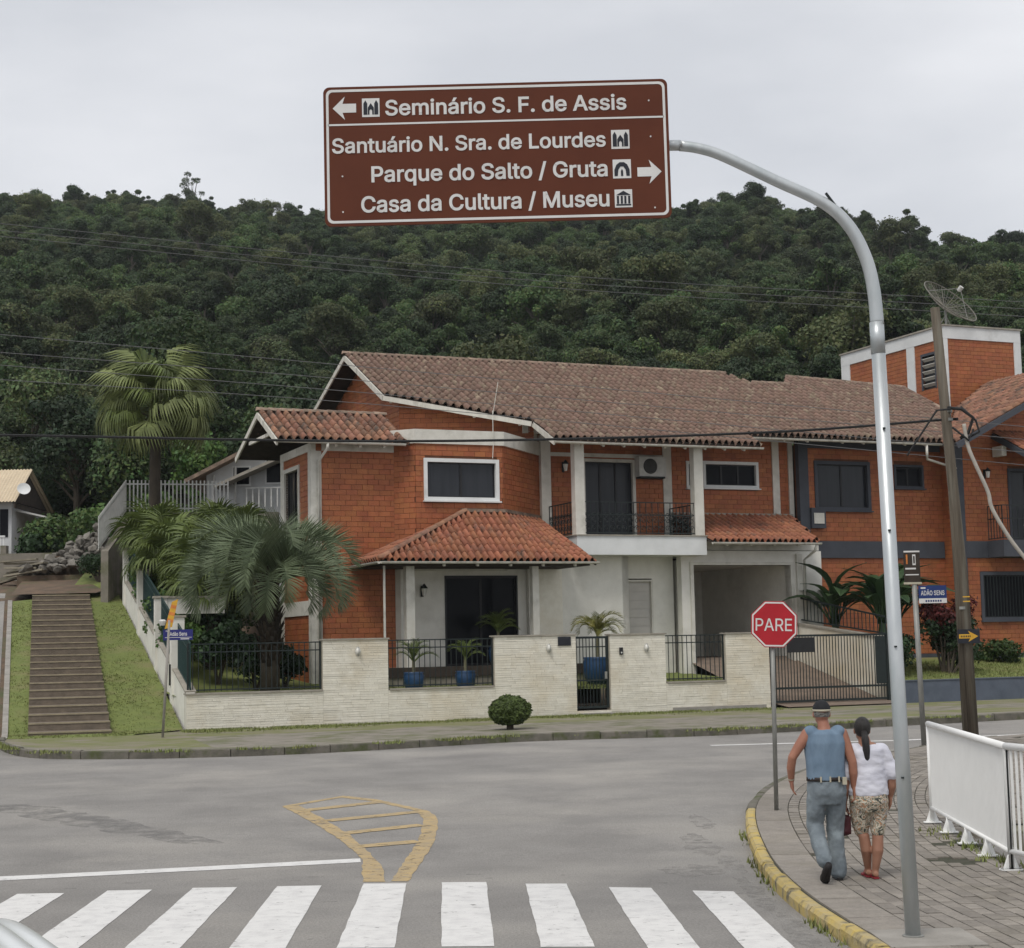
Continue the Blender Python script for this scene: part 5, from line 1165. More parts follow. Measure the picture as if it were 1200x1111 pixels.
def arrow(xt, xb, zc, h):     # tip x, butt x
    s = 1 if xt > xb else -1; L_ = abs(xt-xb); return [(xt,zc),(xt-s*L_*.52,zc+h/2),(xt-s*L_*.42,zc+h*.19),(xb,zc+h*.19),(xb,zc-h*.19),(xt-s*L_*.42,zc-h*.19),(xt-s*L_*.52,zc-h/2)]
poly2d('arrow', arrow(CX(82),CX(157),FZ(.155),.19), 'sign_white', -.0225); poly2d('arrow', arrow(CX(1127),CX(1050),FZ(.668),.195), 'sign_white', -.0225)
def icon(X0, X1, f0, f1, kind):
    x0, x1, z0, z1 = CX(X0), CX(X1), FZ(f1), FZ(f0); w_, h_ = x1-x0, z1-z0
    ic = bx2('pictogram', x0, x1, z0, z1, 'sign_white'); P_ = lambda pts: [(x0+w_*a, z0+h_*c) for a, c in pts]; y = -.025
    blk = []
    if kind == 'church': blk = [[(.08,.12),(.30,.12),(.30,.72),(.19,.9),(.08,.72)],[(.70,.12),(.92,.12),(.92,.72),(.81,.9),(.70,.72)],[(.33,.12),(.42,.12),(.42,.34),(.5,.42),(.58,.34),(.58,.12),(.67,.12),(.67,.5),(.5,.74),(.33,.5)]]
    if kind == 'grotto': blk = [[(.08,.12),(.08,.45),(.2,.72),(.38,.85),(.62,.85),(.8,.72),(.92,.45),(.92,.12),(.74,.12),(.70,.45),(.58,.62),(.42,.62),(.30,.45),(.26,.12)],[(.44,.12),(.44,.38),(.5,.5),(.56,.38),(.56,.12)]]
    if kind == 'museum': blk = [[(.08,.68),(.92,.68),(.5,.92)],[(.08,.10),(.92,.10),(.92,.18),(.08,.18)]]+[[(a,.2),(a+.12,.2),(a+.12,.64),(a,.64)] for a in (.12,.34,.54,.76)]
    for q in blk: poly2d('figure', P_(q), 'sign_black', y, ic)
icon(176,232,.088,.222,'church'); icon(970,1028,.362,.498,'church'); icon(972,1030,.575,.710,'grotto'); icon(975,1031,.79,.918,'museum')
for (X, f) in ((1094,.155),(1096,.415),(1102,.925),(110,.645),(110,.90)): MB().lathe([(.007,0),(.007,.004)], 8).build('rivet', 'sign_white', panel).matrix_local = Matrix.Translation((CX(X),-.021,FZ(f))) @ Matrix.Rotation(pi/2,4,'X')
for x in (.5,1.4,2.3): MB().box(x-.03,x+.03,.002,.10,.05,1.07).build('back_strut', 'galv_old', panel)

# ================================================================== stop sign
st_ = thing('stop_sign', 'red octagonal stop sign on a grey post at the pavement corner', 'stop sign', (3.25,21.32,.17))
st_.scale = (.945,.945,.945)
b = MB(); b.tube([(0,0,0),(.03,0,2.68)], .03, 12); b.build('post', 'galv_old', st_, True)
R8 = .335; oct_ = lambda r: [(r*cos(pi/8+k*pi/4), r*sin(pi/8+k*pi/4)) for k in range(8)]
pl = slab2d(oct_(R8), -.012, 0).build('plate', 'sign_red', st_); pl.matrix_local = Matrix.Translation((.05,-.045,2.475)) @ Matrix.Rotation(.035,4,'Y')
ring2d('border', oct_(R8-.012), oct_(R8-.034), -.0145, 'sign_white', pl)
letters(text_mesh('PARE', .49, .165, bold=.004), pl, (-.25,-.0145,-.088))
MB().box(-.02,.08,-.03,-.0,2.38,2.58).build('clamp', 'galv_old', st_)

# ================================================================== street name signs
s1 = thing('street_sign', 'blue street name plate on a thin post by the garden wall corner', 'street sign', (-8.14,38.57,.33))
b = MB(); b.tube([(0,0,-.1),(.16,0,2.72)], .032, 10); b.build('post', 'concrete_pale', s1, True)
p_ = MB().box(.02,.70,-.012,.012,2.26,2.50).build('name_plate', 'sign_blue', s1)
obj('lettering', text_mesh('Adão Sens', .40, .085, bold=.012), p_, loc=(.17,-.0145,2.36)); obj('lettering', text_mesh('Rua', .08, .04), p_, loc=(.08,-.0145,2.45)); bx2('line', .06, .68, 2.315, 2.325, 'sign_white', -.0145, p_); bx2('line', .42, .62, 2.275, 2.295, 'sign_white', -.0145, p_)
a_ = slab2d([(.05,2.52),(.22,2.56),(.36,3.20),(.22,3.14)], -.012, .008).build('arrow_plate', 'sign_yellow', s1)
for k in range(3): poly2d('stripe', [(.10+.045*k,2.68+.16*k),(.24+.035*k,2.66+.16*k),(.26+.035*k,2.73+.16*k),(.115+.045*k,2.76+.16*k)], 'sign_orange', -.0145, a_)
MB().lathe([(.06,0),(.09,.10),(.05,.14)], 10, (.0,-.0,2.6)).build('cap', 'plastic_white', s1)
s2 = thing('street_sign', 'navy street name plate with bus stop board on a grey post beside the railing', 'street sign', (7.56,31.3,.3))
b = MB(); b.tube([(0,0,-.1),(-.05,0,3.0)], .05, 12); b.build('post', 'galv_old', s2, True)
p_ = MB().box(.0,.52,-.10,-.08,2.64,2.97).build('name_plate', 'sign_navy', s2); bx2('lower_band', .0, .52, 2.64, 2.73, 'sign_white', -.1025, p_)
obj('lettering', text_mesh('ADÃO SENS', .44, .085, bold=.012), p_, loc=(.04,-.1025,2.79)); bx2('line', .04, .13, 2.91, 2.94, 'sign_white', -.1025, p_); [bx2('print', .12+.045*k, .15+.045*k, 2.665, 2.70, 'sign_navy', -.105, p_) for k in range(7)]
bd = MB().box(-.24,.06,-.05,-.02,3.02,3.62).build('stop_board', 'wood_dark', s2)
for (x0,x1,z0,z1,m_) in ((-.24,.06,3.60,3.63,'sign_white'),(-.20,-.17,3.38,3.56,'sign_orange'),(-.08,-.02,3.36,3.56,'sign_white'),(-.065,-.035,3.39,3.53,'wood_dark'),(-.22,-.02,3.28,3.31,'sign_white'),(-.22,.03,3.17,3.19,'sign_white'),(-.26,.08,3.0,3.04,'cap_cream')): bx2('print', x0,x1,z0,z1,m_,-.0525 if m_ != 'wood_dark' else -.055,bd)

# ================================================================== utility pole with cables
up = thing('utility_pole', 'weathered wooden utility pole with cables beside the railing', 'utility pole', (7.86,29.0,.25))
b = MB(); b.tube([(0,0,-.3),(-.06,0,3),(-.32,0,7.85)], [.104,.097,.082], 16); b.build('post', 'pole_wood', up, True)
b = MB(); b.tube([(-.135,-.03,-.3),(-.165,-.02,3.2),(-.20,0,4.6)], [.055,.05,.04], 10); b.build('stub_post', 'pole_wood', up, True)
for z, k in ((2.55,0),(6.0,1),(5.85,2)): MB().lathe([(.110-.0035*z,-.025),(.110-.0035*z,.025)], 16, (-.03*z-.01,0,z)).build('band', 'galv_old', up)
b = MB(); b.tube([(-.2,-.1,6.05),(.0,-.25,6.0),(.2,-.22,5.85),(.12,-.16,5.6),(-.02,-.15,5.5)], .03, 8); b.tube([(.0,-.2,6.05),(.25,-.2,5.8),(.3,-.2,5.6),(.1,-.16,5.5)], .02, 8); b.tube([(-.15,-.14,5.7),(.1,-.24,5.45),(.2,-.2,5.65)], .02, 8); b.build('cable_loop', 'cable', up, True)
b = MB(); b.tube(catmull([(.05,-.16,5.75),(.10,-.18,5.35),(.22,-.2,5.0),(.40,-.2,4.55),(.46,-.2,4.25),(.72,-.22,3.75),(1.0,-.22,3.35),(1.25,-.24,3.0),(2.6,-.4,2.0)], 5), .035, 8); b.build('conduit', 'conduit', up, True)
b = MB(); b.tube([(-.16,-.15,6.02),(-.45,-.3,5.98),(-1.0,-.3,5.2)], .018, 6); b.build('stay', 'cable', up)
ar = thing('arrow_sign', 'small black plate with a yellow arrow fixed low on the utility pole', 'sign', (7.80,28.82,2.32))
pt = MB().box(-.18,.20,-.012,.0,-.13,.11).build('plate', 'sign_black', ar); poly2d('arrow', arrow(.17,-.16,-.01,.19), 'sign_yellow', -.0145, pt); [bx2('print', -.13+.03*k, -.112+.03*k, -.026, .006, 'sign_black', -.017, pt) for k in range(6)]
b = MB()
for z in (.58,.66): b.box(-.06,.06,-.02,0,z,z+.02)
b.build('tag', 'sign_yellow', ar)
def cable(name, pts, r, m, label, depth=None):
    if depth: pts = [(x*depth/37, depth, 2.3+(z-2.3)*depth/37) for x, y, z in pts]
    a, c = Vector(pts[0]), Vector(pts[-1]); P = [Vector(p) for p in pts]
    P = [P[0]+(P[0]-P[1]).normalized()*10]+P+[P[-1]+(P[-1]-P[-2]).normalized()*(10 if name != 'trunk_cable' else .02)]
    b = MB(); b.tube(catmull([tuple(p) for p in P], 6), r, 5); tag(b.build(name, m), label, 'cable', 'cables strung over the street'); 
for k, (p, q, s) in enumerate((((-24.9,80,23.44),(.2,80,20.5),(25.2,80,18.5)), ((-24.9,80,23.1),(.2,80,20.16),(25.2,80,18.16)), ((-24.9,80,22.8),(.2,80,19.86),(25.2,80,17.78)))):
    cable('power_cable', (p,q,s), .015, 'cable_grey', ('highest','middle','lowest')[k]+' of three power cables crossing in front of the upper forested hill')
for k, p in enumerate((((-11.49,37,9.52),(-3.89,37,8.68),(11.5,37,6.96)), ((-11.48,37,9.11),(-3.6,37,8.33),(11.5,37,6.67)), ((-11.48,37,8.82),(-3.5,37,8.05),(11.5,37,6.38)), ((-11.48,37,8.49),(-3.0,37,7.75),(11.5,37,6.09)))):
    cable('street_cable', p, .006, 'cable_grey', ('highest','second highest','third highest','lowest')[k]+' of four thin pale cables slanting down across the fan palm and gable', 29)
cable('trunk_cable', ((-11.46,37,7.23),(-2.47,37,6.91),(5.18,37,6.93),(9.68,37,7.15)), .024, 'cable', 'thick black cable running from the left to the wooden utility pole', 29)

# ================================================================== white pedestrian railing
wr_ = thing('pedestrian_railing', 'white painted metal railing with close bars along the pavement edge', 'railing')
def rail_run(P, Q, n, nfoot, ztop0=1.2):
    P, Q = Vector(P), Vector(Q); d = (Q-P).normalized(); z0, z1 = road_z(P.y)+.13, road_z(Q.y)+.13
    top = MB(); top.tube([(P.x,P.y,z0+1.14),(Q.x,Q.y,z1+1.14)], .035, 12); top.build('top_rail', 'rail_white', wr_, True)
    bt = MB(); bt.tube([(P.x,P.y,z0+.17),(Q.x,Q.y,z1+.17)], .024, 10); bt.build('bottom_rail', 'rail_white', wr_, True)
    for i in range(1, n):
        p = P.lerp(Q, i/n); z = lerp(z0,z1,i/n); obj('bar', RB_, wr_, mw=frame_mat((p.x,p.y,z+.17), tuple(d*.026)+(0,), (-d.y*.014,d.x*.014,0), (0,0,.97)))
    for i in range(nfoot+1):
        p = P.lerp(Q, i/nfoot); z = lerp(z0,z1,i/nfoot); nn = Vector((-d.y,d.x))
        ps = MB(); ps.tube([(p.x,p.y,z),(p.x,p.y,z+1.14)] if i in (0,nfoot) else [(p.x,p.y,z),(p.x,p.y,z+.17)], .028, 10); ps = ps.build('post', 'rail_white', wr_, True)
        ft = MB(); ft.extr([(p.x-nn.x*.08-d.x*.006,p.y-nn.y*.08-d.y*.006,z),(p.x+nn.x*.08-d.x*.006,p.y+nn.y*.08-d.y*.006,z),(p.x+nn.x*.02-d.x*.006,p.y+nn.y*.02-d.y*.006,z+.16),(p.x-nn.x*.02-d.x*.006,p.y-nn.y*.02-d.y*.006,z+.16)], (d.x*.012,d.y*.012,0)); ft.obox((p.x,p.y,z+.006), tuple(nn*.10)+(0,), tuple(d*.05)+(0,), (0,0,.006)); ft.build('foot', 'rail_white', ps)
RB_ = MB().box(-.5,.5,-.5,.5,0,1,0).mesh('bar', 'rail_white')
rail_run((4.82,19.72), (4.585,15.83), 72, 4); rail_run((4.585,15.83), (5.40,13.1), 34, 3)
# ================================================================== vegetation
def leaf_quad(b, c, d, n, l, w, rnd=None):
    d = Vector(d).normalized(); s = d.cross(Vector(n)); 
    if s.length < 1e-4: s = d.orthogonal()
    s = s.normalized()*w/2; c = Vector(c); e = c+d*l
    b.add([c, c+d*l*.45+s, e, c+d*l*.45-s], [(0,1,2,3)], rnd)
def rdir(rg):
    z = rg.uniform(-1,1); a = rg.uniform(0,2*pi); r = sqrt(1-z*z); return Vector((r*cos(a), r*sin(a), z))
def crown_mesh(seed, m, blobs, nleaf, size, squash=.8, name='crown'):
    """blobs: (x,y,z,r); leaves scattered on each blob's shell, facing out and up"""
    rg = random.Random(seed); b = MB(); tot = sum(q[3]**2 for q in blobs)
    for (x, y, z, r) in blobs:
        k = int(nleaf*r*r/tot); shade = rg.random()*.35
        for i in range(k):
            d = rdir(rg); 
            if d.z < -.35 and rg.random() < .6: d.z = -d.z
            rr = r*(rg.uniform(.72,1.06) if rg.random() < .8 else rg.uniform(.4,1.35)); p = Vector((x,y,z))+Vector((d.x*rr, d.y*rr, d.z*rr*squash))
            ax = (d+rdir(rg)*.8).normalized(); t = ax.orthogonal().normalized(); t.rotate(Matrix.Rotation(rg.uniform(0,6.28),3,ax))
            s = size*rg.uniform(.6,1.3); q = ax.cross(t)
            b.add([p-t*s*.5, p+q*s*.30, p+t*s*.5, p-q*s*.30], [(0,1,2,3)], (shade+rg.random()*.3) % 1)
    return b.mesh(name, m)
def tree_blobs(seed, R, H, n, h0=.45):
    rg = random.Random(seed); out = [(0,0,H*.78,R*(.5 if n < 16 else .34))]
    for i in range(n):
        a = i*2.4+rg.random(); t = rg.random(); rr = R*(.25+.75*rg.random())*(1-.45*t); out.append((cos(a)*rr, sin(a)*rr, H*(h0+(1-h0)*(t*.9+rg.uniform(-.1,.1))), R*(rg.uniform(.16,.44) if n < 17 else rg.uniform(.12,.27))))
    return out
def trunk_mesh(seed, blobs, H, r, m='bark'):
    rg = random.Random(seed); b = MB(); top = Vector((rg.uniform(-.3,.3), rg.uniform(-.3,.3), H*.75))
    b.tube([(0,0,-.6),(top.x*.4,top.y*.4,H*.4),top], [r,r*.75,r*.35], 8)
    for q in blobs[1:]:
        s = Vector((top.x*.5,top.y*.5,min(H*.5, q[2]*.7))); b.tube([s, s.lerp(Vector(q[:3]),.6)+Vector((0,0,.2)), q[:3]], [r*.4,r*.26,r*.1], 5)
    return b.mesh('trunk', m)
# --- the wooded hill: thousands of crowns scattered on the slope as one mass
protos = []
specs = [('leaf_dark',2.9,7.0,15,.40),('leaf_mid',2.6,6.2,16,.42),('leaf_olive',2.4,6.6,12,.42),('leaf_dark',2.0,9.0,12,.50),('leaf_mid',3.3,6.8,18,.36),('leaf_olive',2.7,8.2,13,.46)]
for i, (m_, R_, H_, n, h0) in enumerate(specs):
    bl = tree_blobs(100+i, R_, H_, n, h0); me = crown_mesh(200+i, m_, bl, 9500, .235)
    tm = trunk_mesh(300+i, bl, H_, .16, 'bark_pale'); bm_ = bmesh.new(); bm_.from_mesh(me); k0 = len(bm_.faces); bm_.from_mesh(tm)
    bm_.faces.ensure_lookup_table()
    for f in bm_.faces[k0:]: f.material_index = 1
    bm_.to_mesh(me); bm_.free(); me.materials.append(M['bark_pale']); po = bpy.data.objects.new('crown_proto', me); protos.append(po)
pts = []; rg = random.Random(5)
y = 84.0
while y < 420:
    step = 2.4+.6*smooth01(100,260,y); x = -y*.36-14
    while x < y*.36+14:
        px_, py_ = x+rg.uniform(-.5,.5)*step, y+rg.uniform(-.5,.5)*step
        u_, v_ = (px_-OX)*U.x+(py_-OY)*U.y, (px_-OX)*V.x+(py_-OY)*V.y
        if rg.random() < .93 and not (-2 < u_ < 38 and v_ < 24): pts.append((px_, py_, forest_z(px_, py_)-.5, rg.uniform(.38,1.0)*(1.0 if rg.random() < .9 else 1.3), rg.uniform(0,6.28), rg.choice((0,0,1,1,2,3,4,4,5))))
        x += step
    y += step
me = bpy.data.meshes.new('forest'); me.from_pydata([p[:3] for p in pts], [], [])
for nm, ix, ty in (('scl',3,'FLOAT'),('rot',4,'FLOAT'),('sp',5,'INT')): me.attributes.new(nm, ty, 'POINT').data.foreach_set('value', [p[ix] for p in pts])
forest = tag(obj('forest', me), 'dense dark green forest covering the whole hillside', 'forest', kind='stuff')
ng = bpy.data.node_groups.new('forest_scatter', 'GeometryNodeTree'); ng.interface.new_socket('Geometry', in_out='INPUT', socket_type='NodeSocketGeometry'); ng.interface.new_socket('Geometry', in_out='OUTPUT', socket_type='NodeSocketGeometry')
N_ = ng.nodes.new; gi, go = N_('NodeGroupInput'), N_('NodeGroupOutput'); jn = N_('GeometryNodeJoinGeometry'); LK = ng.links.new
def attr(nm, ty): a = N_('GeometryNodeInputNamedAttribute'); a.data_type = ty; a.inputs['Name'].default_value = nm; return a.outputs['Attribute']
asp, asc, aro = attr('sp','INT'), attr('scl','FLOAT'), attr('rot','FLOAT'); cx_ = N_('ShaderNodeCombineXYZ'); LK(aro, cx_.inputs['Z'])
for i, po in enumerate(protos):
    cm = N_('FunctionNodeCompare'); cm.data_type = 'INT'; cm.operation = 'EQUAL'; LK(asp, cm.inputs[2]); cm.inputs[3].default_value = i
    oi = N_('GeometryNodeObjectInfo'); oi.inputs['Object'].default_value = po; oi.inputs['As Instance'].default_value = True
    ip = N_('GeometryNodeInstanceOnPoints'); LK(gi.outputs[0], ip.inputs['Points']); LK(cm.outputs[0], ip.inputs['Selection']); LK(oi.outputs['Geometry'], ip.inputs['Instance'])
    LK(cx_.outputs[0], ip.inputs['Rotation']); LK(asc, ip.inputs['Scale']); LK(ip.outputs[0], jn.inputs[0])
LK(jn.outputs[0], go.inputs[0]); md = forest.modifiers.new('scatter', 'NODES'); md.node_group = ng

# --- single trees one can tell apart
def tree(loc, R_, H_, n, h0, m_, nleaf, size, label, group=None, seed=1, name='forest_tree', tr=.2, bark='bark'):
    t = thing(name, label, 'tree', loc, 0, group); bl = tree_blobs(seed, R_, H_, n, h0)
    obj('trunk', trunk_mesh(seed, bl, H_, tr, bark), t); obj('crown', crown_mesh(seed+50, m_, bl, nleaf, size), t); return t
def gz(x, y): return ground_z(x, y)
tree((-71.4,368,forest_z(-71.4,368)), 3.6, 20.0, 26, .62, 'leaf_dark', 3600, .34, 'tall lone tree standing above the ridge skyline over the fan palm', seed=11, tr=.35)
for k, (x, dz, l) in enumerate(((49,16,'tallest tree on the ridge to the right of the sign panel'),(56,14.5,'thin crowned ridge tree with sky gaps, left of the sign arm'),(62,14,'ridge tree with sky gaps just where the sign arm crosses the skyline'),(99,13.5,'rounded ridge tree above the water tower dish'))):
    tree((x*.98,366,forest_z(x,366)-1), 4.8, dz*.78, 34, .30, 'leaf_dark', 5200, .36, l, seed=21+k, tr=.3, name='ridge_tree')
tree((112.8,352,forest_z(113,352)-1), 6.0, 17, 40, .3, 'leaf_dark', 8000, .40, 'big dark tree at the right hand end of the ridge', seed=31, tr=.4, name='ridge_tree')
for k, (x, y, R_, H_, m_, l) in enumerate(((-21.0,80,3.4,8.6,'leaf_mid','dark leafy tree behind the cream roofed house'),(-17.2,75,3.0,7.4,'leaf_mid','mid green bushy tree behind the stone heap'),(-14.4,74.5,2.7,6.8,'leaf_bright','light green tree just left of the slatted fence'),(-11.5,78,3.6,9.0,'leaf_mid','leafy tree behind the slatted fence under the fan palm'),(-6.6,82,3.8,10,'leaf_dark','dark tree behind the white building'),(-24.5,84,3.8,10,'leaf_dark','dark tree at the foot of the hill beyond the cream roof'),(-17.0,85,4.2,11.5,'leaf_mid','tall tree at the hill foot left of the fan palm'),(-1,84,3.8,11,'leaf_olive','olive green tree behind the brick house gable'))):
    tree((x,y,gz(x,y)-.2), R_, H_, 16, .25, m_, 9000, .24, l, seed=41+k, name='garden_tree')
# low growth by the cream roofed house and on the terrace
def shrub(loc, R_, H_, m_, n, size, label, name='shrub', blobs=None, seed=1, group=None):
    t = thing(name, label, 'shrub', loc, 0, group); rg_ = random.Random(seed)
    bl = blobs or [(rg_.uniform(-.6,.6)*R_, rg_.uniform(-.6,.6)*R_, rg_.uniform(.35,.75)*H_, R_*rg_.uniform(.35,.55)) for i in range(7)]
    obj('foliage', crown_mesh(seed+9, m_, bl, n, size, .85, 'foliage'), t); b_ = MB()
    for q in bl[:5]: b_.tube([(0,0,-.1),(q[0]*.5,q[1]*.5,q[2]*.5),q[:3]], [.05,.035,.015], 5)
    b_.build('stems', 'bark', t); return t
shrub((-19.0,66.5,5.4), 1.3, 2.0, 'leaf_shrub', 2200, .22, 'dark shrub beside the cream roofed house porch', seed=61)
shrub((-18.0,66.8,5.6), 1.8, 2.5, 'leaf_mid', 2200, .22, 'green shrub behind the dark low wall', seed=62)
shrub((-16.3,67.0,5.7), 1.6, 2.6, 'leaf_bright', 2000, .22, 'bright shrub at the end of the dark low wall', seed=63)
shrub((-14.7,59.0,4.9), .8, 1.0, 'leaf_shrub', 900, .14, 'small dark shrub at the top of the bank', seed=64)
# clipped round bush on the verge
tp = thing('topiary_bush', 'round clipped green bush on the verge before the garden wall', 'bush', (-.16,38.6,.40)); rg = random.Random(3); b = MB()
for i in range(5200):
    d = rdir(rg); r_ = rg.uniform(.86,1.03)*(1+.10*mnoise.noise(d*2.2)+.05*mnoise.noise(d*6)); 
    p = Vector((d.x*.47*r_, d.y*.47*r_, .42+d.z*.34*r_)); 
    if p.z < .13: continue
    ax = (d+rdir(rg)*.9).normalized(); t = ax.orthogonal().normalized(); t.rotate(Matrix.Rotation(rg.uniform(0,6.28),3,ax)); s = .042*rg.uniform(.7,1.4); q = ax.cross(t)
    b.add([p-t*s, p+q*s*.6, p+t*s, p-q*s*.6], [(0,1,2,3)])
b.build('foliage', 'topiary', tp); b = MB(); b.lathe([(.2,.1),(.38,.22),(.42,.42),(.36,.62),(.1,.72)], 14); b.build('inner_foliage', 'leaf_shrub', tp, True)
b = MB(); b.tube([(0,0,-.1),(0,0,.25)], [.09,.07], 8); b.build('trunk', 'bark', tp)

# --- palms
def pinnate_frond(seed, L_, rise, curl, m, nl=46, ll=.55, lw=.034, droop=.5, vee=.55):
    """arching feather frond growing along +X from the origin"""
    rg_ = random.Random(seed); b = MB(); path = []; ang = rise; p = Vector((0,0,0)); n = 22
    for i in range(n+1):
        path.append(p.copy()); ang -= curl/n*(.35+1.3*i/n); p = p+Vector((cos(ang),0,sin(ang)))*(L_/n)
    b.tube(path, [lerp(.035,.006,i/n) for i in range(n+1)], 5, rnd=.9)
    for s in (-1,1):
        for k in range(nl):
            t = .16+.84*k/(nl-1); f = t*n; i = min(n-1,int(f)); c = path[i].lerp(path[i+1], f-i); tg = (path[i+1]-path[i]).normalized(); up = Vector((-tg.z,0,tg.x))
            l_ = ll*(.55+.75*sin(pi*min(1,t*.92+.08)))*rg_.uniform(.85,1.1); d = (tg*(.75+.4*t)+Vector((0,s*.95,0))+up*vee*rg_.uniform(.6,1.2)).normalized()
            mid = c+d*l_*.5; d2 = (d+Vector((0,0,-droop))).normalized(); e = mid+d2*l_*.55; w = tg.cross(d).cross(d).normalized() if False else tg
            ww = w*lw*.5; b.add([c-ww*.6, c+ww*.6, mid+ww, mid-ww, e], [(0,1,2,3),(3,2,4)], rg_.random()*.5)
    return b.mesh('frond', m)
def place_fronds(root, meshes, n, z, lo, hi, seed, name='frond', scale=(.85,1.1), r0=.1):
    rg_ = random.Random(seed)
    for i in range(n):
        t = (i+.5)/n; a = i*2.39996+rg_.uniform(-.2,.2); el = lerp(lo, hi, t); s = rg_.uniform(*scale)
        o_ = obj(name, meshes[i % len(meshes)], root); o_.matrix_local = Matrix.Translation((cos(a)*r0,sin(a)*r0,z+rg_.uniform(-.1,.1))) @ Matrix.Rotation(a,4,'Z') @ Matrix.Rotation(-el,4,'Y') @ Matrix.Rotation(rg_.uniform(-.35,.35),4,'X') @ Matrix.Scale(s,4)
pb = thing('jelly_palm', 'blue green feather palm with arching recurved fronds behind the garden wall', 'palm', (-6.55,44.6,1.2))
b = MB(); b.tube([(0,0,-.2),(0,0,1.2),(.02,0,2.9)], [.27,.26,.23], 14); b.build('trunk', 'bark', pb, True)
b = MB(); rg = random.Random(8)
for i in range(130):
    a = i*2.39996; z = .6+2.5*i/130; r_ = .23; d = Vector((cos(a),sin(a),0)); p = d*r_+Vector((0,0,z)); e = p+d*.20+Vector((0,0,.34)); s = Vector((-sin(a),cos(a),0))
    b.add([p-s*.08, p+s*.08, e+s*.035, e-s*.035, p-s*.06-Vector((0,0,.04))+d*.04], [(0,1,2,3),(3,2,1,0)])
b.build('leaf_bases', 'palm_boot', pb)
FB = [pinnate_frond(70+i, 2.6, .15, c_, 'palm_blue', nl=84, ll=.60, lw=.030, droop=.16, vee=1.05) for i, c_ in enumerate((3.1,2.6,3.5,2.9))]
place_fronds(pb, FB, 36, 2.85, .45, 1.55, 4, r0=.14, scale=(.88,1.15))
def fan_leaf(seed, R_, m, n=46, pet=1.3, droop=.9, spread=5.2, split=.5):
    """costapalmate fan on a petiole along +X, drooping tips"""
    rg_ = random.Random(seed); b = MB(); b.tube([(0,0,0),(pet*.6,0,.03),(pet,0,0)], [.03,.022,.018], 5, rnd=.8); hub = Vector((pet,0,0))
    for k in range(n):
        a = (k/(n-1)-.5)*spread; r_ = R_*(1-.16*abs(a)/2.6)*rg_.uniform(.92,1.06); d = Vector((cos(a),sin(a),.10*cos(a*7))).normalized(); s = Vector((-sin(a),cos(a),0)); w = r_*split*spread/n*.55
        zf = .12*(k % 2)
        m1 = hub+d*r_*split+Vector((0,0,-.05*r_+zf*.3)); d2 = (d+Vector((0,0,-droop*rg_.uniform(.7,1.2)))).normalized(); m2 = m1+d2*r_*.28; e = m2+(d2+Vector((0,0,-droop*1.4))).normalized()*r_*.34
        b.add([hub, m1-s*w, m1+s*w, m2-s*w*.55, m2+s*w*.55, e], [(0,1,2),(1,3,4,2),(3,5,4)], rg_.random()*.5)
    return b.mesh('frond', m)
pf = thing('fan_palm', 'tall fan palm with drooping yellow green leaf tips above the slatted fence', 'palm', (-12.65,58.6,5.2))
b = MB(); b.tube([(0,0,-1),(0,0,3),(.05,0,6.0)], [.24,.20,.19], 12); b.build('trunk', 'bark', pf, True)
b = MB(); rg = random.Random(9)
for i in range(90):
    d = rdir(rg); p = Vector((d.x*.42, d.y*.42, 5.1+d.z*.5)); leaf_quad(b, p, d+Vector((0,0,-.4)), rdir(rg), .35, .12)
b.build('old_leaf_bases', 'palm_boot', pf)
FF = [fan_leaf(80+i, 1.40, 'palm_green' if i == 3 else 'palm_droop', droop=2.6, pet=1.15+.12*i, split=.52) for i in range(4)]
place_fronds(pf, FF, 38, 5.75, -.55, 1.4, 6, scale=(.8,1.12))
FL = [fan_leaf(90+i, .88, 'palm_green', droop=.9, pet=.75, n=38) for i in range(3)]
for k, (x, y, zc, h, n, l) in enumerate(((-10.7,52.0,5.3,2.6,26,'bushy fan palm behind the upper green mesh panel'),(-12.0,55.6,6.0,2.3,22,'low fan palm below the terrace wall near the slatted fence'),(-9.3,50.6,5.0,2.9,26,'fan palm between the side wall and the jelly palm'),(-9.0,54.0,5.8,3.0,24,'fan palm in front of the white building downpipes'),(-8.9,48.6,4.2,1.5,22,'low fan palm just inside the green mesh side fence'),(-10.2,57.6,6.2,3.2,24,'fan palm growing against the terrace wall'))):
    t = thing('small_fan_palm', l, 'palm', (x,y,zc-h)); b = MB(); b.tube([(0,0,-1.2),(0,0,h)], [.13,.11], 8); b.build('trunk', 'palm_boot', t); place_fronds(t, FL, n, h, -.6, 1.4, 30+k, scale=(.85,1.2), r0=.06)
# dark shrubs in the front garden
for k, (u_, v_, R_, H_, l) in enumerate(((2.6,3.4,.9,1.5,'dark shrub under the jelly palm inside the fence'),(1.9,4.9,.9,1.9,'dense dark shrub in the garden corner behind the mesh panels'),(3.6,4.2,.7,1.2,'rounded dark shrub between the jelly palm and the brick wing'),(2.4,7.2,1.2,2.6,'tall dark shrub at the foot of the fan palms'),(3.2,9.2,1.2,3.0,'tall shrub filling the gap left of the brick wing'))):
    shrub((*hw(u_,v_),lawn_z(u_,v_)), R_, H_, 'leaf_shrub', 2000, .15, l, seed=110+k)
for k, (x, y, z, R_, H_, l) in enumerate(((-10.2,49.6,2.2,1.0,2.4,'bright green bush against the middle of the garden side wall'),(-11.4,52.8,3.0,1.0,2.6,'bright green bush beneath the upper fan palms by the side wall'),(-9.3,47.3,1.9,.8,1.7,'light green bush just behind the lowest mesh panel pillar'))):
    shrub((x,y,z), R_, H_, 'leaf_bright', 2600, .13, l, seed=140+k)
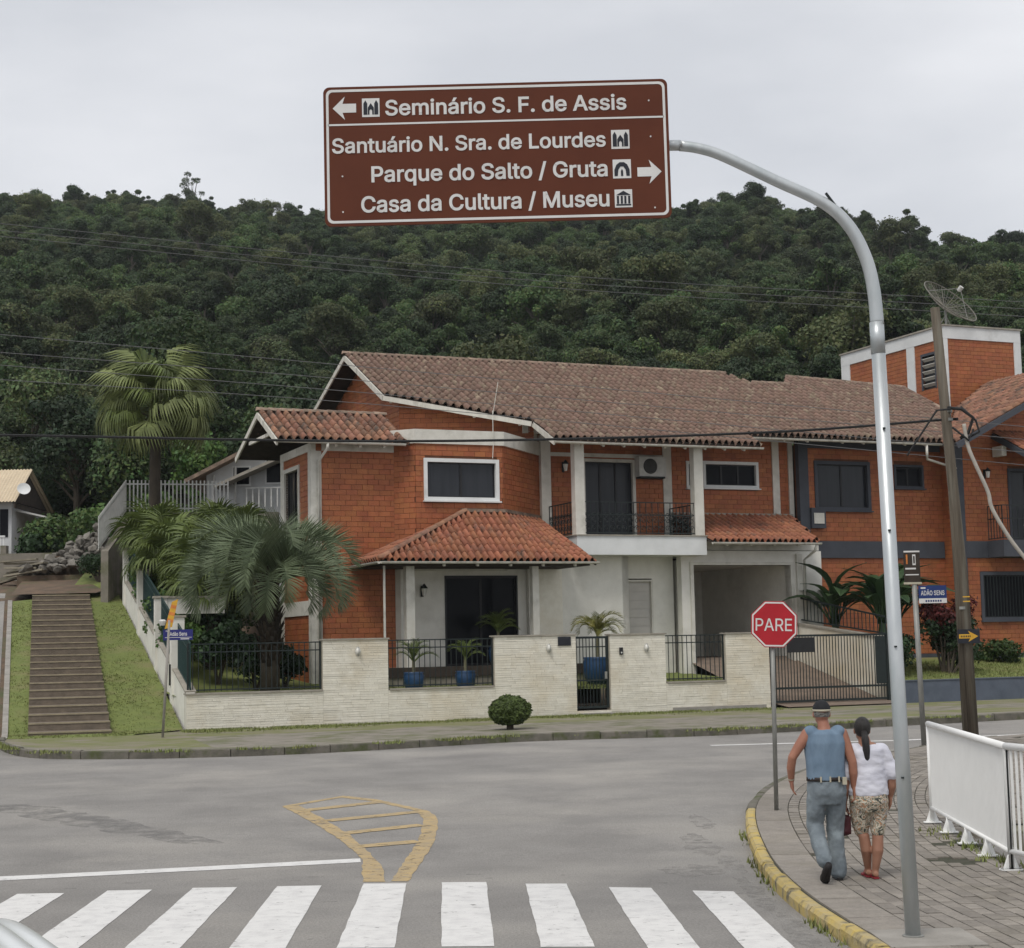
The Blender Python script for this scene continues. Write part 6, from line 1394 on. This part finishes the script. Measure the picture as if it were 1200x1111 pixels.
# potted plants
def pot(loc, s, label, m='pot_blue'):
    t = thing('plant_pot', label, 'plant pot', loc); MB().lathe([(.13*s,0),(.19*s,.10*s),(.21*s,.30*s),(.19*s,.34*s),(.205*s,.37*s),(.19*s,.375*s)], 18).build('bowl', m, t, True); MB().lathe([(.18*s,.34*s),(.18*s,.352*s)], 16).build('soil', 'soil', t); return t
FP = [pinnate_frond(120+i, .95, .3, 1.7, 'palm_green', nl=18, ll=.26, lw=.03, droop=.5) for i in range(2)]; FY = [pinnate_frond(130+i, 1.25, .2, 2.3, 'palm_yellow', nl=24, ll=.36, lw=.034, droop=.5) for i in range(2)]
for k, (u_, v_, s, l, l2, fm_, n, z) in enumerate(((6.42,1.3,1.35,'blue glazed pot on the lawn behind the fence, nearer the corner','small green palm in the blue pot nearer the corner',FP,12,.4),(7.92,1.3,1.35,'blue glazed pot on the lawn behind the fence, nearer the gate','small spiky green plant in the blue pot nearer the gate',FP,9,.4),(12.05,1.5,2.1,'large blue pot inside the garden gate','yellow green palm growing in the large blue pot by the gate',FY,16,.7),(9.9,3.7,1.4,'dark pot on the porch beside the dark door','leafy green plant in the porch pot',FP,22,.5))):
    p = hw(u_,v_); zz = lawn_z(u_,v_) if v_ < 2.6 else 1.76; pot((p.x,p.y,zz), s, l)
    t = thing('potted_palm', l2, 'plant', (p.x,p.y,zz+.36*s)); b = MB(); b.tube([(0,0,-.05),(0,0,z)], [.05,.04], 7); b.build('stem', 'stem', t); place_fronds(t, fm_, n, z, .5, 1.4, 40+k, r0=.02, scale=(.55,.8))
# big-leaved plants and red shrub before house 2
def paddle(seed, L_, W_, m='banana'):
    rg_ = random.Random(seed); b = MB(); n = 9; path = [Vector((L_*.9*t-.12*L_*t*t, 0, L_*(.35*t-.55*t*t*t))) for t in [i/n for i in range(n+1)]]; b.tube(path, [lerp(.03,.008,i/n) for i in range(n+1)], 5)
    for s in (-1,1):
        vs = []
        for i in range(n+1):
            t = i/n; w = W_*.5*max(0,sin(pi*min(1,max(0,(t-.3)/.7))))**.6; vs += [path[i], path[i]+Vector((0,s*w,-.10*w+.35*w))]
        b.add(vs, [(2*i,2*i+1,2*i+3,2*i+2) for i in range(n)], rg_.random()*.4)
    return b.mesh('leaf', m, True)
PD = [paddle(150+i, 2.0, .42) for i in range(4)]
for k, (u_, v_, n, l) in enumerate(((22.3,2.2,26,'clump of big paddle leaves above the driveway railing'),(23.5,3.2,26,'tall paddle leaf clump against the brick wall of the dark trimmed house'),(21.9,4.2,20,'paddle leaf clump beside the dark grey corner pilaster'))):
    t = thing('paddle_leaf_plant', l, 'plant', (*hw(u_,v_),1.15)); b = MB(); b.lathe([(.2,0),(.15,1.2),(.06,2.2)], 8); b.build('stem_base', 'banana', t); place_fronds(t, PD, n, 1.7, .45, 1.4, 60+k, name='leaf', scale=(.85,1.35), r0=.12)
for k, (u_, v_, R_, H_, m_, l) in enumerate(((22.3,1.4,.9,1.7,'leaf_shrub','dark green shrub behind the driveway gate post'),(24.3,1.6,1.1,2.0,'leaf_shrub','dark shrub below the red leaved bush'),(24.4,2.0,.8,2.4,'leaf_red','bush with red leaves beside the street name post'),(25.2,2.6,.9,1.6,'leaf_shrub','dark shrub next to the red leaved bush by the pole'),(28.6,4.4,.8,1.15,'leaf_mid','small green shrub under the barred window'))):
    bl_ = None
    if m_ == 'leaf_red': bl_ = [(random.uniform(-.7,.7),random.uniform(-.4,.4),random.uniform(1.5,2.3),.36) for i in range(8)]
    shrub((*hw(u_,v_),1.1), R_, H_, m_, 2200, .13, l, seed=170+k, blobs=bl_)
# --- grass blades
def grass(name, spots, h, parent=None, label=None):
    b = MB()
    for (x, y, z) in spots:
        for k in range(3):
            a = random.uniform(0,6.28); d = Vector((cos(a),sin(a),0)); w = Vector((-d.y,d.x,0))*.012; p = Vector((x+random.uniform(-.04,.04), y+random.uniform(-.04,.04), z-.01)); hh = h*random.uniform(.5,1.4)
            b.add([p-w, p+w, p+d*hh*.5+Vector((0,0,hh))], [(0,1,2)])
    return tag(b.build(name, 'grass_blade', parent), label, 'grass', kind='stuff')
sp = []
for i in range(9000):
    t, s = random.uniform(-1.9,17), random.random(); x, y, z = bank_pt(t, s)
    if inpoly(x, y, [tuple(A0),tuple(B0),tuple(B1),tuple(A1)]): continue
    sp.append((x,y,z))
grass('bank_grass', sp, .035, None, 'short green grass on the bank beside the steps')
sp = []
for i in range(7000):
    u_ = random.uniform(-.2,16.6); e = abs(random.gauss(0,.55)); 
    if mnoise.noise((u_*.7,e,3)) > -.15: p = hw(u_,-.05-e); sp.append((p.x,p.y,max(.37,road_z(p.y)+.0)-.0))
for i in range(2600):
    p, d = along(FK, FKS, random.uniform(.0,FKS[-1]-.5), .17+abs(random.gauss(0,.25)))
    if mnoise.noise((p.x*.9,p.y*.9,12)) > .02: sp.append((p.x,p.y,road_z(p.y)+.15))
grass('verge_grass', sp, .06, None, 'thin patchy grass along the wall foot and kerb')
sp = []
for i in range(6000):
    u_, v_ = random.uniform(.3,16.5), random.uniform(.35,2.6); sp.append((*hw(u_,v_),lawn_z(u_,v_)))
for i in range(4000): u_, v_ = random.uniform(21.2,32), random.uniform(.3,5); sp.append((*hw(u_,v_),1.0+.10*v_))
grass('lawn_grass', sp, .07, None, 'cut lawn grass inside the garden walls')
sp = []
for i in range(190):
    if i < 80: p, d = along(NK, NKS, random.choice((7.8,9.6,12.2,13.5,15.8))+random.gauss(0,.35), random.uniform(-.05,.0)); z_ = road_z(p.y)
    else: p = Vector((4.68+random.gauss(0,.1), random.uniform(15.6,19.3))); z_ = .12
    sp.append((p.x,p.y,z_))
grass('weeds', sp, .07, None, 'small weeds growing along the yellow kerb and under the railing')
# ================================================================== people
def remesh(mb, voxel, smooth_it=4, fold=0, fscale=9, fstretch=(1,1,.5), seed=0, cut=None):
    me = mb.mesh('tmp', None); o_ = obj('tmp', me); md_ = o_.modifiers.new('r','REMESH'); md_.mode = 'VOXEL'; md_.voxel_size = voxel
    if smooth_it: ms_ = o_.modifiers.new('s','SMOOTH'); ms_.iterations = smooth_it; ms_.factor = .5
    dg = bpy.context.evaluated_depsgraph_get(); out_ = bpy.data.meshes.new_from_object(o_.evaluated_get(dg)); bpy.data.objects.remove(o_)
    if fold:
        ns = [v.normal.copy() for v in out_.vertices]
        for v, n in zip(out_.vertices, ns):
            q = Vector((v.co.x*fstretch[0], v.co.y*fstretch[1], v.co.z*fstretch[2]))*fscale+Vector((seed,seed,seed)); v.co += n*fold*(mnoise.noise(q)+.5*mnoise.noise(q*2.3))
    out_.polygons.foreach_set('use_smooth', [True]*len(out_.polygons)); return out_
def ell(b, c, r, n=14, m=9):
    vs = []; 
    for i in range(1, m):
        a = pi*i/m
        for k in range(n): vs.append((c[0]+r[0]*sin(a)*cos(2*pi*k/n), c[1]+r[1]*sin(a)*sin(2*pi*k/n), c[2]+r[2]*cos(a)))
    vs += [(c[0],c[1],c[2]+r[2]),(c[0],c[1],c[2]-r[2])]; t = len(vs)-2
    fs = [(i*n+k, (i+1)*n+k, (i+1)*n+(k+1)%n, i*n+(k+1)%n) for i in range(m-2) for k in range(n)]+[(t,k,(k+1)%n) for k in range(n)]+[(t+1,(m-2)*n+(k+1)%n,(m-2)*n+k) for k in range(n)]
    b.add(vs, fs)
def limb(b, pts, rs, n=12): b.tube(pts, rs, n, flatdir=(1,0,0) if abs((Vector(pts[1])-Vector(pts[0])).normalized().x) < .8 else (0,1,0)); [ell(b, p, (r if not isinstance(r, tuple) else r[0],)*3 if not isinstance(r, tuple) else (r[0],r[1],min(r))) for p, r in ((pts[0],rs[0]),(pts[-1],rs[-1]))]
def hand(b, w, d, side, curl=.6, out=(1,0,0)):
    """w wrist, d down direction; relaxed half curled hand with thumb forward"""
    w, d = Vector(w), Vector(d).normalized(); f = Vector((0,1,0)); f = (f-d*f.dot(d)).normalized(); s = d.cross(f)*1.0; inn = s*(-side)
    if inn.dot(Vector((-side,0,0))) < 0: inn = -inn
    palm = w+d*.055; b.tube([w-d*.02, w+d*.03, w+d*.085], [(.026,.026),(.020,.038),(.018,.042)], 10, flatdir=inn)
    for k, (off, l_) in enumerate(((.033,.070),(.011,.080),(-.011,.074),(-.032,.060))):
        p0 = w+d*.085+f*off; p1 = p0+d*l_*.45+inn*l_*.15*curl; p2 = p1+d*l_*.35+inn*l_*.35*curl; p3 = p2+d*l_*.12+inn*l_*.3*curl; b.tube([p0-d*.02,p0,p1,p2,p3], [.0095,.0095,.009,.0085,.006], 7)
    t0 = w+d*.03+f*.034; b.tube([t0-f*.012, t0+f*.02+d*.02+inn*.008, t0+f*.026+d*.045+inn*.018, t0+f*.022+d*.062+inn*.022], [.012,.012,.0105,.007], 7)
def head_parts(b, c, neck_to, hs=1.0):
    c = Vector(c); ell(b, c+Vector((0,-.012,.012)), (.076*hs,.094*hs,.108*hs)); ell(b, c+Vector((0,.035,-.055)), (.058*hs,.062*hs,.062*hs)); ell(b, c+Vector((0,.10,-.015)), (.014,.02,.026)); ell(b, c+Vector((0,.088,-.065)), (.024,.014,.012))
    for s in (-1,1): ell(b, c+Vector((s*.079*hs,.0,-.012)), (.011,.02,.033)); ell(b, c+Vector((s*.03,.082,.018)), (.016,.010,.010))
    b.tube([neck_to, Vector(neck_to).lerp(c,.5), c+Vector((0,-.005,-.05))], [.066,.055,.054], 12)
# ---- man
mn = thing('person', 'person in sleeveless blue shirt, grey jeans and black cap walking away', 'person', (2.815,15.42,.126))
mn.scale = (.94,.94,.93)
b = MB(); hd = (-.012,.05,1.615); sh = 1.445
b.tube([(0,0,.86),(0,0,1.0),(0,0,1.18),(0,.0,1.36),(0,.0,1.455)], [(.16,.115),(.155,.11),(.165,.115),(.185,.115),(.10,.08)], 16, flatdir=(1,0,0)); head_parts(b, hd, (0,.0,1.45))
limb(b, [(-.165,0,1.415),(-.255,-.02,1.30),(-.325,-.03,1.195),(-.335,.02,1.09),(-.325,.09,.965)], [.062,.052,.044,.043,.030]); limb(b, [(.165,0,1.415),(.215,-.01,1.28),(.255,-.03,1.14),(.262,-.02,1.03),(.27,.01,.895)], [.062,.052,.044,.043,.030])
hand(b, (-.325,.09,.965), (.12,.10,-1), -1, .6); hand(b, (.27,.01,.895), (.0,.08,-1), 1, .6)
for s in (-1,1): limb(b, [(s*.08,0,.88),(s*.085,0,.7)], [.08,.07])
me = remesh(b, .0085, 3); me.materials.append(M['skin_man']); obj('body', me, mn)
b = MB(); b.tube([(0,-.0,.965),(0,-.0,1.05),(0,0,1.18),(0,0,1.33),(0,0,1.42),(0,0,1.46)], [(.192,.140),(.190,.138),(.194,.142),(.206,.144),(.190,.125),(.105,.095)], 24, flatdir=(1,0,0))
for s in (-1,1): ell(b, (s*.130,0,1.435), (.075,.088,.062))
me = remesh(b, .011, 3, .011, 8, (1,1,.45), 3); me.materials.append(M['shirt_blue']); obj('shirt', me, mn)
b = MB(); b.tube([(0,0,.995),(0,0,.93),(0,-.005,.84),(0,0,.74)], [(.178,.126),(.188,.140),(.190,.146),(.175,.12)], 24, flatdir=(1,0,0))
limb(b, [(-.092,-.0,.80),(-.115,.0,.66),(-.12,.03,.53),(-.105,-.10,.36),(-.08,-.22,.215)], [.104,.094,.082,.080,.078]); limb(b, [(.088,.0,.80),(.085,.04,.62),(.08,.07,.47),(.085,.05,.28),(.09,.03,.075)], [.104,.095,.084,.080,.079])
me = remesh(b, .011, 3, .011, 11, (1,1,.8), 5); me.materials.append(M['jeans']); jn_ = obj('jeans', me, mn)
b = MB(); b.tube([(0,0,.962),(0,0,1.0)], [(.193,.140),(.191,.138)], 28, flatdir=(1,0,0)); bl_ = b.build('belt', 'belt', mn, True)
b = MB()
for x in (-.075,.015,.10): b.box(x-.008,x+.008,-.140,-.132,.955,1.01)
b.box(.135,.175,-.135,-.09,.93,1.0); b.build('belt_loop', 'cap_cream', bl_)
c = Vector(hd); b = MB(); vs = []; n = 20
for i in range(7):
    a = (pi/2)*i/6
    for k in range(n): vs.append((c.x+.088*cos(a*.98)*cos(2*pi*k/n), c.y-.010+.107*cos(a*.98)*sin(2*pi*k/n), c.z+.030+.100*sin(a)))
b.add(vs, [(i*n+k, i*n+(k+1)%n, (i+1)*n+(k+1)%n, (i+1)*n+k) for i in range(6) for k in range(n)]+[tuple(range(6*n,7*n))]); cp = b.build('cap', 'cap_black', mn, True)
b = MB(); b.tube([(c.x,c.y-.010,c.z+.020),(c.x,c.y-.010,c.z+.040)], [(.090,.109),(.090,.109)], 24, flatdir=(1,0,0)); b.build('cap_band', 'cap_cream', cp, True)
b = MB(); b.add([(c.x-.08,c.y+.08,c.z+.035),(c.x+.08,c.y+.08,c.z+.035),(c.x+.06,c.y+.18,c.z+.02),(c.x-.06,c.y+.18,c.z+.02),(c.x-.08,c.y+.08,c.z+.028),(c.x+.08,c.y+.08,c.z+.028),(c.x+.06,c.y+.18,c.z+.013),(c.x-.06,c.y+.18,c.z+.013)], [(0,1,2,3),(7,6,5,4),(0,3,7,4),(1,5,6,2),(2,6,7,3)]); b.build('cap_peak', 'cap_black', cp)
b = MB(); ell(b, c+Vector((0,-.022,-.005)), (.081,.088,.055)); b.build('hair', 'hair_grey', mn, True)
def shoe(par, heel, toe, up, m1='shoe', m2='shoe'):
    heel, toe, up = Vector(heel), Vector(toe), Vector(up).normalized(); d = (toe-heel); s = d.cross(up).normalized(); b_ = MB()
    b_.tube([heel+up*.05-d*.05, heel+up*.052+d*.15, heel+up*.045+d*.5, heel+up*.03+d*.85, toe+up*.028], [(.028,.03),(.045,.036),(.038,.046),(.028,.044),(.012,.026)], 12, flatdir=up); so = b_.build('shoe', m1, par, True)
    b_ = MB(); out = [(-.06,.030),(.1,.036),(.45,.038),(.75,.050),(.95,.040),(1.04,.015)]; P_ = [heel+d*t+s*w for t, w in out]+[heel+d*t-s*w for t, w in out[::-1]]; b_.extr(P_, up*.022); b_.build('sole', m2, so)
shoe(mn, (-.075,-.335,.165), (-.095,-.19,.005), (0,-.75,.62)); shoe(mn, (.092,-.02,.0), (.105,.23,.0), (0,0,1), 'shoe_grey', 'shoe')
b = MB(); b.tube([(-.327,.08,.985),(-.326,.084,.975)], .034, 14); b.build('bracelet', 'cap_cream', mn)
# ---- woman
wn = thing('person', 'person in white top and printed knee shorts with a black ponytail walking away', 'person', (3.21,15.50,.126))
wn.scale = (.94,.94,.935)
b = MB(); hd = Vector((-.03,.03,1.435))
b.tube([(0,0,.74),(0,0,.86),(0,0,1.0),(0,0,1.15),(0,0,1.26),(-.01,.0,1.295)], [(.165,.13),(.175,.135),(.15,.12),(.16,.12),(.15,.10),(.08,.07)], 16, flatdir=(1,0,0)); head_parts(b, hd, (-.01,0,1.28), .93)
limb(b, [(-.150,0,1.235),(-.195,0,1.10),(-.215,-.02,.97),(-.225,-.01,.86),(-.225,.02,.76)], [.062,.056,.046,.042,.028]); limb(b, [(.150,0,1.235),(.205,0,1.11),(.235,-.02,.98),(.235,.0,.88),(.225,.04,.785)], [.062,.056,.046,.042,.028])
hand(b, (-.225,.02,.76), (0,.1,-1), -1, 1.2); hand(b, (.225,.04,.785), (-.05,.2,-1), 1, .8)
limb(b, [(-.085,.0,.72),(-.075,.05,.45),(-.052,.03,.40),(-.035,.03,.27),(-.012,.10,.085),(-.010,.10,.055)], [.085,.060,.055,.056,.034,.034]); limb(b, [(.085,.0,.72),(.078,-.01,.45),(.072,-.02,.40),(.062,-.04,.27),(.035,-.02,.085),(.032,-.02,.055)], [.085,.060,.055,.056,.034,.034])
for (x, y) in ((-.010,.10),(.034,-.02)): b.tube([(x,y-.045,.040),(x,y+.02,.045),(x+.008,y+.10,.035),(x+.012,y+.165,.028)], [(.024,.026),(.030,.032),(.020,.038),(.010,.030)], 10, flatdir=(0,0,1))
me = remesh(b, .0085, 3); me.materials.append(M['skin_woman']); obj('body', me, wn)
b = MB(); b.tube([(0,0,.80),(0,0,.90),(0,0,1.02),(0,0,1.14),(0,0,1.23),(-.01,0,1.285)], [(.198,.160),(.196,.158),(.180,.142),(.182,.140),(.178,.132),(.098,.092)], 24, flatdir=(1,0,0))
for s in (-1,1): ell(b, (s*.115,0,1.245), (.085,.09,.06))
limb(b, [(-.145,0,1.225),(-.195,0,1.11),(-.215,-.012,1.01)], [.080,.078,.078]); limb(b, [(.145,0,1.225),(.205,0,1.11),(.236,-.012,1.01)], [.080,.078,.078])
me = remesh(b, .011, 3, .012, 9, (.6,1,1.3), 8); me.materials.append(M['shirt_white']); obj('top', me, wn)
b = MB(); b.tube([(0,0,.83),(0,-.01,.74),(0,0,.66)], [(.186,.150),(.192,.160),(.18,.13)], 24, flatdir=(1,0,0)); limb(b, [(-.09,0,.68),(-.085,.03,.56),(-.074,.045,.46)], [.103,.085,.072]); limb(b, [(.09,0,.68),(.086,-.01,.56),(.078,-.015,.46)], [.103,.085,.072])
me = remesh(b, .011, 3, .008, 10, (1,1,.8), 2); me.materials.append(M['print_cloth']); obj('shorts', me, wn)
b = MB(); ell(b, hd+Vector((0,-.025,.025)), (.082,.092,.105)); ell(b, hd+Vector((0,-.095,-.03)), (.034,.03,.034)); hr = b.build('hair', 'hair', wn, True)
b = MB(); p0 = hd+Vector((.0,-.11,-.03)); b.tube([p0, p0+Vector((0,-.035,-.06)), p0+Vector((.004,-.045,-.16)), p0+Vector((.008,-.04,-.24)), p0+Vector((.006,-.035,-.29))], [.028,.038,.036,.026,.006], 12); b.build('ponytail', 'hair', hr, True)
for (x, y) in ((-.010,.10),(.034,-.02)):
    b = MB(); out = [(-.05,.026),(.0,.032),(.08,.032),(.14,.042),(.19,.034),(.20,.01)]; b.extr([(x+w,y+t,.001) for t, w in out]+[(x-w,y+t,.001) for t, w in out[::-1]], (0,0,.016)); ff = b.build('flip_flop', 'flipflop', wn)
    b = MB(); b.tube([(x-.034,y+.05,.02),(x-.01,y+.09,.068),(x+.01,y+.14,.05)], .007, 6); b.tube([(x+.034,y+.05,.02),(x+.02,y+.09,.068),(x+.01,y+.14,.05)], .007, 6); b.build('strap', 'flipflop', ff)
bg = thing('handbag', 'dark red handbag held at the side of the person with the ponytail', 'handbag', (3.21-.233,15.52,.126+.40))
bg.scale = (.95,.95,.95)
b = MB(); b.extr([(-.065,-.05,0),(.065,-.05,0),(.065,.06,0),(-.065,.06,0)], (0,0,.17)); ell(b, (0,0,.03), (.075,.062,.05)); ell(b, (0,0,.14), (.068,.055,.05)); me = remesh(b, .009, 6); me.materials.append(M['bag_red']); obj('bag_body', me, bg)
b = MB(); b.tube(catmull([(-.045,0,.16),(-.035,0,.24),(.01,0,.265),(.045,0,.23),(.05,0,.16)], 5), .008, 6); b.build('handle', 'bag_red', bg)
# ================================================================== waiting car (only its roof edge reaches into view)
cr = thing('parked_car', 'silver white car beside the viewer with only its roof edge showing', 'car', (-2.17,5.02,0), radians(28))
def loft(stations, m, name, par, sub=2):
    b_ = MB(); k = len(stations[0][1]); vs = []
    for y, pr_ in stations: vs += [(x, y, z) for x, z in pr_]+[(-x, y, z) for x, z in pr_[::-1]]
    w2 = 2*k; fs = [(i*w2+j, i*w2+j+1, (i+1)*w2+j+1, (i+1)*w2+j) for i in range(len(stations)-1) for j in range(w2-1)]
    fs += [(i*w2+w2-1, i*w2, (i+1)*w2, (i+1)*w2+w2-1) for i in range(len(stations)-1)]+[tuple(range(w2-1,-1,-1)), tuple(range((len(stations)-1)*w2, len(stations)*w2))]
    b_.add(vs, fs, 0); o_ = obj(name, b_.mesh(name, m)); md_ = o_.modifiers.new('s','SUBSURF'); md_.levels = md_.render_levels = sub
    dg = bpy.context.evaluated_depsgraph_get(); me_ = bpy.data.meshes.new_from_object(o_.evaluated_get(dg)); bpy.data.objects.remove(o_)
    me_.polygons.foreach_set('use_smooth', [True]*len(me_.polygons)); return obj(name, me_, par)
def sec(hw_, zb, zs, zt, crown): return [(hw_*.86,zb),(hw_*.98,zb+.10),(hw_,(zb+zs)/2),(hw_*.985,zs),(hw_*.93,zt-.03),(hw_*.84,zt-.005),(hw_*.45,zt+crown*.7),(.02,zt+crown)]
loft([(-2.12,sec(.60,.35,.72,.82,.02)),(-2.05,sec(.74,.26,.80,.93,.02)),(-1.7,sec(.82,.2,.84,.985,.02)),(-.9,sec(.845,.18,.85,.99,.02)),(.3,sec(.845,.18,.83,.96,.02)),(.95,sec(.84,.18,.80,.94,.03)),(1.4,sec(.82,.2,.76,.89,.04)),(1.75,sec(.77,.22,.68,.80,.04)),(1.95,sec(.66,.28,.62,.70,.04)),(2.02,sec(.5,.32,.55,.62,.03))], 'car_paint', 'body', cr)
loft([(-2.02,[(.56,.90),(.54,.945),(.3,.965),(.02,.97)]),(-1.85,[(.62,.95),(.60,.998),(.3,1.022),(.02,1.03)]),(-1.3,[(.655,.96),(.63,1.012),(.32,1.042),(.02,1.05)]),(-.95,[(.66,.96),(.635,1.012),(.32,1.045),(.02,1.055)])], 'car_paint', 'boot_lid', cr)
loft([(.92,[(.69,.92),(.66,.965),(.35,.99),(.02,1.0)]),(1.4,[(.68,.885),(.65,.92),(.35,.945),(.02,.955)]),(1.72,[(.63,.81),(.60,.845),(.32,.868),(.02,.875)]),(1.86,[(.54,.76),(.51,.785),(.28,.805),(.02,.81)])], 'car_paint', 'bonnet', cr)
loft([(-1.75,[(.62,.95),(.58,1.02),(.35,1.05),(.02,1.06)]),(-1.5,[(.74,.96),(.64,1.22),(.35,1.28),(.02,1.29)]),(-1.2,[(.76,.95),(.65,1.36),(.36,1.42),(.02,1.43)]),(.3,[(.76,.95),(.65,1.37),(.36,1.42),(.02,1.43)]),(.75,[(.75,.95),(.68,1.16),(.4,1.22),(.02,1.23)]),(1.2,[(.72,.90),(.68,.94),(.4,.965),(.02,.97)])], 'car_glass', 'windows', cr)
loft([(-1.4,[(.60,1.345),(.57,1.365),(.3,1.385),(.02,1.39)]),(-1.1,[(.64,1.41),(.60,1.432),(.3,1.455),(.02,1.46)]),(.3,[(.64,1.41),(.60,1.434),(.3,1.457),(.02,1.462)]),(.5,[(.61,1.35),(.56,1.372),(.3,1.392),(.02,1.395)])], 'car_paint', 'roof', cr)
b = MB(); b.extr([(-.40,-.75,1.455),(.40,-.75,1.455),(.40,.22,1.457),(-.40,.22,1.457)], (0,0,.014)); b.build('sunroof', 'car_glass', cr)
for s in (-1,1):
    P_ = catmull([(s*.76,1.25,.93),(s*.72,.95,1.12),(s*.68,.68,1.27),(s*.655,.45,1.37),(s*.645,.15,1.42),(s*.64,-.4,1.428),(s*.645,-1.1,1.40),(s*.66,-1.45,1.25),(s*.70,-1.75,1.0)], 6)
    for (nm, dx, r_, m_) in (('door_frame',.03,.036,'car_paint'),('door_seal',-.008,.014,'rubber'),('roof_rail',-.05,.042,'car_paint')):
        b = MB(); b.tube([p+Vector((s*dx,0,.010 if nm == 'roof_rail' else 0)) for p in P_], r_, 12); b.build(nm, m_, cr, True)
    b = MB(); b.bar((s*.77,-.1,.95), (s*.65,-.1,1.40), .05, .08); b.build('pillar', 'rubber', cr)
    b = MB(); ell(b, (s*.60,1.80,.66), (.13,.13,.075)); b.build('headlight', 'lamp_glass', cr, True); b = MB(); ell(b, (s*.92,.72,1.0), (.09,.06,.07)); b.build('mirror', 'car_paint', cr, True)
    b = MB(); ell(b, (s*.66,-2.04,.72), (.12,.08,.10)); b.build('tail_light', 'light_red', cr, True)
    for y in (-1.3,1.28):
        b = MB(); b.lathe([(.14,-.09),(.28,-.10),(.305,-.07),(.305,.07),(.28,.10),(.14,.09)], 28); me = b.mesh('tyre','rubber',True)
        for v in me.vertices: v.co = Vector((v.co.z, v.co.x, v.co.y))
        wh = obj('wheel', me, cr, loc=(s*.76,y,.305)); b = MB()
        for k in range(10): b.tube([(s*.095,0,0),(s*.098,.19*cos(k*pi/5),.19*sin(k*pi/5))], .02, 5)
        b.tube([(s*.09,.2*cos(k*pi/12),.2*sin(k*pi/12)) for k in range(25)], .02, 6, cap=False); b.build('rim', 'rim', wh)
MB().box(-.2,.2,-2.14,-2.11,.52,.63).build('number_plate', 'sign_white', cr); MB().box(-.4,.4,1.97,2.01,.56,.64).build('grille', 'rubber', cr)

# ================================================================== thin damp air between the viewer and the hill
def air():
    b_ = MB(); b_.box(-432,432,-70,662,-4,128)
    o_ = b_.build('haze', None); m_ = bpy.data.materials.new('haze'); m_.use_nodes = True; t = m_.node_tree
    t.nodes.remove(t.nodes['Principled BSDF']); v = t.nodes.new('ShaderNodeVolumePrincipled'); v.inputs['Color'].default_value = (.86, .90, .95, 1); v.inputs['Density'].default_value = .00018; v.inputs['Anisotropy'].default_value = .2
    t.links.new(v.outputs[0], t.nodes['Material Output'].inputs['Volume']); o_.data.materials.append(m_); tag(o_, 'thin grey haze in the air before the wooded hill', 'haze', kind='stuff')
air()
